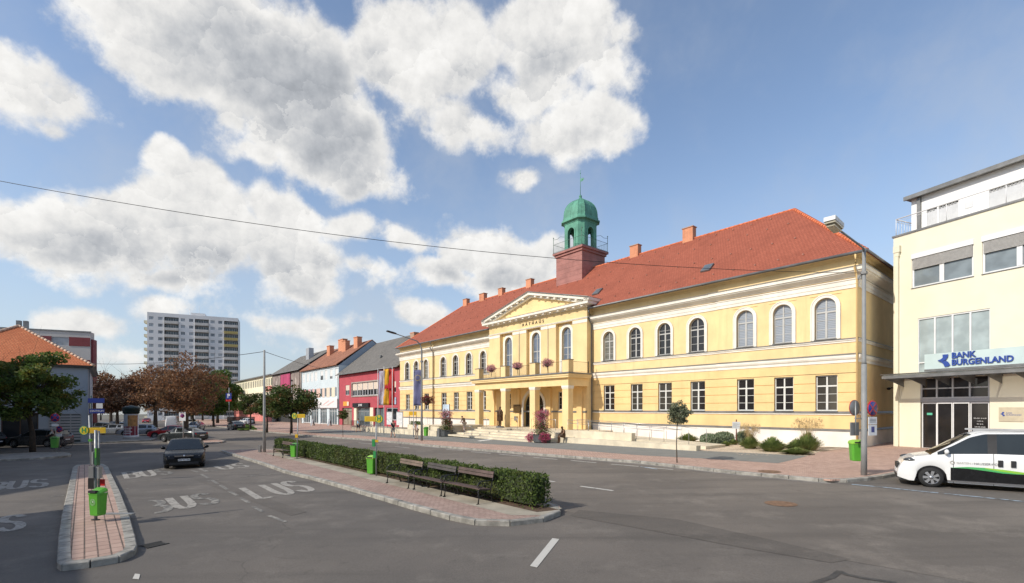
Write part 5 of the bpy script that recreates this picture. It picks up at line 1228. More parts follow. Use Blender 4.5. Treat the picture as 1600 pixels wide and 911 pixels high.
for i,(x,y,h,lb) in enumerate(((-62,200,19,'green treetop showing above the roof of the office block'),(-165,230,15,'far tree left of the tower block'),(-130,250,17,'far green tree right of the tower block'),(-200,235,16,'far tree beyond the car park'),(-112,175,12,'tree at the far end of the street'))):
    tree(Vector((x,y,SLOPE*x)),h,3,7.5,40,6000,.36,L_GRN if i!=3 else L_BRD,BARKD,.3,40+i,lb,'trees far behind the street','far_tree',(0,0),.3,0,0,.4)
g='small cherry trees on the pavement in front of the office block'
tree(at(455,677.5,.12),6.0,1.9,3.2,60,9500,.105,L_CHR,BARKD,.15,51,'spreading green and reddish cherry tree nearest to the ice blue shop',g,'cherry_tree',(0,0),.27,.3,1,.4)
tree(at(417,674.5,.12),4.9,1.7,2.3,44,6000,.105,L_CHR,BARKD,.13,52,'dark green cherry tree behind the tall lamp pole',g,'cherry_tree',(0,0),.27,.3,1,.4)
tree(at(391.5,671.5,.12),5.9,2.0,1.9,40,3800,.11,L_CHR,BARKD,.13,53,'thin reddish cherry tree beside the grey saloon and the lawn',g,'cherry_tree',(0,0),.27,.3,2,.4)
# olive on a stem
tree(at(1058,723,.12),2.92,1.72,.56,44,4200,.030,L_OLV,BARK,.024,61,'small round olive tree on a thin stem in front of the town hall',None,'olive_tree',(0,0),.33,0,1,.3)
tree(at(536,683,.12),2.85,1.85,.5,26,2600,.035,L_CHR,BARK,.022,62,'tiny round standard tree in front of the red shop house',None,'standard_tree',(0,0),.36,0,0,.3)
# hedges on the median
def hedge(t0,t1,label,seed):
    rng=np.random.default_rng(seed); base=HF0+hd*t0; L=t1-t0; th=.62; H=.86
    root=empty('hedge',(base.x,base.y,0),math.atan2(hd.y,hd.x),label,'hedge','clipped hedges on the median')
    # local x along the hedge, y>0 towards the benches
    def zg(x,y): 
        w=Vector((base.x,base.y,0))+hd*x+HN*y; return SLOPE*w.x+.12
    n=int(L*520*(2*H+th)*1.0)
    # rounded box surface samples
    per=2*H+th; s=rng.uniform(0,per,n); x=rng.uniform(0,L,n); 
    y=np.where(s<H,0,np.where(s<H+th,-(s-H),-th)); z=np.where(s<H,s,np.where(s<H+th,H,per-s))
    m=int(n*.03)+60; xe=np.where(rng.uniform(size=m)<.5,0,L); ye=-rng.uniform(0,th,m); ze=rng.uniform(0,H,m)
    x=np.concatenate([x,xe]); y=np.concatenate([y,ye]); z=np.concatenate([z,ze])
    # round the corners and add lumps
    yc=y+th/2; rr=.16; ov=np.maximum(0,np.abs(yc)-(th/2-rr)); oz=np.maximum(0,z-(H-rr)); k=np.sqrt(ov**2+oz**2); sc=np.where(k>rr,rr/np.maximum(k,1e-6),1)
    yc=np.sign(yc)*((np.abs(yc)-ov)+ov*sc); z=(z-oz)+oz*sc
    ex=np.maximum(0,.25-x)+np.maximum(0,x-(L-.25)); yc*=1-ex*.9*(ex>0)
    lump=.035*np.sin(x*2.3+z*3)+.03*np.sin(x*5.1+1)+.02*np.sin(x*11+z*7)
    yc+=np.sign(yc)*lump*(np.abs(yc)>th/2-rr*1.2); z+=.02*np.sin(x*1.7)+.02*np.sin(x*4.3)+.012*np.sin(x*9.7)
    keep=rng.uniform(size=len(x))>np.where(z<.14,.72,np.where(z<.22,.3,.0)); x,yc,z=x[keep],yc[keep],z[keep]
    jit=rng.normal(size=(len(x),3))*[.03,.03,.028]*np.where(rng.uniform(size=(len(x),1))<.03,1.9,1.)
    P=np.stack([x,yc-th/2,z],1)+jit; P[:,2]+=np.array([zg(a_,b_) for a_,b_ in zip(P[:,0],P[:,1])])
    P[:,1]*=1; U,V=rnd_leaves(rng,P,.031)
    P2=P.copy(); P2[:,1]=-P2[:,1] if False else P2[:,1]
    quads_mesh('foliage',P2,U,V,L_HDG,root)
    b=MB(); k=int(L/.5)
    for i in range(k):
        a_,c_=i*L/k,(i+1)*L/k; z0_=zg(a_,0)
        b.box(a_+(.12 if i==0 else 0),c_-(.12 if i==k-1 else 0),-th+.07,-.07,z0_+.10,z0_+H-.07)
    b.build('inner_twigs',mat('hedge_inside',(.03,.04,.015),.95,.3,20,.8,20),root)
    b=MB()
    for i in range(int(L*3)): xx=rng.uniform(.15,L-.15); yy=rng.uniform(-th+.12,-.1); zz=zg(xx,yy); b.tube([(xx,yy,zz-.03),(xx+rng.normal()*.03,yy,zz+.2)],.012,4,cap=False)
    b.build('stems',BARK,root)
# local y axis of the hedge frame is the left of hd: (-hd.y,hd.x); towards the benches is HN=(-.77,-.638)= left of hd
hedge(.6,20.2,'long clipped hedge behind the three benches on the median',71)
hedge(20.7,27.6,'short clipped hedge at the far end of the median beside the lamp pole',72)
# planted bed
def tuft(px,py,w,h,kind,label,seed):
    w*=1.62; h*=1.55; rng=np.random.default_rng(seed); p=at(px,py,.12); T=empty('grass_clump',tuple(p),0,label,'plant','plants in the gravel bed')
    n=dict(straw=1500,blade=2000,mound=2400,lav=2800)[kind]; a=rng.uniform(0,2*math.pi,n); rr=np.sqrt(rng.uniform(0,1,n))
    if kind in('blade','straw','mound'):
        r0=rr*w*.32; r1=rr*w*(.5+.5*rng.uniform(size=n)); hh=h*rng.uniform(.55,1,n)*(1-.45*rr**2)
        C=[];U=[];V=[]
        for seg in (0,1):
            f0_,f1_=(0,.55) if seg==0 else (.55,1.)
            def P(f): 
                r=r0+(r1-r0)*f**1.7; z=hh*(f-.22*f*f*rr*1.4); return np.stack([r*np.cos(a),r*np.sin(a),z],1)
            A,B_=P(f0_),P(f1_); C.append((A+B_)/2); V.append((B_-A)/2); wd=.014 if seg==0 else .009
            U.append(np.stack([-np.sin(a)*wd,np.cos(a)*wd,0*a],1)*(1.4 if kind!='straw' else 1.6))
        quads_mesh('blades',np.concatenate(C),np.concatenate(U),np.concatenate(V),L_GRS,T)
        if kind=='straw':
            m=130; a=rng.uniform(0,2*math.pi,m); r=np.sqrt(rng.uniform(0,1,m))*w*.75; hz_=h*rng.uniform(1.05,1.55,m)
            st=[];su=[];sv_=[]
            top=np.stack([r*np.cos(a),r*np.sin(a),hz_],1); mid_=np.stack([r*.4*np.cos(a),r*.4*np.sin(a),hz_*.5],1)
            quads_mesh('stalks',(top+mid_)/2,np.stack([-np.sin(a),np.cos(a),0*a],1)*.004,(top-mid_)/2,L_STR,T)
            k=1500; ii=rng.integers(0,m,k); Q=top[ii]+rng.normal(size=(k,3))*[.03,.03,.06]; U_,V_=rnd_leaves(rng,Q,.018); quads_mesh('plumes',Q,U_,V_,L_STR,T)
    else:
        P=np.stack([rr*w*np.cos(a),rr*w*np.sin(a),h*rng.uniform(.1,1,n)*(1-.3*rr**2)],1); U_,V_=rnd_leaves(rng,P,.03); V_[:,2]+=.05; quads_mesh('foliage',P,U_,V_,L_LAV,T)
tuft(1262,704,.66,.78,'straw','tall grass clump with straw-coloured plumes at the right of the bed',81)
tuft(1243,705,.45,.5,'blade','green grass mound at the left foot of the plumed grass clump',82)
tuft(1207,705.5,.68,.62,'mound','widest round green grass mound in the gravel bed',83)
tuft(1172,701,.50,.62,'straw','thin grass with pale straw plumes right of the little sign',84)
tuft(1244,709.5,.62,.26,'mound','low yellow-green ground cover at the front edge of the bed',85)
tuft(1134,697,.26,.24,'mound','small golden grass tuft left of the sign post',86)
tuft(1164,698,.28,.28,'mound','small golden grass tuft right of the sign post',87)
tuft(1109,695.5,.40,.52,'lav','grey-green shrub second from the left in the bed',88)
tuft(1131,693.5,.42,.56,'lav','upright grey-green shrub just left of the sign post',89)
tuft(1162,693,.32,.58,'lav','grey-green shrub just right of the sign post',90)
tuft(1075,690.5,.7,.46,'blade','spreading green grass patch beside the end of the ramp railing',91)
tuft(1146,695,.25,.3,'blade','dark little plant at the foot of the sign post',92)
# stones in the gravel
rng=np.random.default_rng(5); b=MB()
for k in range(260):
    q=at(rng.uniform(1150,1275),rng.uniform(703,712),.12) if k%2 else at(rng.uniform(1090,1340),rng.uniform(697,706),.12)
    b.ball((q.x,q.y,q.z+.012),rng.uniform(.012,.035),5,4,(1,1,.6))
tag(b.build('bed_pebbles',mat('pebble',(.5,.4,.3),.9,.3,9)),kind='stuff')
# flower planters
def flowerball(parent,c,r,m,n,seed,sc=(1,1,1),name='flowers',green=.35,ls=.026):
    rng=np.random.default_rng(seed); d=rng.normal(size=(n,3)); d/=np.linalg.norm(d,axis=1)[:,None]; l=1+.16*np.sin(d[:,0]*6+seed)+.14*np.sin(d[:,2]*7+seed*2)
    P=np.array(c)+d*(r*l*rng.uniform(.55,1.05,n))[:,None]*np.array(sc); U,V=rnd_leaves(rng,P,ls)
    mi=(rng.uniform(size=n)<green+.25*(np.sin(P[:,0]*17+P[:,2]*13+seed)>.3)).astype(int); return quads_mesh(name,P,U,V,[m,L_HDG],parent,mi)
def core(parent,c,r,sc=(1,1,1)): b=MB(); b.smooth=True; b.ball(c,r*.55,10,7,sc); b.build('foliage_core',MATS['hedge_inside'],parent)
TUB=mat('tub_anthracite',(.07,.075,.078),.6,.15,4,.2,30)
def planter(loc,label,ver):
    T=empty('flower_planter',tuple(loc),THROT,label,'planter','tiered flower planters by the steps')
    b=MB(); b.smooth=False; b.lathe([(.62,0),(.7,.08),(.72,.55),(.76,.58),(.76,.64),(.68,.64),(.66,.5)],8 if ver==0 else 12,smooth=False); b.build('tub',TUB,T)
    b=MB(); b.tube([(0,0,.5),(0,0,2.5)],.035); b.build('post',STEEL,T)
    if ver==0:
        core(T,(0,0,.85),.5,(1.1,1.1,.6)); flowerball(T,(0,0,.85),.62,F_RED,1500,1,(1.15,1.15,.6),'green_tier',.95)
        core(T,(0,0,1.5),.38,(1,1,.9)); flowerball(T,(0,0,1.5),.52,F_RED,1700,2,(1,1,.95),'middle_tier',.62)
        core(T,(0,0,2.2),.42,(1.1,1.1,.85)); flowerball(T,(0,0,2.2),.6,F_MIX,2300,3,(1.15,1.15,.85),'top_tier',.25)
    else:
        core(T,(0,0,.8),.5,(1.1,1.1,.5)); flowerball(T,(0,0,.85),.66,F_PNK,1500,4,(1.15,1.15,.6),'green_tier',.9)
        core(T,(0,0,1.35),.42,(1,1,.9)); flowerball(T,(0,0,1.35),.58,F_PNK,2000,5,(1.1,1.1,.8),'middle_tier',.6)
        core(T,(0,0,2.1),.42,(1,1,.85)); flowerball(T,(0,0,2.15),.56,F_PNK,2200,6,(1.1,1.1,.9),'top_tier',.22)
        for sx,sy,z_ in ((-.98,-.25,.35),(.75,-.45,.45)): core(T,(sx,sy,z_),.3,(1,1,.9)); flowerball(T,(sx,sy,z_),.42,F_PNK,1600,7+int(sx>0),(1.05,1.05,.95),'side_bloom',.1)
planter(at(697,682,.12),'planter with red flowers on top in a dark tub left of the steps',0)
planter(at(847,691.5,.12),'planter towering with bright pink flowers in front of the portico',1)
def troot(t,off,z,name,label,cat,group=None):
    p=FP(t,off); return empty(name,(p.x,p.y,z),THROT,label,cat,group)
for i,(t,lb,m) in enumerate(((32.0,'left flower basket with faded rose blooms on the balcony rail',F_MIX),(27.7,'middle flower basket with rose blooms on the balcony rail',F_MIX),(23.4,'right flower basket with rose blooms and green tips on the balcony rail',F_MIX))):
    T=troot(t,3.7,6.1,'flower_basket',lb,'flower basket','flower baskets on the balcony'); b=MB(); b.lathe([(.12,.62),(.3,.78),(.32,.84)],10); b.tube([(0,.08,.1),(0,.0,.7)],.02); b.build('bowl',IRONB,T)
    core(T,(0,0,.98),.34,(1.2,1,.75)); flowerball(T,(0,0,1.0),.5,m,2400,20+i,(1.25,1,.8),'blooms',.22,.024)
# lawn blades
rng=np.random.default_rng(9); n=5000
A_=at(372,672,.12);B_=at(402,671.5,.12);C_=at(366,664,.12);s=rng.uniform(size=(n,1));q=rng.uniform(size=(n,1)); P=np.array(A_)+s*np.array(B_-A_)+q*np.array(C_-A_); P[:,2]=SLOPE*P[:,0]+.2
U,V=rnd_leaves(rng,P,.1); o=quads_mesh('lawn_grass',P,U,V,L_GRN); tag(o,'strip of green lawn beside the office block','grass',kind='stuff')
# ================================================================ VEHICLES
def paint(name,col,metal=.0,rough=.3): return mat(name,col,rough,.03,2,.0,metal=metal,coat=.5)
TYRE=mat('tyre_rubber',(.018,.018,.018),.85,.1,10,.2,80); RIM=mat('rim_alloy',(.50,.50,.51),.3,.1,6,0,metal=.85)
PLAS=mat('plastic_black',(.018,.018,.019),.6,.1,8,.1,80); CGL=glassmat('car_glass',(.018,.022,.024),.03); SEAM=mat('seam_dark',(.01,.01,.01),.8)
LAMPW=mat('lamp_clear',(.55,.56,.58),.15,.1,30,.0,spec=.8); LAMPD=mat('lamp_smoked',(.06,.065,.07),.12,.3,20,.0,spec=.8); LAMPR=mat('lamp_red',(.35,.01,.01),.2,.1,20); PLATE=mat('plate_white',(.7,.7,.7),.4); CHR=mat('chrome',(.6,.6,.62),.12,.05,5,0,metal=1.)
def prof(pts,x):
    for (x0,z0),(x1,z1) in zip(pts,pts[1:]):
        if x0<=x<=x1: 
            f=(x-x0)/(x1-x0) if x1>x0 else 0; return z0+(z1-z0)*f
    return pts[0][1] if x<pts[0][0] else pts[-1][1]
def sprof(pts,x,h=.09): return (prof(pts,x-h)+2*prof(pts,x)+prof(pts,x+h))/4
SPEC={
'saloon':dict(L=4.6,W=1.8,wb=(-1.32,1.38),R=.32,belt=[(-2.3,.62),(-2.24,.92),(-2.0,1.0),(-1.5,1.03),(0,.97),(1.0,.93),(1.9,.78),(2.2,.66),(2.3,.5)],roof=[(-1.85,1.0),(-1.0,1.38),(-.3,1.46),(.3,1.43),(1.2,.92)],pil=[(-.98,.10),(.02,.09)]),
'hatch':dict(L=4.3,W=1.8,wb=(-1.25,1.3),R=.32,belt=[(-2.15,.6),(-2.1,.95),(-1.9,1.02),(0,.96),(.9,.94),(1.8,.8),(2.08,.66),(2.15,.5)],roof=[(-2.02,1.0),(-1.65,1.38),(-.4,1.48),(.2,1.45),(1.15,.93)],pil=[(-.98,.12),(.0,.09),(-1.62,.3)]),
'estate':dict(L=4.7,W=1.84,wb=(-1.35,1.4),R=.34,belt=[(-2.35,.65),(-2.3,1.0),(-2.1,1.06),(0,1.02),(1.0,1.0),(1.95,.86),(2.27,.7),(2.35,.5)],roof=[(-2.27,1.05),(-1.95,1.5),(-.6,1.62),(.1,1.58),(1.1,1.0)],pil=[(-1.25,.10),(-.12,.09)]),
'van':dict(L=4.75,W=1.84,wb=(-1.6,1.5),R=.33,belt=[(-2.37,.7),(-2.34,1.1),(-2.2,1.2),(0,1.19),(.95,1.14),(1.45,1.08),(1.95,.98),(2.22,.83),(2.33,.62),(2.37,.45)],roof=[(-2.34,1.15),(-2.2,1.85),(-1.0,1.92),(.2,1.88),(.55,1.76),(1.5,1.10)],pil=[(-1.25,.14),(.02,.20),(-2.15,.25)]),
'box':dict(L=5.2,W=2.0,wb=(-1.6,1.8),R=.35,belt=[(-2.6,.7),(-2.58,1.2),(0,1.25),(1.6,1.2),(2.2,1.05),(2.55,.8),(2.6,.5)],roof=[(-2.58,1.3),(-2.5,2.3),(1.0,2.35),(1.3,2.2),(2.1,1.1)],pil=[(-1.2,3.4)]),
}
def make_car(kind,loc,rz,pm,label,group=None,cat='car',name='parked_car',detail=True,sill=None):
    S=SPEC[kind]; L,W=S['L'],S['W']; T=empty(name,tuple(loc),rz,label,cat,group)
    T.rotation_euler=(0,0,rz)
    bx0,bx1=S['roof'][0][0],S['roof'][-1][0]; rw=S['R']; ra=rw+.07; zb=.20 if kind!='van' else .19
    xs=sorted(set([round(-L/2+L*k/110,4) for k in range(111)]))
    P=[]
    for x in xs:
        bt=sprof(S['belt'],x,.05); cab=bx0<x<bx1; rf=max(sprof(S['roof'],x,.06),bt+.012) if cab else bt+.012
        e=max(0,(abs(x)-(L/2-.55))/.55); wf=1-.16*e**2.2
        hw=W/2*wf; z0=zb+.10*max(0,(abs(x)-(L/2-.3))/.3)
        za=z0
        for wx in S['wb']:
            if abs(x-wx)<ra: za=max(za,rw+math.sqrt(ra**2-(x-wx)**2)-.0)
        za=min(za,bt-.12)
        tum=.30 if kind not in('van','box') else .12
        cw=hw*.945; rwid=cw-(rf-bt)*tum
        zm=max(za+.02,za+(bt-za)*.38)
        P.append([(x,0,z0+.02),(x,hw*.72,z0+.02 if za==z0 else z0+.05),(x,hw*.97,za),(x,hw,zm),(x,hw*.995,za+(bt-za)*.72),(x,hw*.975,bt-.035),(x,cw,bt),(x,rwid,max(bt+.006,rf-.07*min(1,(rf-bt)*3))),(x,rwid-.10*min(1,(rf-bt)*4+.3),rf-.012*min(1,(rf-bt)*4)),(x,0,rf+.025*min(1,(rf-bt)*3+.3))])
    body=MB(); gl={'side':MB(),'wind':MB(),'rear':MB()}
    M=[P,[[(p[0],-p[1],p[2]) for p in r] for r in P]]
    def isglass(i,k):
        x=(xs[i]+xs[i+1])/2; bt=sprof(S['belt'],x,.05); 
        if not(bx0<x<bx1): return None
        rf=sprof(S['roof'],x,.06)
        if k==6 and rf-bt>.13:
            for px_,pw_ in S['pil']:
                if abs(x-px_)<pw_/2: return None
            if kind=='box' and x<.4: return None
            return 'side'
        if k in(7,8):
            slope=(sprof(S['roof'],x+.05,.06)-sprof(S['roof'],x-.05,.06))/.1
            if slope<-.38 and rf-bt>.03 and x>-.2 and k==8: return 'wind'
            if slope>.45 and rf-bt>.05 and x<0 and k==8 and kind!='box': return 'rear'
        return None
    for side,G in enumerate(M):
        ids={}
        for i in range(len(xs)-1):
            for k in range(9):
                g=isglass(i,k); tgt=gl[g] if g else body; 
                q=[G[i][k],G[i+1][k],G[i+1][k+1],G[i][k+1]]
                if side: q=q[::-1]
                tgt.smooth=True
                if tgt is body: tgt.cur=1 if (k<2 or (kind=='van' and k==6 and -2.05<xs[i]<1.25 and sprof(S['roof'],xs[i],.06)-sprof(S['belt'],xs[i],.05)>.13)) else 0
                tgt.poly(q)
        body.cur=0
    for i,sgn in ((0,-1),(-1,1)):
        body.smooth=False; r=M[0][i]; l=M[1][i]; body.poly(r[1:]+l[1:-1][::-1] if sgn>0 else (r[1:]+l[1:-1][::-1])[::-1])
    def fin(b,nm,ms,par):
        o=b.build(nm,ms,par,recalc=False); bm=bmesh.new(); bm.from_mesh(o.data); bmesh.ops.remove_doubles(bm,verts=bm.verts,dist=.0008); bmesh.ops.recalc_face_normals(bm,faces=bm.faces[:]); bm.to_mesh(o.data); bm.free()
        return o
    bo=fin(body,'body',[pm,PLAS],T)
    md=bo.modifiers.new('edge','EDGE_SPLIT'); md.split_angle=R(38)
    for k,nm in (('side','side_window'),('wind','windscreen'),('rear','rear_window')):
        if gl[k].v:
            if k=='side':
                for s_ in (0,1):
                    h=MB(); h.smooth=True
                    for f in gl[k].f:
                        pts=[gl[k].v[j] for j in f]
                        if (pts[0][1]>0)==(s_==0): h.poly(pts)
                    fin(h,nm,CGL,T)
            else: fin(gl[k],nm,CGL,T)
    # dark underside
    b=MB(); b.box(-L/2+.25,L/2-.25,-W/2+.25,W/2-.25,.16,.42); b.build('underbody',PLAS,T)
    for wx in S['wb']:
        for s in (-1,1):
            yo=s*(W/2-.015); yi=s*(W/2-.23); b=MB(); b.smooth=True
            b.M=Matrix.Translation((wx,0,rw))@Matrix.Rotation(R(90),4,'X')
            # lathe axis z -> -y after rotation
            a_,c_=sorted((-yo,-yi)); b.lathe([(rw*.66,a_),(rw*.95,a_+.005),(rw,a_+.04),(rw,c_-.03),(rw*.9,c_),(rw*.5,c_)],22,cap=False); w=b.build('wheel',TYRE,T)
            b=MB(); b.M=Matrix.Translation((wx,0,rw))@Matrix.Rotation(R(90),4,'X'); f=-yo; inn=1 if s>0 else -1; d=inn
            b.lathe([(rw*.68,f),(rw*.62,f+inn*.02)],22,cap=False)
            for k in range(7):
                a=2*math.pi*k/7; u=(math.cos(a),math.sin(a)); v=(-u[1],u[0]); w0,w1=.045,.03; r0,r1=.03,rw*.66; z_=f+inn*.004; z2=f+inn*.03
                q=[(u[0]*r0+v[0]*w1,u[1]*r0+v[1]*w1),(u[0]*r1+v[0]*w0,u[1]*r1+v[1]*w0),(u[0]*r1-v[0]*w0,u[1]*r1-v[1]*w0),(u[0]*r0-v[0]*w1,u[1]*r0-v[1]*w1)]
                b.prism(q,min(z_,z2),max(z_,z2))
            b.lathe([(.001,f-inn*.004),(.06,f-inn*.004),(.06,f+inn*.02)],12,cap=False)
            b.build('rim',RIM,w)
            b=MB(); b.M=Matrix.Translation((wx,0,rw))@Matrix.Rotation(R(90),4,'X'); zz=f+inn*.06; b.lathe([(rw*.64,zz),(.001,zz)],18,cap=False); b.build('brake_disc',PLAS,w)
    xf=L/2; bz=lambda x:sprof(S['belt'],x,.05)
    for s in (-1,1):
        b=MB(); b.smooth=True; x0=xf-.30; b.ball((xf-.40,s*(W/2-.13),bz(xf-.4)-.075),.2,12,7,(1.25,.62,.40)) if kind=='van' else b.ball((xf-.27,s*(W/2-.26),bz(xf-.25)-.10),.2,10,6,(.95,.82,.42)); b.build('headlight',LAMPW if kind!='van' else LAMPD,T)
        b=MB(); b.smooth=True; b.ball((-xf+.13,s*(W/2-.24),bz(-xf+.15)-.14),.17,8,6,(.7,.85,.75 if kind not in('van',) else 1.4)); b.build('tail_light',LAMPR,T)
        b=MB(); b.smooth=True; mx=bx1-.38; b.ball((mx,s*(W/2+.075),bz(mx)+.09),.12,8,6,(.55,.85,.72)); b.box(mx-.02,mx+.04,min(s*W/2*.93,s*(W/2+.05)),max(s*W/2*.93,s*(W/2+.05)),bz(mx)+.0,bz(mx)+.05); b.build('wing_mirror',pm if kind!='saloon' else pm,T)
    b=MB(); b.box(xf-.10,xf+.012,-.26,.26,.42,.53); b.build('number_plate',PLATE,T)
    b=MB(); b.box(-xf-.012,-xf+.1,-.26,.26,.6,.71); b.build('number_plate',PLATE,T)
    b=MB(); gz0,gz1=(.60,.70) if kind!='van' else (.55,.72); b.box(xf-.14,xf+.004,-.42,.42,gz0,gz1); b.box(xf-.12,xf+.006,-.62,.62,.24,.36); b.build('grille',PLAS,T)
    # door seams and handles
    b=MB(); dx=[bx1-.55,S['pil'][1][0] if len(S['pil'])>1 else 0.,S['pil'][0][0]-.05]
    for x in dx:
        for s in (-1,1):
            i=min(range(len(xs)),key=lambda k:abs(xs[k]-x)); G=M[0][i]
            if xs[i] in [0]: pass
            for k in range(2,6):
                p,q=G[k],G[k+1]; 
                if q[2]-p[2]<.01 and k!=5: continue
                b.poly([(p[0]-.007,s*(p[1]+.004),p[2]),(p[0]+.007,s*(p[1]+.004),p[2]),(q[0]+.007,s*(q[1]+.004),q[2]),(q[0]-.007,s*(q[1]+.004),q[2])])
    b.build('door_seams',SEAM,T,recalc=False)
    if kind!='van':
        for x in dx[1:]:
            for s in (-1,1): b=MB(); b.box(x+.08,x+.26,min(s*(W/2-.02),s*(W/2+.012)),max(s*(W/2-.02),s*(W/2+.012)),bz(x)-.16,bz(x)-.125); b.build('door_handle',pm,T)
    return T
def hd_(dx,dy): return math.atan2(dy,dx)
BLKP=mat('paint_black',(.005,.0055,.007),.28,.03,2,.0,spec=.22,coat=.12); GRYD=paint('paint_graphite',(.035,.042,.045),.4); GREY=paint('paint_grey',(.10,.105,.11),.5); SILV=paint('paint_silver',(.36,.38,.40),.6); REDP=paint('paint_red',(.42,.015,.02)); WHP=paint('paint_white',(.76,.76,.74)); BLP=paint('paint_slate_blue',(.10,.14,.19),.5)
fwd=Vector((.64,-.768,0))
# black saloon driving towards the camera
c=at(285,731.5)+Vector((-.64,.768,0))*1.9+Vector((.35,.1,0))
K=make_car('saloon',c,hd_(.50,-.80),BLKP,'black saloon driving towards the camera past the BUS lettering',name='saloon_car')
for s in (-1,1):
    b=MB(); b.box(2.27,2.312,min(s*.06,s*.40),max(s*.06,s*.40),.655,.685); b.build('grille_bar',CHR,K)
b=MB(); b.smooth=True; b.ball((2.30,0,.675),.055,10,6,(.4,1,1)); b.build('badge',CHR,K)
text('plate_text','OW 417 BK',.11,PLAS,K,Matrix.Translation((2.315,0,.475))@Matrix.Rotation(R(90),4,'Z')@Matrix.Rotation(R(90),4,'X'),.001,0,.9)
# white van at the right
vd=Vector((-.818,.575,0)); nrm=Vector((.575,.818,0))
c=at(1455,761.5)+nrm*.9-vd*1.5
V=make_car('van',c,hd_(vd.x,vd.y),WHP,'white high-roof van with green swoosh and black lower doors parked in front of the bank',cat='van',name='parked_van')
VBLK=mat('van_black',(.006,.006,.007),.22,.03,2,0)
GRN=mat('swoosh_green',(.06,.36,.10),.35,.15,1,coat=.5); LIME_=mat('swoosh_lime',(.25,.50,.05),.35,.1,1,coat=.5); DTX=mat('lettering_grey',(.15,.15,.15),.5); LTX=mat('lettering_pale',(.50,.47,.42),.5)
# left flank is y>0; +x is the front (left in the picture): text must run towards -x
def FL(x,z,d=.012): return Matrix.Translation((x,.92+d,z))@Matrix.Rotation(R(180),4,'Z')@Matrix.Rotation(R(90),4,'X')
b=MB(); b.prism([(-2.1,.915),(1.02,.915),(1.02,.932),(-2.1,.932)],.26,.602); b.build('lower_cladding',VBLK,V)
b=MB(); b.box(-1.16,1.1,.925,.955,.24,.285); b.build('sill_trim',CHR,V)
def swoosh(P,m,d): 
    b=MB(); n=len(P)
    for (x0,a0,c0),(x1,a1,c1) in zip(P,P[1:]): b.poly([(x0,.92+d,a0),(x1,.92+d,a1),(x1,.92+d,c1),(x0,.92+d,c0)])
    return b.build('swoosh',m,V,recalc=False)
b=MB()
for (x0,a0,c0),(x1,a1,c1) in zip([(1.02,.60,.70),(.4,.60,.70),(-.3,.60,.665),(-1.2,.60,.62)],[(.4,.60,.70),(-.3,.60,.665),(-1.2,.60,.62),(-2.2,.59,.605)]): b.poly([(x0,.921,a0),(x1,.921,a1),(x1,.921,c1),(x0,.921,c0)])
b.build('dark_wave',VBLK,V,recalc=False)
swoosh([(1.0,.695,.70),(.6,.69,.745),(.2,.65,.745),(-.2,.60,.705),(-.5,.59,.665),(-.8,.60,.63)],GRN,.013); swoosh([(.2,.715,.746),(-.2,.65,.715),(-.5,.61,.68),(-.9,.595,.63),(-1.1,.595,.61)],LIME_,.014); swoosh([(-.9,.50,.52),(-1.3,.40,.50),(-1.9,.22,.46),(-2.1,.2,.45)],GRN,.014)
text('lettering','GARTEN /',.09,LTX,V,FL(.68,.86),.001,0,1.0); text('lettering','HAUSSERVICE',.10,DTX,V,FL(.17,.86),.001,.0,.95); text('lettering','0664 / 50 44 112',.095,DTX,V,FL(-1.35,.90),.001,0,1.15); text('lettering','gaertner-hausservice',.095,DTX,V,FL(-1.4,.79),.001,0,1.15)
b=MB(); b.M=FL(.98,.87); b.lathe([(.06,0),(.06,.002),(.035,.002),(.035,0)],14,cap=False); b.build('emblem',LTX,V)
for x in (-.02-.13,-.02-.42):
    b=MB(); b.box(x-.055,x+.055,.905,.955,.80,1.0); b.build('door_handle',PLAS,V)
b=MB(); b.box(-2.2,.45,.66,.70,1.90,1.95); b.box(-2.2,.45,-.70,-.66,1.90,1.95); b.build('roof_rail',mat('rail_grey',(.35,.35,.35),.5),V)
b=MB(); b.smooth=True; b.ball((2.2,.60,.42),.13,8,6,(.5,1,.7)); b.build('fog_lamp',PLAS,V)
# parked cars
g='cars parked around the square'
make_car('estate',at(62,699)+Vector((-.78,.75,0)),math.pi+.12+R(0),GREY,'dark grey estate car behind the locust tree on the left',g)
c=at(275,691)+Vector((0,1.0,0)); make_car('saloon',c,R(168),GRYD,'dark graphite saloon parked side-on behind the black car',g)
make_car('hatch',at(243,686)+Vector((.2,2.2,0)),R(192),REDP,'bright red hatchback parked between the graphite saloon and the silver car',g)
make_car('hatch',at(216,680.5),R(212),SILV,'silver hatchback parked just right of the advertising column',g)
make_car('hatch',at(174,679),R(196),SILV,'light silver hatchback parked left of the advertising column',g)
make_car('hatch',at(190,673.5),R(200),BLP,'blue-grey car in the second parking row left of the column',g)
make_car('estate',at(152,676),R(190),GRYD,'dark estate car parked beside the corner house',g)
make_car('hatch',at(196,668),R(200),WHP,'white small car in the far parking row',g)
make_car('saloon',at(178,669.5),R(200),GREY,'grey saloon in the far parking row left',g)
make_car('saloon',at(306,673)+Vector((0,0,0)),R(-70),SILV,'silver saloon driving towards the square beside the sign on the island',g)
make_car('box',at(267,669)+Vector((-1,2,0)),R(118),WHP,'white delivery van seen from behind on the street',g,'van','delivery_van')
make_car('estate',at(299,666),R(112),WHP,'white estate car ahead in the street seen from behind',g)
make_car('saloon',at(367,672)+Vector((-.5,1.2,0)),R(133),GRYD,'dark grey saloon driving away beside the lawn',g)
make_car('hatch',at(229,660.5),R(-62),REDP,'small red car coming along the far street',g)
make_car('estate',at(-48,702),R(188),BLKP,'black estate car cut by the left picture edge',g)
make_car('hatch',at(385,663),R(150),WHP,'white car by the office block lawn',g)
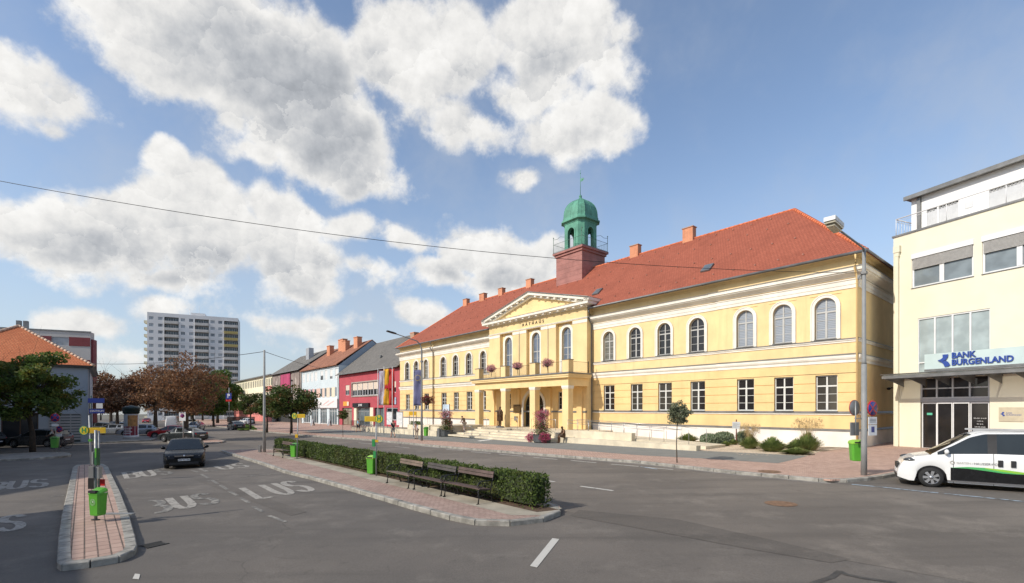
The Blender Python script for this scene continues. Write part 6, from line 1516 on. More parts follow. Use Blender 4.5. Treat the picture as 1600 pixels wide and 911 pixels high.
# ================================================================ PEOPLE
def skin(name,V,E,Rr,m,parent=None,sub=2,root=0,smooth=True):
    me=bpy.data.meshes.new(name); me.from_pydata(V,E,[]); o=bpy.data.objects.new(name,me); COL.objects.link(o)
    md=o.modifiers.new('s','SKIN'); md.use_smooth_shade=True
    for i,v in enumerate(me.skin_vertices[0].data): 
        r=Rr[i]; v.radius=r if isinstance(r,tuple) else (r,r); v.use_root=(i==root)
    sb=o.modifiers.new('u','SUBSURF'); sb.levels=sub; sb.render_levels=sub
    bpy.context.view_layer.update(); dg=bpy.context.evaluated_depsgraph_get(); nm=bpy.data.meshes.new_from_object(o.evaluated_get(dg)); bpy.data.objects.remove(o)
    nm.materials.clear(); nm.materials.append(m); nm.polygons.foreach_set('use_smooth',[True]*len(nm.polygons))
    q=bpy.data.objects.new(name,nm); COL.objects.link(q); q.parent=parent; return q
SK=mat('skin',(.50,.30,.21),.6,.08,8,.1,60); HAIRD=mat('hair_dark',(.03,.022,.018),.7,.2,20,.3,60); HAIRG=mat('hair_grey',(.35,.32,.30),.7,.2,20,.3,60)
def person(loc,rz,label,J,shirt,trou,hair=HAIRD,h=1.75,long=False,longs=False,shoe=None,allm=None,name='person',cat='person',group=None,coat=False):
    """J: joint overrides in metres for a 1.75 m figure facing +x"""
    T=empty(name,tuple(loc),rz,label,cat,group); s=h/1.75
    D=dict(pel=(0,0,.95),wst=(0,0,1.08),chs=(0,0,1.30),nck=(.0,0,1.47),hdb=(.015,0,1.55),hdt=(.02,0,1.68),
     sl=(0,.18,1.42),el=(-.04,.25,1.14),wl=(.05,.26,.90),hl=(.08,.26,.81),sr=(0,-.18,1.42),er=(-.04,-.25,1.14),wr=(.05,-.26,.90),hr=(.08,-.26,.81),
     pl=(0,.09,.90),kl=(.03,.10,.50),al=(0,.10,.09),tl=(.17,.12,.035),pr=(0,-.09,.90),kr=(.03,-.10,.50),ar=(0,-.10,.09),tr=(.17,-.12,.035))
    D.update(J); D={k:tuple(c*s for c in v) for k,v in D.items()}
    names=list(D); ix={k:i for i,k in enumerate(names)}
    RR=dict(pel=(.15,.11),wst=(.135,.10),chs=(.165,.115),nck=.058,hdb=.075,hdt=.085,sl=.06,el=.045,wl=.030,hl=.035,sr=.06,er=.045,wr=.030,hr=.035,pl=.09,kl=.06,al=.042,tl=.035,pr=.09,kr=.06,ar=.042,tr=.035)
    E=[('pel','wst'),('wst','chs'),('chs','nck'),('nck','hdb'),('hdb','hdt'),('chs','sl'),('sl','el'),('el','wl'),('wl','hl'),('chs','sr'),('sr','er'),('er','wr'),('wr','hr'),('pel','pl'),('pl','kl'),('kl','al'),('al','tl'),('pel','pr'),('pr','kr'),('kr','ar'),('ar','tr')]
    def sk(nm,keys,m,k=1.,ov={}):
        ks=[n for n in names if n in keys]; V_=[D[n] for n in ks]; jj={n:i for i,n in enumerate(ks)}; E_=[(jj[a],jj[b_]) for a,b_ in E if a in jj and b_ in jj]
        rad=[]
        for n in ks:
            r=ov.get(n,RR[n]); r=tuple(q*s*k for q in r) if isinstance(r,tuple) else r*s*k; rad.append(r)
        return skin(nm,V_,E_,rad,m,T,2,0)
    sk('body',names,allm or SK)
    hb=Vector(D['hdb']); ht=Vector(D['hdt']); hc=(hb+ht)/2; ax_=(ht-hb).normalized()
    b=MB(); b.smooth=True; m=allm or SK
    b.ball(hc+Vector((.085,0,-.005))*s,.018*s,6,5,(1,.8,1.3)); 
    for sy in (-1,1): b.ball(hc+Vector((0,sy*.078,-.005))*s,.024*s,6,5,(.9,.4,1.3))
    b.build('face',m,T)
    # fingers: five short chains on each hand
    for a,w in (('hl','wl'),('hr','wr')):
        p=Vector(D[a]); d=(p-Vector(D[w])).normalized(); sd=d.cross(Vector((0,0,1)));
        if sd.length<.2: sd=d.cross(Vector((1,0,0)))
        sd=Vector((1,0,0)) if abs(d.z)>.8 else sd.normalized(); cu=d.cross(sd).normalized()*.3
        b=MB(); b.smooth=True
        for k,l in enumerate((.062,.075,.08,.072,.055)):
            o_=p+sd*(k-2)*.016*s; 
            if k==0: b.tube([p-d*.03*s+sd*-.03*s,p+sd*-.05*s+d*.015*s,p+sd*-.05*s+d*.045*s],[.012*s,.010*s,.008*s],5)
            else: b.tube([o_,o_+(d*.6+cu)*l*.5*s,o_+(d+cu*2)*l*.9*s],[.0095*s,.009*s,.007*s],5)
        b.build('hand',m,T)
    if allm is None:
        sk('shirt',['pel','wst','chs','sl','el','sr','er'] if not longs else ['pel','wst','chs','sl','el','wl','sr','er','wr'],shirt,1.14,dict(el=.05,er=.05,chs=(.17,.125)))
        tk=['pel','pl','kl','pr','kr'] if not long else ['pel','pl','kl','al','pr','kr','ar']
        sk('trousers',tk,trou,1.18)
        b=MB(); b.smooth=True; b.ball(hc+ax_*.03*s+Vector((-.018,0,0))*s,.098*s,10,7,(1,.92,.95)); b.build('hair',hair,T)
        for a,t in (('al','tl'),('ar','tr')): b=MB(); b.smooth=True; b.tube([Vector(D[a])+Vector((-.05,0,-.05))*s,Vector(D[a])+Vector((.05,0,-.045))*s,Vector(D[t])+Vector((.03,0,-.0))*s],[.045*s,.045*s,.03*s],7); b.build('shoe',shoe or PLAS,T)
    else:
        b=MB(); b.smooth=True; b.ball(hc+ax_*.02*s+Vector((-.015,0,0))*s,.097*s,10,7,(1,.95,.95)); b.build('hair',allm,T)
        sk('clothing',['pel','wst','chs','sl','el','wl','sr','er','wr','pl','kl','al','pr','kr','ar'],allm,1.22,dict(pel=(.17,.13),pl=.11))
    return T
walk=dict(el=(-.16,.24,1.16),wl=(-.2,.25,.94),hl=(-.19,.25,.86),er=(.10,-.24,1.15),wr=(.22,-.22,.98),hr=(.27,-.2,.92),kl=(.16,.09,.52),al=(.22,.09,.13),tl=(.37,.10,.10),kr=(-.06,-.09,.50),ar=(-.26,-.09,.15),tr=(-.14,-.10,.05))
CB_=mat('cloth_light_blue',(.30,.48,.62),.9,.1,3,.2,60); CN=mat('cloth_navy',(.015,.02,.035),.9,.1,3); CW=mat('cloth_white',(.72,.71,.69),.9,.06,3,.2,50); CG=mat('cloth_grey',(.22,.24,.25),.9,.1,3); CBE=mat('cloth_beige',(.40,.33,.26),.9,.1,3)
BRZ=mat('bronze',(.13,.075,.045),.45,.35,4,.35,25,metal=.75)
person(at(560,675.5,.124),hd_(-.9,.3),'man walking away in a light blue shirt and dark shorts before the red shop house',walk,CB_,CN)
person(at(614,684,.124),hd_(-.6,.7),'man in a black T-shirt and grey shorts walking past the notice boards',walk,CN,CG)
bend=dict(wst=(.03,0,1.07),chs=(.12,0,1.26),nck=(.22,0,1.38),hdb=(.27,0,1.44),hdt=(.33,0,1.55),sl=(.14,.17,1.36),sr=(.14,-.17,1.36),el=(.22,.2,1.1),er=(.22,-.2,1.1),wl=(.36,.15,1.0),wr=(.36,-.15,1.0),hl=(.42,.12,.98),hr=(.42,-.12,.98))
person(at(655,686,.12)+Vector((-.25,.1,0)),hd_(-.3,-.9),'person in a white top half hidden behind the street lamp pole',bend,CW,CBE,HAIRG,1.68,True,True)
person(at(309.5,674),hd_(-.4,.9),'person in a white shirt crossing the street behind the parking island',walk,CW,CG)
sit=dict(pel=(0,0,.52),wst=(.02,0,.66),chs=(.08,0,.86),nck=(.14,0,1.02),hdb=(.18,0,1.09),hdt=(.22,0,1.21),sl=(.08,.18,.98),sr=(.08,-.18,.98),el=(.16,.22,.74),er=(.16,-.22,.74),wl=(.36,.12,.66),wr=(.36,-.12,.66),hl=(.43,.08,.64),hr=(.43,-.08,.64),pl=(.02,.1,.5),pr=(.02,-.1,.5),kl=(.44,.12,.52),kr=(.44,-.12,.52),al=(.42,.12,.09),ar=(.42,-.12,.09),tl=(.58,.13,.035),tr=(.58,-.13,.035))
p=FP(32.5,8.5); person((p.x,p.y,.58),THROT+R(-40),'man in a white shirt sitting on the terrace wall beside the flower planter',sit,CW,CN)
p=FP(31.9,7.2); person((p.x,p.y,.42),THROT+R(200),'man in a brown T-shirt standing on the steps looking down at his hands',bend,mat('cloth_brown',(.13,.085,.05),.9,.1,3),CBE,HAIRD,1.8)
p=FP(29.7,4.3); Tst=person((p.x,p.y,1.0),THROT-R(90),'bronze statue of a standing man in an open coat at the top of the steps',dict(el=(.02,.27,1.15),er=(.02,-.27,1.15),wl=(.12,.2,.98),wr=(.12,-.2,.98),hl=(.17,.16,.96),hr=(.17,-.16,.96)),None,None,None,2.05,allm=BRZ,name='standing_statue',cat='statue')
b=MB(); b.smooth=False; b.lathe([(.45,-.13),(.45,-.02),(.36,.02),(.001,.05)],14,cap=False); b.build('statue_base',mat('granite_dark',(.10,.10,.10),.6,.2,8),Tst)
b=MB()
for s in (-1,1): b.prism([(-.15,s*.12),(.12,s*.26),(.16,s*.30),(-.18,s*.24)] if s>0 else [(-.18,s*.24),(.16,s*.30),(.12,s*.26),(-.15,s*.12)],.55,1.55)
b.build('coat_tails',BRZ,Tst)
p=FP(16.9,8.15); person((p.x,p.y,.18),THROT-R(90)-R(22),'bronze figure seated on the low stone wall right of the planter',sit,None,None,None,1.8,allm=BRZ,name='seated_statue',cat='statue')
for i,(px,py,cm) in enumerate(((84,699,CW),(91,702,CBE))):
    q=at(px,py)+Vector((-.4,.6,0)); person(q,R(195),('cyclist in white riding past behind the no-stopping sign on the left','cyclist in beige riding beside the left green bin')[i],dict(sit,pel=(0,0,.95),wst=(.04,0,1.07),chs=(.16,0,1.26),nck=(.25,0,1.4),hdb=(.3,0,1.46),hdt=(.34,0,1.58),sl=(.18,.17,1.36),sr=(.18,-.17,1.36),el=(.32,.22,1.12),er=(.32,-.22,1.12),wl=(.48,.22,1.0),wr=(.48,-.22,1.0),hl=(.55,.22,1.0),hr=(.55,-.22,1.0),pl=(.02,.09,.92),pr=(.02,-.09,.92),kl=(.32,.1,.72),kr=(.22,-.1,.5),al=(.12,.1,.36),ar=(.0,-.1,.16),tl=(.26,.1,.32),tr=(.14,-.1,.1)),cm,CN,HAIRG)
    T=empty('bicycle',tuple(q),R(195),('bicycle ridden by the cyclist in white','bicycle ridden by the cyclist in beige')[i],'bicycle'); 
    for x in (-.52,.52):
        b=MB(); b.smooth=True; b.tube([(x+.33*math.cos(2*math.pi*k/16),0,.34+.33*math.sin(2*math.pi*k/16)) for k in range(17)],.016,5,cap=False); w=b.build('wheel',TYRE,T)
        b=MB()
        for k in range(6): a=math.pi*k/6; b.tube([(x+.32*math.cos(a),0,.34+.32*math.sin(a)),(x-.32*math.cos(a),0,.34-.32*math.sin(a))],.003,3)
        b.build('spokes',STEEL,w)
    b=MB()
    for P_ in ([(-.52,0,.34),(-.15,0,.85),(.38,0,.9),(.52,0,.34)],[(-.52,0,.34),(-.02,0,.3),(-.15,0,.85)],[(-.02,0,.3),(.38,0,.9)]): b.tube(P_,.016,5)
    b.build('frame',CN,T); b=MB(); b.box(-.28,-.02,-.06,.06,.90,.95); b.build('saddle',PLAS,T); b=MB(); b.tube([(.4,0,.9),(.42,0,1.05),(.48,.25,1.02)],.012,5); b.tube([(.42,0,1.05),(.48,-.25,1.02)],.012,5); b.build('handlebar',STEEL,T)
# ================================================================ STREET FURNITURE
WOODA=mat('bench_wood_light',(.17,.125,.095),.7,.25,4,.4,30); WOODB=mat('bench_wood_dark',(.075,.065,.06),.6,.25,4,.4,30); WOODC=mat('bench_wood_brown',(.10,.066,.056),.6,.25,4,.4,30)
CAST=mat('cast_iron',(.014,.014,.014),.5,.2,8,.2,60); GAL=mat('galvanised',(.30,.31,.31),.5,.12,3,.1,30,metal=.5); GALP=mat('pole_grey_paint',(.25,.255,.25),.6,.1,2,.1,30)
BING=mat('bin_green',(.10,.36,.035),.4,.08,2,.05,30); BINL=mat('bin_lid_lime',(.26,.52,.06),.4,.06,2,.05,30); BIND=mat('bin_green_deep',(.07,.27,.035),.4,.08,2,.05,30)
YELS=mat('sign_yellow',(.58,.42,.02),.45,.05,2); YELO=mat('sign_amber',(.52,.31,.01),.45,.05,2); SGR=mat('sign_green',(.02,.22,.06),.45,.05); SRED=mat('sign_red',(.50,.02,.02),.4,.05); SBLU=mat('sign_blue',(.02,.04,.22),.4,.05); SWH=mat('sign_white',(.72,.72,.72),.4,.04); SBK=mat('sign_back_grey',(.24,.24,.235),.5,.1,metal=.5)  # blue toned down: shade of the direction signs put into the colour
def bench(p0,p1,seat,back,label,grp):
    """p0,p1: front feet; sits facing away from the hedge"""
    d=(p1-p0); L=math.hypot(d.x,d.y); c=(p0+p1)/2; T=empty('park_bench',tuple(c),math.atan2(d.y,d.x),label,'bench',grp)
    # local +x along p0->p1 (towards the camera's right), the hedge is at +y
    for i in range(5):
        y=.02+i*.095; b=MB(); 
        z=.43-(.012*i); b.box(-L/2-.06,L/2+.06,y,y+.075,z,z+.028); b.build('seat_slat',seat,T)
    for i,(y,z) in enumerate(((.54,.66),(.565,.755),(.585,.85))):
        b=MB(); b.M=Matrix.Translation((0,y,z))@Matrix.Rotation(R(-14),4,'X'); b.box(-L/2-.02,L/2+.02,-.014,.014,-.042,.042) if i!=0 else None
        if i: b.build('back_slat',back,T)
    for s in (-1,1):
        x=s*L/2; b=MB(); b.smooth=True; r=.017
        b.tube([(x,.02,0),(x,.05,.18),(x,.02,.36),(x,.06,.44)],[r*1.3,r,r,r],6); b.tube([(x,.58,0),(x,.50,.18),(x,.47,.40),(x,.55,.62),(x,.62,.90)],[r*1.3,r,r,r,r],6)
        b.tube([(x,.06,.42),(x,.28,.39),(x,.48,.38)],r,6); b.tube([(x,.04,.44),(x,.0,.55),(x,.06,.63),(x,.2,.655),(x,.4,.64),(x,.53,.66)],r,6)
        b.tube([(x,.12+.07*math.cos(a),.54+.07*math.sin(a)) for a in np.linspace(0,2*math.pi,13)],.011,5); b.tube([(x,.30+.06*math.cos(a),.53+.06*math.sin(a)) for a in np.linspace(0,2*math.pi,13)],.010,5)
        b.tube([(x,.05+.045*math.cos(a),.24+.045*math.sin(a)) for a in np.linspace(0,2*math.pi,11)],.009,5); b.tube([(x,.05,.2),(x,.28,.27),(x,.52,.2)],.010,5)
        b.tube([(x,-.03,.012),(x,.06,.012)],.02,5); b.tube([(x,.54,.012),(x,.63,.012)],.02,5)
        b.build('cast_frame',CAST,T)
    b=MB(); b.tube([(-L/2,.28,.27),(L/2,.28,.27)],.009,5); b.build('tie_rod',CAST,T)
    return T
g='cast iron park benches on the median'
bench(at(604,755,.125),at(637,763.5,.125),WOODA,WOODA,'bench with pale worn slats nearest the green bus stop bin',g)
bench(at(646,765,.125),at(688,775.5,.125),WOODC,WOODB,'middle bench of the row with a dark grey backrest',g)
bench(at(693.5,776.5,.125),at(746,788.5,.125),WOODC,WOODC,'bench with a reddish brown backrest closest to the rounded island tip',g)
bench(at(426.5,712.5,.125),at(441,715.5,.125),WOODA,WOODC,'bench alone at the far end of the median by the lamp pole',g)
def bin_(p,z0,rz,label,w=.42,dp=.30,h=.72,body=BING,lid=BINL,logo=False,grp='green litter bins',lidded=True):
    T=empty('litter_bin',(p.x,p.y,z0),rz,label,'litter bin',grp)
    def ring(s,z,yo=0): return [(x*w/2*s,y*dp/2*s+yo,z) for x,y in ((-1,-.55),(-.8,-1),(.8,-1),(1,-.55),(1,.8),(.9,1),(-.9,1),(-1,.8))]
    b=MB(); L=[ring(.78,0),ring(.84,.03),ring(.98,h*.80),ring(1.0,h*.82)]
    if not lidded: L=[ring(.78,0),ring(.84,.03),ring(.98,h*.80),ring(1.06,h*.81),ring(1.06,h*.85)]
    r=[[b.vert(q) for q in l] for l in L]
    for p_,q_ in zip(r,r[1:]):
        for k in range(8): b.face((p_[k],p_[(k+1)%8],q_[(k+1)%8],q_[k]))
    b.face(r[0][::-1]); b.face(r[-1]); b.build('container',body,T)
    b=MB()
    def slope(l,a): return [(x,y,z+(y/dp)*a) for x,y,z in l]
    if lidded: L=[ring(1.07,h*.82),ring(1.07,h*.88),slope(ring(1.0,h*.93),.05),slope(ring(.6,h*1.0),.05)]
    else: L=[slope(ring(1.04,h*.86),.06),slope(ring(1.0,h*.92),.10),slope(ring(.72,h*.99),.10)]
    r=[[b.vert(q) for q in l] for l in L]
    for p_,q_ in zip(r,r[1:]):
        for k in range(8): b.face((p_[k],p_[(k+1)%8],q_[(k+1)%8],q_[k]))
    b.face(r[0][::-1]); b.face(r[-1]); b.build('lid',lid,T)
    b=MB(); y=-dp/2-.004
    b.prism([(-w*.33,y-.022),(w*.33,y-.022),(w*.33,y+.05),(-w*.33,y+.05)],h*.865 if lidded else h*.875,h*.925 if lidded else h*.965); b.build('opening',PLAS,T)
    b=MB(); b.box(-.06,.06,dp/2-.01,dp/2+.05,.1,h*.7); b.build('bracket',CAST,T)
    if logo:
        b=MB(); b.M=TXF(0,-dp/2*.955-.006,h*.52)@Matrix.Rotation(R(0),4,'X')
        for r0,r1 in ((.082,.075),(.058,.052)): b.lathe([(r0,0),(r0,.002),(r1,.002),(r1,0)],20,cap=False)
        b.lathe([(.02,.0),(.02,.002),(.001,.002)],10,cap=False); b.box(-.03,.03,.02,.028,0,.002); b.box(.02,.03,-.02,.02,0,.002); b.build('emblem',mat('emblem_pale',(.45,.6,.4),.5),T)
    return T
p=at(150,812.5,.125)
# near bus island: thick post with boxes and the bin
T=empty('sign_post',tuple(p),R(-3),'grey post with timetable boxes on the bus island carrying the near green bin','sign post'); zz=p.z
b=MB(); b.smooth=True; b.tube([(0,0,0),(-.01,0,1.15),(-.005,0,2.32)],.034,8); b.tube([(.055,.03,.6),(.05,.03,2.3)],.022,6); b.build('post',GAL,T)
b=MB(); b.box(-.10,.08,-.04,.04,-.002,.02); b.build('base_plate',CAST,T)
b=MB(); b.box(-.11,.02,-.10,-.04,1.10,1.40); b.build('timetable_box',SBK,T); b=MB(); b.box(.03,.13,-.06,.04,1.08,1.38); b.build('box_side',GAL,T)
b=MB(); b.box(-.06,-.01,-.07,.0,1.44,1.76); b.build('light_box',GAL,T); b=MB(); b.box(.02,.08,-.07,.03,1.42,1.86); b.build('green_box',mat('box_green_dark',(.02,.10,.04),.5,.1),T); b=MB(); b.box(.055,.085,-.09,-.07,1.62,1.86); b.build('green_stripe',BING,T)
b=MB(); b.box(-.22,-.03,.0,.03,.80,1.08); b.build('dark_panel',CAST,T); b=MB(); b.box(.05,.20,.03,.05,.88,1.05); b.build('red_panel',SRED,T)
b=MB(); b.box(-.10,.14,.1,.2,-.0,.3); 
bin_(p+Vector((.20,-.18,0)),zz+.17,R(-14),'large green litter bin with white round emblem on the bus island post',.36,.24,.66,BING,BING,True,lidded=False)
b=MB(); b.box(-.35,.42,.62,.74,-.01,.03); b.build('foot_bar',GAL,T)
def hsign(T,x0,x1,z0,z1,disc_left,y=-.03):
    b=MB(); b.box(x0,x1,y-.015,y+.015,z0,z1); s=b.build('stop_board',YELS,T); b=MB(); b.box(x0+.05,x1-.04,y-.019,y-.0155,z0+.035,z1-.03); b.build('name_field',YELO,s)
    r=(z1-z0)*.78; cx=x0+.0 if disc_left else x1; cz=(z0+z1)/2
    b=MB(); b.M=TXF(cx,y-.03,cz); b.lathe([(r*.97,-.03),(r,-.02),(r,.0),(r*.9,.004),(.001,.004)],20); o=b.build('stop_disc',YELS,T)
    b=MB(); b.M=TXF(cx,y-.03,cz); b.lathe([(r*1.03,-.005),(r*1.03,.006),(r*.9,.006),(r*.9,.004)],20,cap=False); b.build('disc_rim',SGR,o)
    text('lettering','H',r*1.5,SGR,o,TXF(cx,y-.036,cz),.002,.012)
p=at(143.5,751,.125); T=empty('bus_stop_sign',tuple(p),R(4),'yellow bus stop sign with round H disc on the bus island','bus stop sign','bus stop signs'); b=MB(); b.smooth=True; b.tube([(0,0,0),(-.10,0,2.7)],.032,8); b.build('pole',GAL,T); hsign(T,-.26,.56,1.96,2.19,True)
b=MB(); b.box(-.09,.02,-.07,.02,1.62,1.72); b.build('clamp',BIND,T)
p=at(588,743.5,.125); T=empty('bus_stop_sign',tuple(p),R(-14),'bus stop sign with H disc on the right, beside the three benches','bus stop sign','bus stop signs'); b=MB(); b.smooth=True; b.tube([(0,0,0),(0,0,2.5)],.032,8); b.build('pole',GAL,T); hsign(T,-.52,.16,2.26,2.48,False)
b=MB(); b.box(-.17,-.04,-.05,.05,1.22,1.52); b.build('timetable_case',SGR,T); b=MB(); b.box(-.03,.12,-.05,-.036,1.4,1.5); b.build('orange_label',YELO,T); b=MB(); b.box(-.12,.0,-.05,.05,.75,1.02); b.build('timetable_case',SGR,T)
bin_(at(581.5,741,.125)+Vector((-.02,0,0)),at(581.5,741,.125).z+.04,R(-20),'green bin with lime lid beside the bus stop pole behind the benches',.40,.3,.76)
p=at(464,717,.125); T=empty('bus_stop_sign',tuple(p),R(-14),'far bus stop sign seen edge-on beside the cherry tree','bus stop sign','bus stop signs'); b=MB(); b.smooth=True; b.tube([(0,0,0),(.08,0,2.7)],.032,8); b.build('pole',GAL,T); hsign(T,-.12,.55,2.36,2.58,True)
b=MB(); b.box(-.09,.09,-.05,-.035,1.22,1.42); b.build('orange_label',YELO,T)
bin_(at(460,716.5,.125),at(460,716.5,.125).z+.10,R(-20),'open green bin at the far bench on the median',.42,.32,.78,BING,BIND,lidded=False)
# lamp poles
p=at(413,706.5,.12); T=empty('utility_pole',tuple(p),0,'tall plain grey pole at the far end of the median hedge','pole'); b=MB(); b.smooth=True; b.tube([(0,0,0),(.0,0,3),(0,0,6.95)],[.105,.085,.06],10); b.build('pole',mat('concrete_pole',(.33,.33,.31),.85,.1,2,.2,30),T); b=MB(); b.box(-.38,-.22,-.08,.08,.0,.45); b.build('cable_box',SBK,T)
POLE1=p+Vector((0,0,6.85))
p=at(1350,742.5,.12); T=empty('street_lamp',tuple(p),THROT,'tall grey street lamp with white box head before the town hall corner','street lamp'); zb=p.z
b=MB(); b.smooth=True; b.tube([(0,0,-.02),(0,0,1.2),(0,0,4.2)],[.105,.10,.09],12); b.tube([(0,0,4.2),(-.0,0,4.32),(0,0,8.6)],[.09,.075,.06],12); b.build('pole',GALP,T)
b=MB(); b.smooth=True; b.tube([(0,0,8.4),(0,-.12,8.58),(0,-2.9,8.62)],[.04,.036,.032],8); b.build('arm',GALP,T)
b=MB(); b.M=Matrix.Translation((0,-3.35,8.62))@Matrix.Rotation(R(-4),4,'X'); b.box(-.17,.17,-.42,.45,.05,.19); hd2=b.build('lamp_head',mat('lamp_white',(.66,.66,.64),.5,.08,4),T)
b=MB(); b.M=Matrix.Translation((0,-3.35,8.62))@Matrix.Rotation(R(-4),4,'X'); q=[(-.16,-.38),(.16,-.38),(.16,.42),(-.16,.42)]; b.prism(q,-.02,.048); b.prism([(-.12,-.3),(.12,-.3),(.12,.4),(-.12,.4)],-.10,-.02); b.build('lens',glassmat('lens_glass',(.30,.27,.18),.2),hd2)
b=MB(); b.box(-.09,.09,-.1,.1,7.6,7.7); b.box(-.2,-.08,-.05,.05,7.45,7.6); b.build('wire_clamp',ZINC,T)
POLE2=p+Vector((0,0,7.65))
bin_(p+Vector((.05,.42,0)),zb+.5,R(-12),'green lidded bin hanging behind the tall lamp pole near the bank',.5,.36,.80)
def roundsign(T,x,y,z,rz,r,front=True):
    M=Matrix.Translation((x,y,z))@Matrix.Rotation(rz,4,'Z')@Matrix.Rotation(R(90),4,'X')
    b=MB(); b.M=M; b.lathe([(r,-.01),(r,.01),(.001,.01)],24); o=b.build('sign_disc',SRED,T)
    b=MB(); b.M=M; b.lathe([(r*.86,.0101),(r*.86,.013),(.001,.013)],24); b.build('disc_field',SBLU,o)
    b=MB(); b.M=M; 
    for a in (45,-45):
        b.M=M@Matrix.Rotation(R(a),4,'Z'); b.box(-r*.88,r*.88,-r*.08,r*.08,.0131,.016)
    b.build('disc_cross',SRED,o)
    b=MB(); b.M=M; b.lathe([(.001,-.012),(r*.97,-.012),(r*.97,-.0101)],20); b.build('disc_back',SBK,o)
# two sign sets clamped beside the lamp pole
a1=R(22)
T2=empty('traffic_sign',tuple(p),0,'no-stopping sign with two plates on the lamp pole near the bank','traffic sign'); roundsign(T2,.36,.05,2.53,a1,.3)
b=MB(); b.M=Matrix.Translation((.36,.05,0))@Matrix.Rotation(a1,4,'Z'); b.box(-.24,.24,-.012,.012,1.92,2.2); b.build('plate',SWH,T2); b=MB(); b.M=Matrix.Translation((.36,.05,0))@Matrix.Rotation(a1,4,'Z'); b.box(-.24,.24,-.012,.012,1.5,1.9); q=b.build('plate',SWH,T2)
b=MB(); b.M=Matrix.Translation((.36,.05,0))@Matrix.Rotation(a1,4,'Z'); b.box(-.09,.09,-.016,-.0125,1.62,1.84); b.build('symbol',SBLU,q)
b=MB(); b.M=Matrix.Translation((.36,.05,0))@Matrix.Rotation(a1,4,'Z'); 
for k in range(3): b.box(-.18,.18,-.016,-.0125,2.0+.055*k,2.02+.055*k)
b.build('plate_lines',DTX,T2); b=MB(); b.tube([(0,0,2.2),(.34,.06,2.2)],.015); b.tube([(.36,.07,1.5),(.36,.07,2.8)],.025); b.build('bracket',GAL,T2)
T3=empty('traffic_sign',tuple(p),0,'grey back of a round sign and box on the lamp pole near the bank','traffic sign'); roundsign(T3,-.36,.0,2.55,a1+math.pi,.3)
b=MB(); b.M=Matrix.Translation((-.36,0,0))@Matrix.Rotation(a1,4,'Z'); b.box(-.23,.23,-.02,.02,1.5,2.0); b.build('plate',SBK,T3); b=MB(); b.tube([(0,0,2.15),(-.36,.0,2.15)],.015); b.tube([(-.34,-.03,1.5),(-.34,-.03,2.8)],.025); b.build('bracket',GAL,T3)
# distant lamp with flower basket
p=at(659,688.5,.12); T=empty('street_lamp',tuple(p),THROT,'slim street lamp with flat head left of the entrance steps','street lamp'); b=MB(); b.smooth=True; b.tube([(0,0,0),(0,0,3),(0,0,8.0),(0,-.15,8.45),(0,-.5,8.75),(0,-2.6,9.2)],[.11,.09,.07,.055,.05,.04],9); b.build('pole',GALP,T)
b=MB(); b.M=Matrix.Translation((0,-2.9,9.25))@Matrix.Rotation(R(-10),4,'X'); b.prism([(-.13,-.4),(.13,-.4),(.17,.2),(.08,.45),(-.08,.45),(-.17,.2)],-.04,.06); b.build('lamp_head',CAST,T); b=MB(); b.box(-.12,.12,-.1,.1,6.9,7.05); b.build('clamp',GAL,T)
T=empty('flower_basket',(p.x+.48,p.y,p.z+3.5),0,'hanging basket of dark red flowers on the slim street lamp','flower basket'); b=MB(); b.tube([(-.42,0,.45),(0,0,.5),(0,0,0)],.015); b.lathe([(.1,-.4),(.3,-.1),(.32,0)],10); b.build('basket',CAST,T); core(T,(0,0,.05),.36); flowerball(T,(0,0,.08),.5,F_RED,2600,40,(1.12,1,.95),'blooms',.2)
bin_(at(665.5,689,.12),p.z+.45,R(-30),'narrow green bin on the slim street lamp',.36,.3,.78,BING,BIND)
# poles with flags
def flag(px,py,h,x0,x1,z0,z1,cols,label,emb=None,arm=True):
    p=at(px,py,.12); T=empty('flag',(p.x,p.y,p.z),R(0),label,'flag','flags beside the town hall')
    b=MB(); b.smooth=True; b.tube([(0,0,0),(0,0,h)],[.05,.03],8); b.ball((0,0,h+.05),.06,8,6); b.build('flagpole',mat('pole_white',(.68,.68,.67),.4,.05),T)
    b=MB(); b.tube([(0,0,z1+.03),(x1 if abs(x1)>abs(x0) else x0,0,z1+.03)],.015,5); b.build('arm',GAL,T)
    n=len(cols)
    for k,m in enumerate(cols):
        a_,c_=x0+(x1-x0)*k/n,x0+(x1-x0)*(k+1)/n; b=MB(); b.smooth=True; nz=14; nx=4
        g_=[[b.vert((a_+(c_-a_)*i/nx,.05*math.sin(3.2*(a_+(c_-a_)*i/nx)*3+j*.35)+.03*math.sin(j*.9+i),z1-(z1-z0)*j/nz)) for i in range(nx+1)] for j in range(nz+1)]
        for j in range(nz):
            for i in range(nx): b.face((g_[j][i],g_[j][i+1],g_[j+1][i+1],g_[j+1][i]))
        o=b.build('flag_cloth',m,T,recalc=False); so_=o.modifiers.new('th','SOLIDIFY'); so_.thickness=.01
    if emb: emb(T,(x0+x1)/2,(z0+z1)/2,abs(x1-x0))
    return T
FW_=mat('flag_white',(.62,.58,.64),.85,.08,3); FL_=mat('flag_lilac',(.38,.35,.48),.85,.1,3); FGD=mat('flag_gold',(.70,.36,.02),.85,.06,3); FRD=mat('flag_red',(.48,.03,.025),.85,.06,3); FBL=mat('flag_blue',(.13,.13,.24),.85,.12,2)
def eagle(T,x,z,w):
    b=MB(); b.M=TXF(x,-.13,z); b.prism([(-.05,-.35),(.05,-.35),(.10,-.1),(.45,-.28),(.42,.1),(.3,.32),(.12,.12),(.07,.4),(-.07,.4),(-.12,.12),(-.3,.32),(-.42,.1),(-.45,-.28),(-.10,-.1)],0,.01); b.build('emblem',SRED,T)
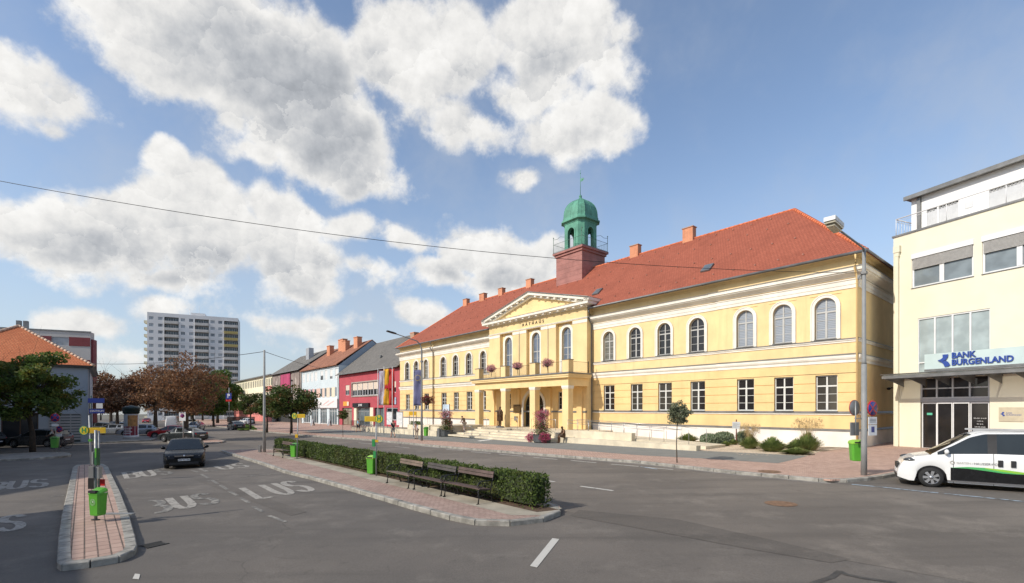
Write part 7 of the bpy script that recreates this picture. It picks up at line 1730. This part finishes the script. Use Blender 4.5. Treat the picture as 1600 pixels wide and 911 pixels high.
def star(T,x,z,w):
    b=MB()
    for k in range(12):
        a=2*math.pi*k/12; b.M=TXF(x+.28*math.cos(a),-.14,z+1.0+.28*math.sin(a)); b.prism([((.06 if j%2==0 else .025)*math.sin(math.pi*j/5),(.06 if j%2==0 else .025)*math.cos(math.pi*j/5)) for j in range(10)],0,.008)
    b.build('stars',YELS,T)
flag(590.5,679,7.3,.12,.72,3.3,7.15,[FL_,FW_,FW_,FL_],'white and lilac striped flag nearest the black shop sign')
flag(600,680,7.4,-.05,1.15,3.3,7.25,[FGD,FRD],'gold and red flag with a red eagle emblem',eagle)
flag(613,681,7.2,.01,.0,6.9,7.0,[FW_],'bare white flagpole beside the gold and red flag')
flag(646,682.5,7.1,.05,.85,3.15,6.75,[FBL],'dark blue flag with ring of stars left of the slim street lamp',star)
# notice boards on the terrace, railing, billboard
for i,(t,lb) in enumerate(((49.0,'left white notice board on the terrace'),(46.2,'right white notice board on the terrace'))):
    T=troot(t,7.2,0.,'notice_board',lb,'notice board','white notice boards'); b=MB(); b.box(-.75,-.68,-.03,.03,-.1,1.0); b.box(.68,.75,-.03,.03,-.1,1.0); b.build('leg',GAL,T); b=MB(); b.box(-.8,.8,-.05,.05,.75,2.35); o=b.build('board',SWH,T); b=MB(); b.box(-.84,.84,-.07,.07,2.35,2.45); b.build('top_rail',GAL,o)
    b=MB(); rng=np.random.default_rng(i)
    for k in range(9): x=-.7+(k%3)*.48; z=.85+(k//3)*.5; b.box(x,x+.4,-.056,-.0505,z,z+.42*rng.uniform(.7,1))
    b.build('notices',mat('paper_note',(.60,.62,.62),.7,.2,3),o)
T=troot(38.6,5.2,.85,'poster_stand','tall poster stand with a pale blue picture beside the planter','poster stand'); b=MB(); b.box(-.75,-.69,-.03,.03,0,2.5); b.box(.69,.75,-.03,.03,0,2.5); b.build('frame',CAST,T); b=MB(); b.box(-.69,.69,-.03,.02,.95,2.45); o=b.build('poster',mat('poster_pale_blue',(.50,.60,.68),.5,.25,1.2),T); b=MB(); b.M=TXF(0,-.031,1.5); b.prism([(-.6,-.4),(.6,-.1),(.6,.2),(.1,.1),(-.6,-.2)],0,.004); b.prism([(-.2,.3),(.2,.35),(.1,.5),(-.1,.45)],0,.004); b.build('poster_shape',SWH,o)
T=troot(43.6,6.8,.3,'orange_board','small ochre panel behind the slim street lamp','board'); b=MB(); b.box(-.9,.9,-.03,.03,1.7,2.15); b.build('panel',YELO,T); b=MB(); b.box(-.9,-.84,-.03,.03,0,1.7); b.box(.84,.9,-.03,.03,0,1.7); b.build('leg',GAL,T)
T=troot(58.5,8.6,0,'railing','black iron railing in front of the shop entrance left of the town hall','railing'); b=MB(); railing(b,[(0,0,0),(7.2,0,.05)],1.1,.16,.016); b.build('bars',IRONB,T)
T=troot(41.2,8.5,1.0,'railing','slim steel railing on the upper terrace wall','railing'); b=MB(); railing(b,[(0,0,0),(4.6,0,.05)],.75,.5,.014); b.build('bars',STEEL,T)
p=at(674,683.5,.12)
for i,(t,off,z,lb) in enumerate(((39.5,8.45,1.0,'low green plants on the terrace behind the slim street lamp'),)):
    T=troot(t,off+.1,z,'terrace_plants',lb,'plant'); rng=np.random.default_rng(3); P=np.stack([rng.uniform(-1.2,1.2,900),rng.uniform(-.2,.2,900),rng.uniform(0,.4,900)],1); U,V=rnd_leaves(rng,P,.04); quads_mesh('foliage',P,U,V,L_GRN,T)
p=at(686.5,682.5,.12); T=empty('standing_ashtray',tuple(p),THROT,'grey metal waste box left of the red-flowered planter','waste box'); b=MB(); b.box(-.18,.18,-.15,.15,0,.75); b.build('box',SBK,T); b=MB(); b.box(-.2,.2,-.17,.17,.75,.82); b.build('lid',GAL,T)
# little sign in the bed
p=at(1150.5,694.5,.128); T=empty('information_sign',tuple(p),THROT+R(20),'small pale information plate on a rusty post in the gravel bed','sign'); b=MB(); b.box(-.035,.035,.0,.05,0,1.72); b.build('post',mat('post_rust',(.12,.035,.02),.7,.2),T); b=MB(); b.box(-.25,.25,-.03,-.001,1.08,1.56); o=b.build('plate',mat('plate_pale',(.52,.54,.54),.3,.06),T)
b=MB(); 
for k in range(7): b.box(-.2,.2 if k%3 else .05,-.034,-.0305,1.15+k*.05,1.162+k*.05)
b.build('text_lines',DTX,o)
p=at(1326,695,.128); T=empty('ground_spout',tuple(p),R(10),'short dark pipe lying on the gravel by the bed corner','pipe'); b=MB(); b.smooth=True; b.tube([(-.2,0,.04),(.35,0,.04)],.022,7); b.ball((-.22,0,.04),.035,7,5); b.build('pipe',CAST,T)
# left no-stopping signs and bin
p=at(87,706.5,.12); T=empty('traffic_sign',tuple(p),0,'large no-stopping sign standing left, behind the green bin','traffic sign'); b=MB(); b.tube([(0,0,0),(0,0,2.9)],.03); b.build('pole',GAL,T); roundsign(T,0,-.05,2.55,R(8),.31)
b=MB(); b.box(-.25,.25,-.06,-.04,1.9,2.1); b.build('plate',SWH,T)
p2=at(93,703,.12); T=empty('traffic_sign',tuple(p2),0,'small no-stopping sign behind and right of the large one','traffic sign'); b=MB(); b.tube([(0,0,0),(0,0,2.0)],.025); b.build('pole',GAL,T); roundsign(T,0,-.05,1.62,R(8),.25); b=MB(); b.box(-.22,.22,-.06,-.04,1.05,1.28); b.build('plate',SWH,T)
bin_(at(85.5,707,.12),p.z+.35,R(30),'green bin in the shade by the no-stopping sign on the left',.46,.36,.8,BIND,BIND)
# advertising column
p=at(205,684.5,.12); T=empty('advertising_column',tuple(p),R(30),'round advertising column with dark domed cap and maroon poster','advertising column')
b=MB(); b.smooth=True; b.lathe([(.72,0),(.72,.28),(.66,.3),(.66,2.75)],28); b.build('drum',SWH,T)
def arcband(r,a0,a1,z0,z1,m,nm):
    b=MB(); b.smooth=True; n=8; P_=[(r*math.cos(R(a0+(a1-a0)*k/n)),r*math.sin(R(a0+(a1-a0)*k/n))) for k in range(n+1)]
    for q,w in zip(P_,P_[1:]): b.poly([(q[0],q[1],z0),(w[0],w[1],z0),(w[0],w[1],z1),(q[0],q[1],z1)])
    return b.build(nm,m,T,recalc=False)
arcband(.668,180,340,.32,1.35,mat('poster_maroon',(.25,.03,.05),.6,.2,3),'lower_poster'); arcband(.668,250,340,1.36,2.6,mat('poster_amber',(.42,.22,.08),.6,.35,3),'upper_poster'); arcband(.668,180,248,1.36,2.6,mat('poster_mist',(.45,.50,.52),.6,.2,3),'upper_poster')
for k in range(4): arcband(.675,200,200+70+15*(k%2),.5+k*.2,.58+k*.2,SWH,'poster_line')
b=MB(); b.smooth=True; b.lathe([(.66,2.75),(.78,2.8),(.80,3.3),(.84,3.35),(.84,3.42),(.6,3.58),(.1,3.72),(.001,3.75)],24); b.build('cap',mat('cap_dark_green',(.012,.03,.025),.5,.1),T)
# parking signs etc.
p=at(358,670,.12); T=empty('parking_sign',tuple(p),R(-12),'blue parking sign with red strip on a tall pole by the lawn','parking sign'); b=MB(); b.tube([(0,0,0),(0,0,6.9)],.06); b.build('pole',GAL,T); b=MB(); b.box(-.55,.55,-.12,-.07,4.95,6.0); o=b.build('board',SBLU,T); text('lettering','P',.95,SWH,o,TXF(0,-.125,5.5),.004,.02); b=MB(); b.box(-.55,.55,-.12,-.07,4.6,4.92); b.build('red_strip',SRED,T)
p=at(285.5,690,.12); T=empty('traffic_sign',tuple(p),R(-5),'square white board with a round no-parking sign on the parking island','traffic sign'); b=MB(); b.tube([(.05,0,0),(.05,0,2.5)],.05); b.build('pole',GAL,T); b=MB(); b.box(-.3,.36,-.08,-.06,2.0,2.85); b.build('board',SWH,T); roundsign(T,.03,-.09,2.5,0,.2)
p=at(302,691,.12); T=empty('bollard_post',tuple(p),0,'thin grey post on the grass of the parking island','post'); b=MB(); b.smooth=True; b.tube([(0,0,0),(0,0,1.15)],[.06,.045]); b.ball((0,0,1.18),.06,7,5); b.build('post',GAL,T)
p=at(142,691,.12); T=empty('direction_signs',tuple(p),R(12),'pole with blue direction signs at the corner house','direction sign'); b=MB(); b.tube([(0,0,0),(0,0,4.6)],.06); b.build('pole',mat('pole_dark_green',(.02,.06,.05),.5),T)
for x0,x1,z0,z1,m,tx in ((-.2,1.2,3.9,4.35,SBLU,None),(.5,1.05,3.35,3.85,SWH,None),(-.1,1.2,2.85,3.3,SBLU,'ZENTRUM')):
    b=MB(); b.box(x0,x1,-.09,-.06,z0,z1); o=b.build('sign_board',m,T)
    if tx: text('lettering',tx,.26,SWH,o,TXF((x0+x1)/2,-.093,(z0+z1)/2),.002,.0)
p=at(456,675,.12); T=empty('street_lamp',tuple(p),0,'thin grey lamp pole with small white sign beside the cherry tree','street lamp'); b=MB(); b.smooth=True; b.tube([(0,0,0),(0,0,6.8)],[.08,.05]); b.build('pole',GAL,T); b=MB(); b.box(-.35,.25,-.1,-.08,2.0,2.6); b.build('board',SWH,T); b=MB(); b.smooth=True; b.ball((0,0,6.9),.14,8,6); b.build('lamp_head',CAST,T)
for i,(px,lb) in enumerate(((488.5,'left grey sandwich board in front of the ice blue shop'),(515,'right grey sandwich board in front of the ice blue shop'))):
    p=at(px,665,.12); T=empty('sandwich_board',tuple(p),THROT,lb,'sandwich board','sandwich boards'); b=MB(); b.poly([(-.45,-.3,0),(.45,-.3,0),(.45,0,1.2),(-.45,0,1.2)]); b.poly([(-.45,.3,0),(-.45,0,1.2),(.45,0,1.2),(.45,.3,0)]); b.build('panels',mat('board_grey',(.28,.29,.31),.6,.2,3),T,recalc=False); b=MB(); b.box(-.47,.47,-.03,.03,1.2,1.25); b.build('hinge',GAL,T)
p=at(583,676.5,.12); T=empty('bike_rack',tuple(p),THROT,'row of bent steel bicycle stands in front of the red shop house','bike rack')
for k in range(6): b=MB(); b.smooth=True; x=k*.75-2; b.tube([(x,-.5,0),(x,-.5,.85),(x,-.4,.95),(x,.4,.95),(x,.5,.85),(x,.5,0)],.022,6); b.build('hoop',STEEL,T)
T=troot(150,9,-1.2,'railing','dark railing in front of the office block','railing'); b=MB(); railing(b,[(0,0,0),(34,0,.4)],1.6,.5,.04); b.box(0,34,.05,.1,.1,.9); b.build('bars',IRONB,T); b=MB(); b.box(0,34,-.3,.3,-1.5,.05); b.build('base_wall',mat('base_brown',(.12,.09,.07),.9,.2),T)
# wires
def wire(name,a,c,sag,label,r=.012,n=40,ext=1.):
    b=MB(); b.smooth=True; a=Vector(a); c=Vector(c); b.tube([a+(c-a)*(k/n*ext)-Vector((0,0,4*sag*(k/n*ext)*(1-k/n*ext))) for k in range(n+1)],r,5); tag(b.build(name,CAST),label,'wire')
wire('overhead_wire',POLE2,(-33.2,14,13.76),1.645,'long thin overhead wire sagging across the sky over the square',.010,60,1.045)
wire('overhead_wire',POLE1,(-42.9,49,7.4),.35,'low wire from the corner house to the plain grey pole',.02)
hp=FP(87,-.2); wire('overhead_wire',POLE1,(hp.x,hp.y,10.8),.5,'low wire from the plain grey pole to the shop houses',.02)
# haze box: closed, round everything, no surface
hm=bpy.data.materials.new('haze'); hm.use_nodes=True; ht=hm.node_tree; ht.nodes.clear(); ho=ht.nodes.new('ShaderNodeOutputMaterial'); pv=ht.nodes.new('ShaderNodeVolumePrincipled'); pv.inputs['Color'].default_value=(.80,.87,1,1); pv.inputs['Density'].default_value=.0005; pv.inputs['Anisotropy'].default_value=.3; ht.links.new(pv.outputs[0],ho.inputs['Volume'])
USE_HAZE=False
if USE_HAZE:
    b=MB(); b.box(-3700,3700,-3700,3700,-60,60); tag(b.build('haze',hm),kind='stuff')
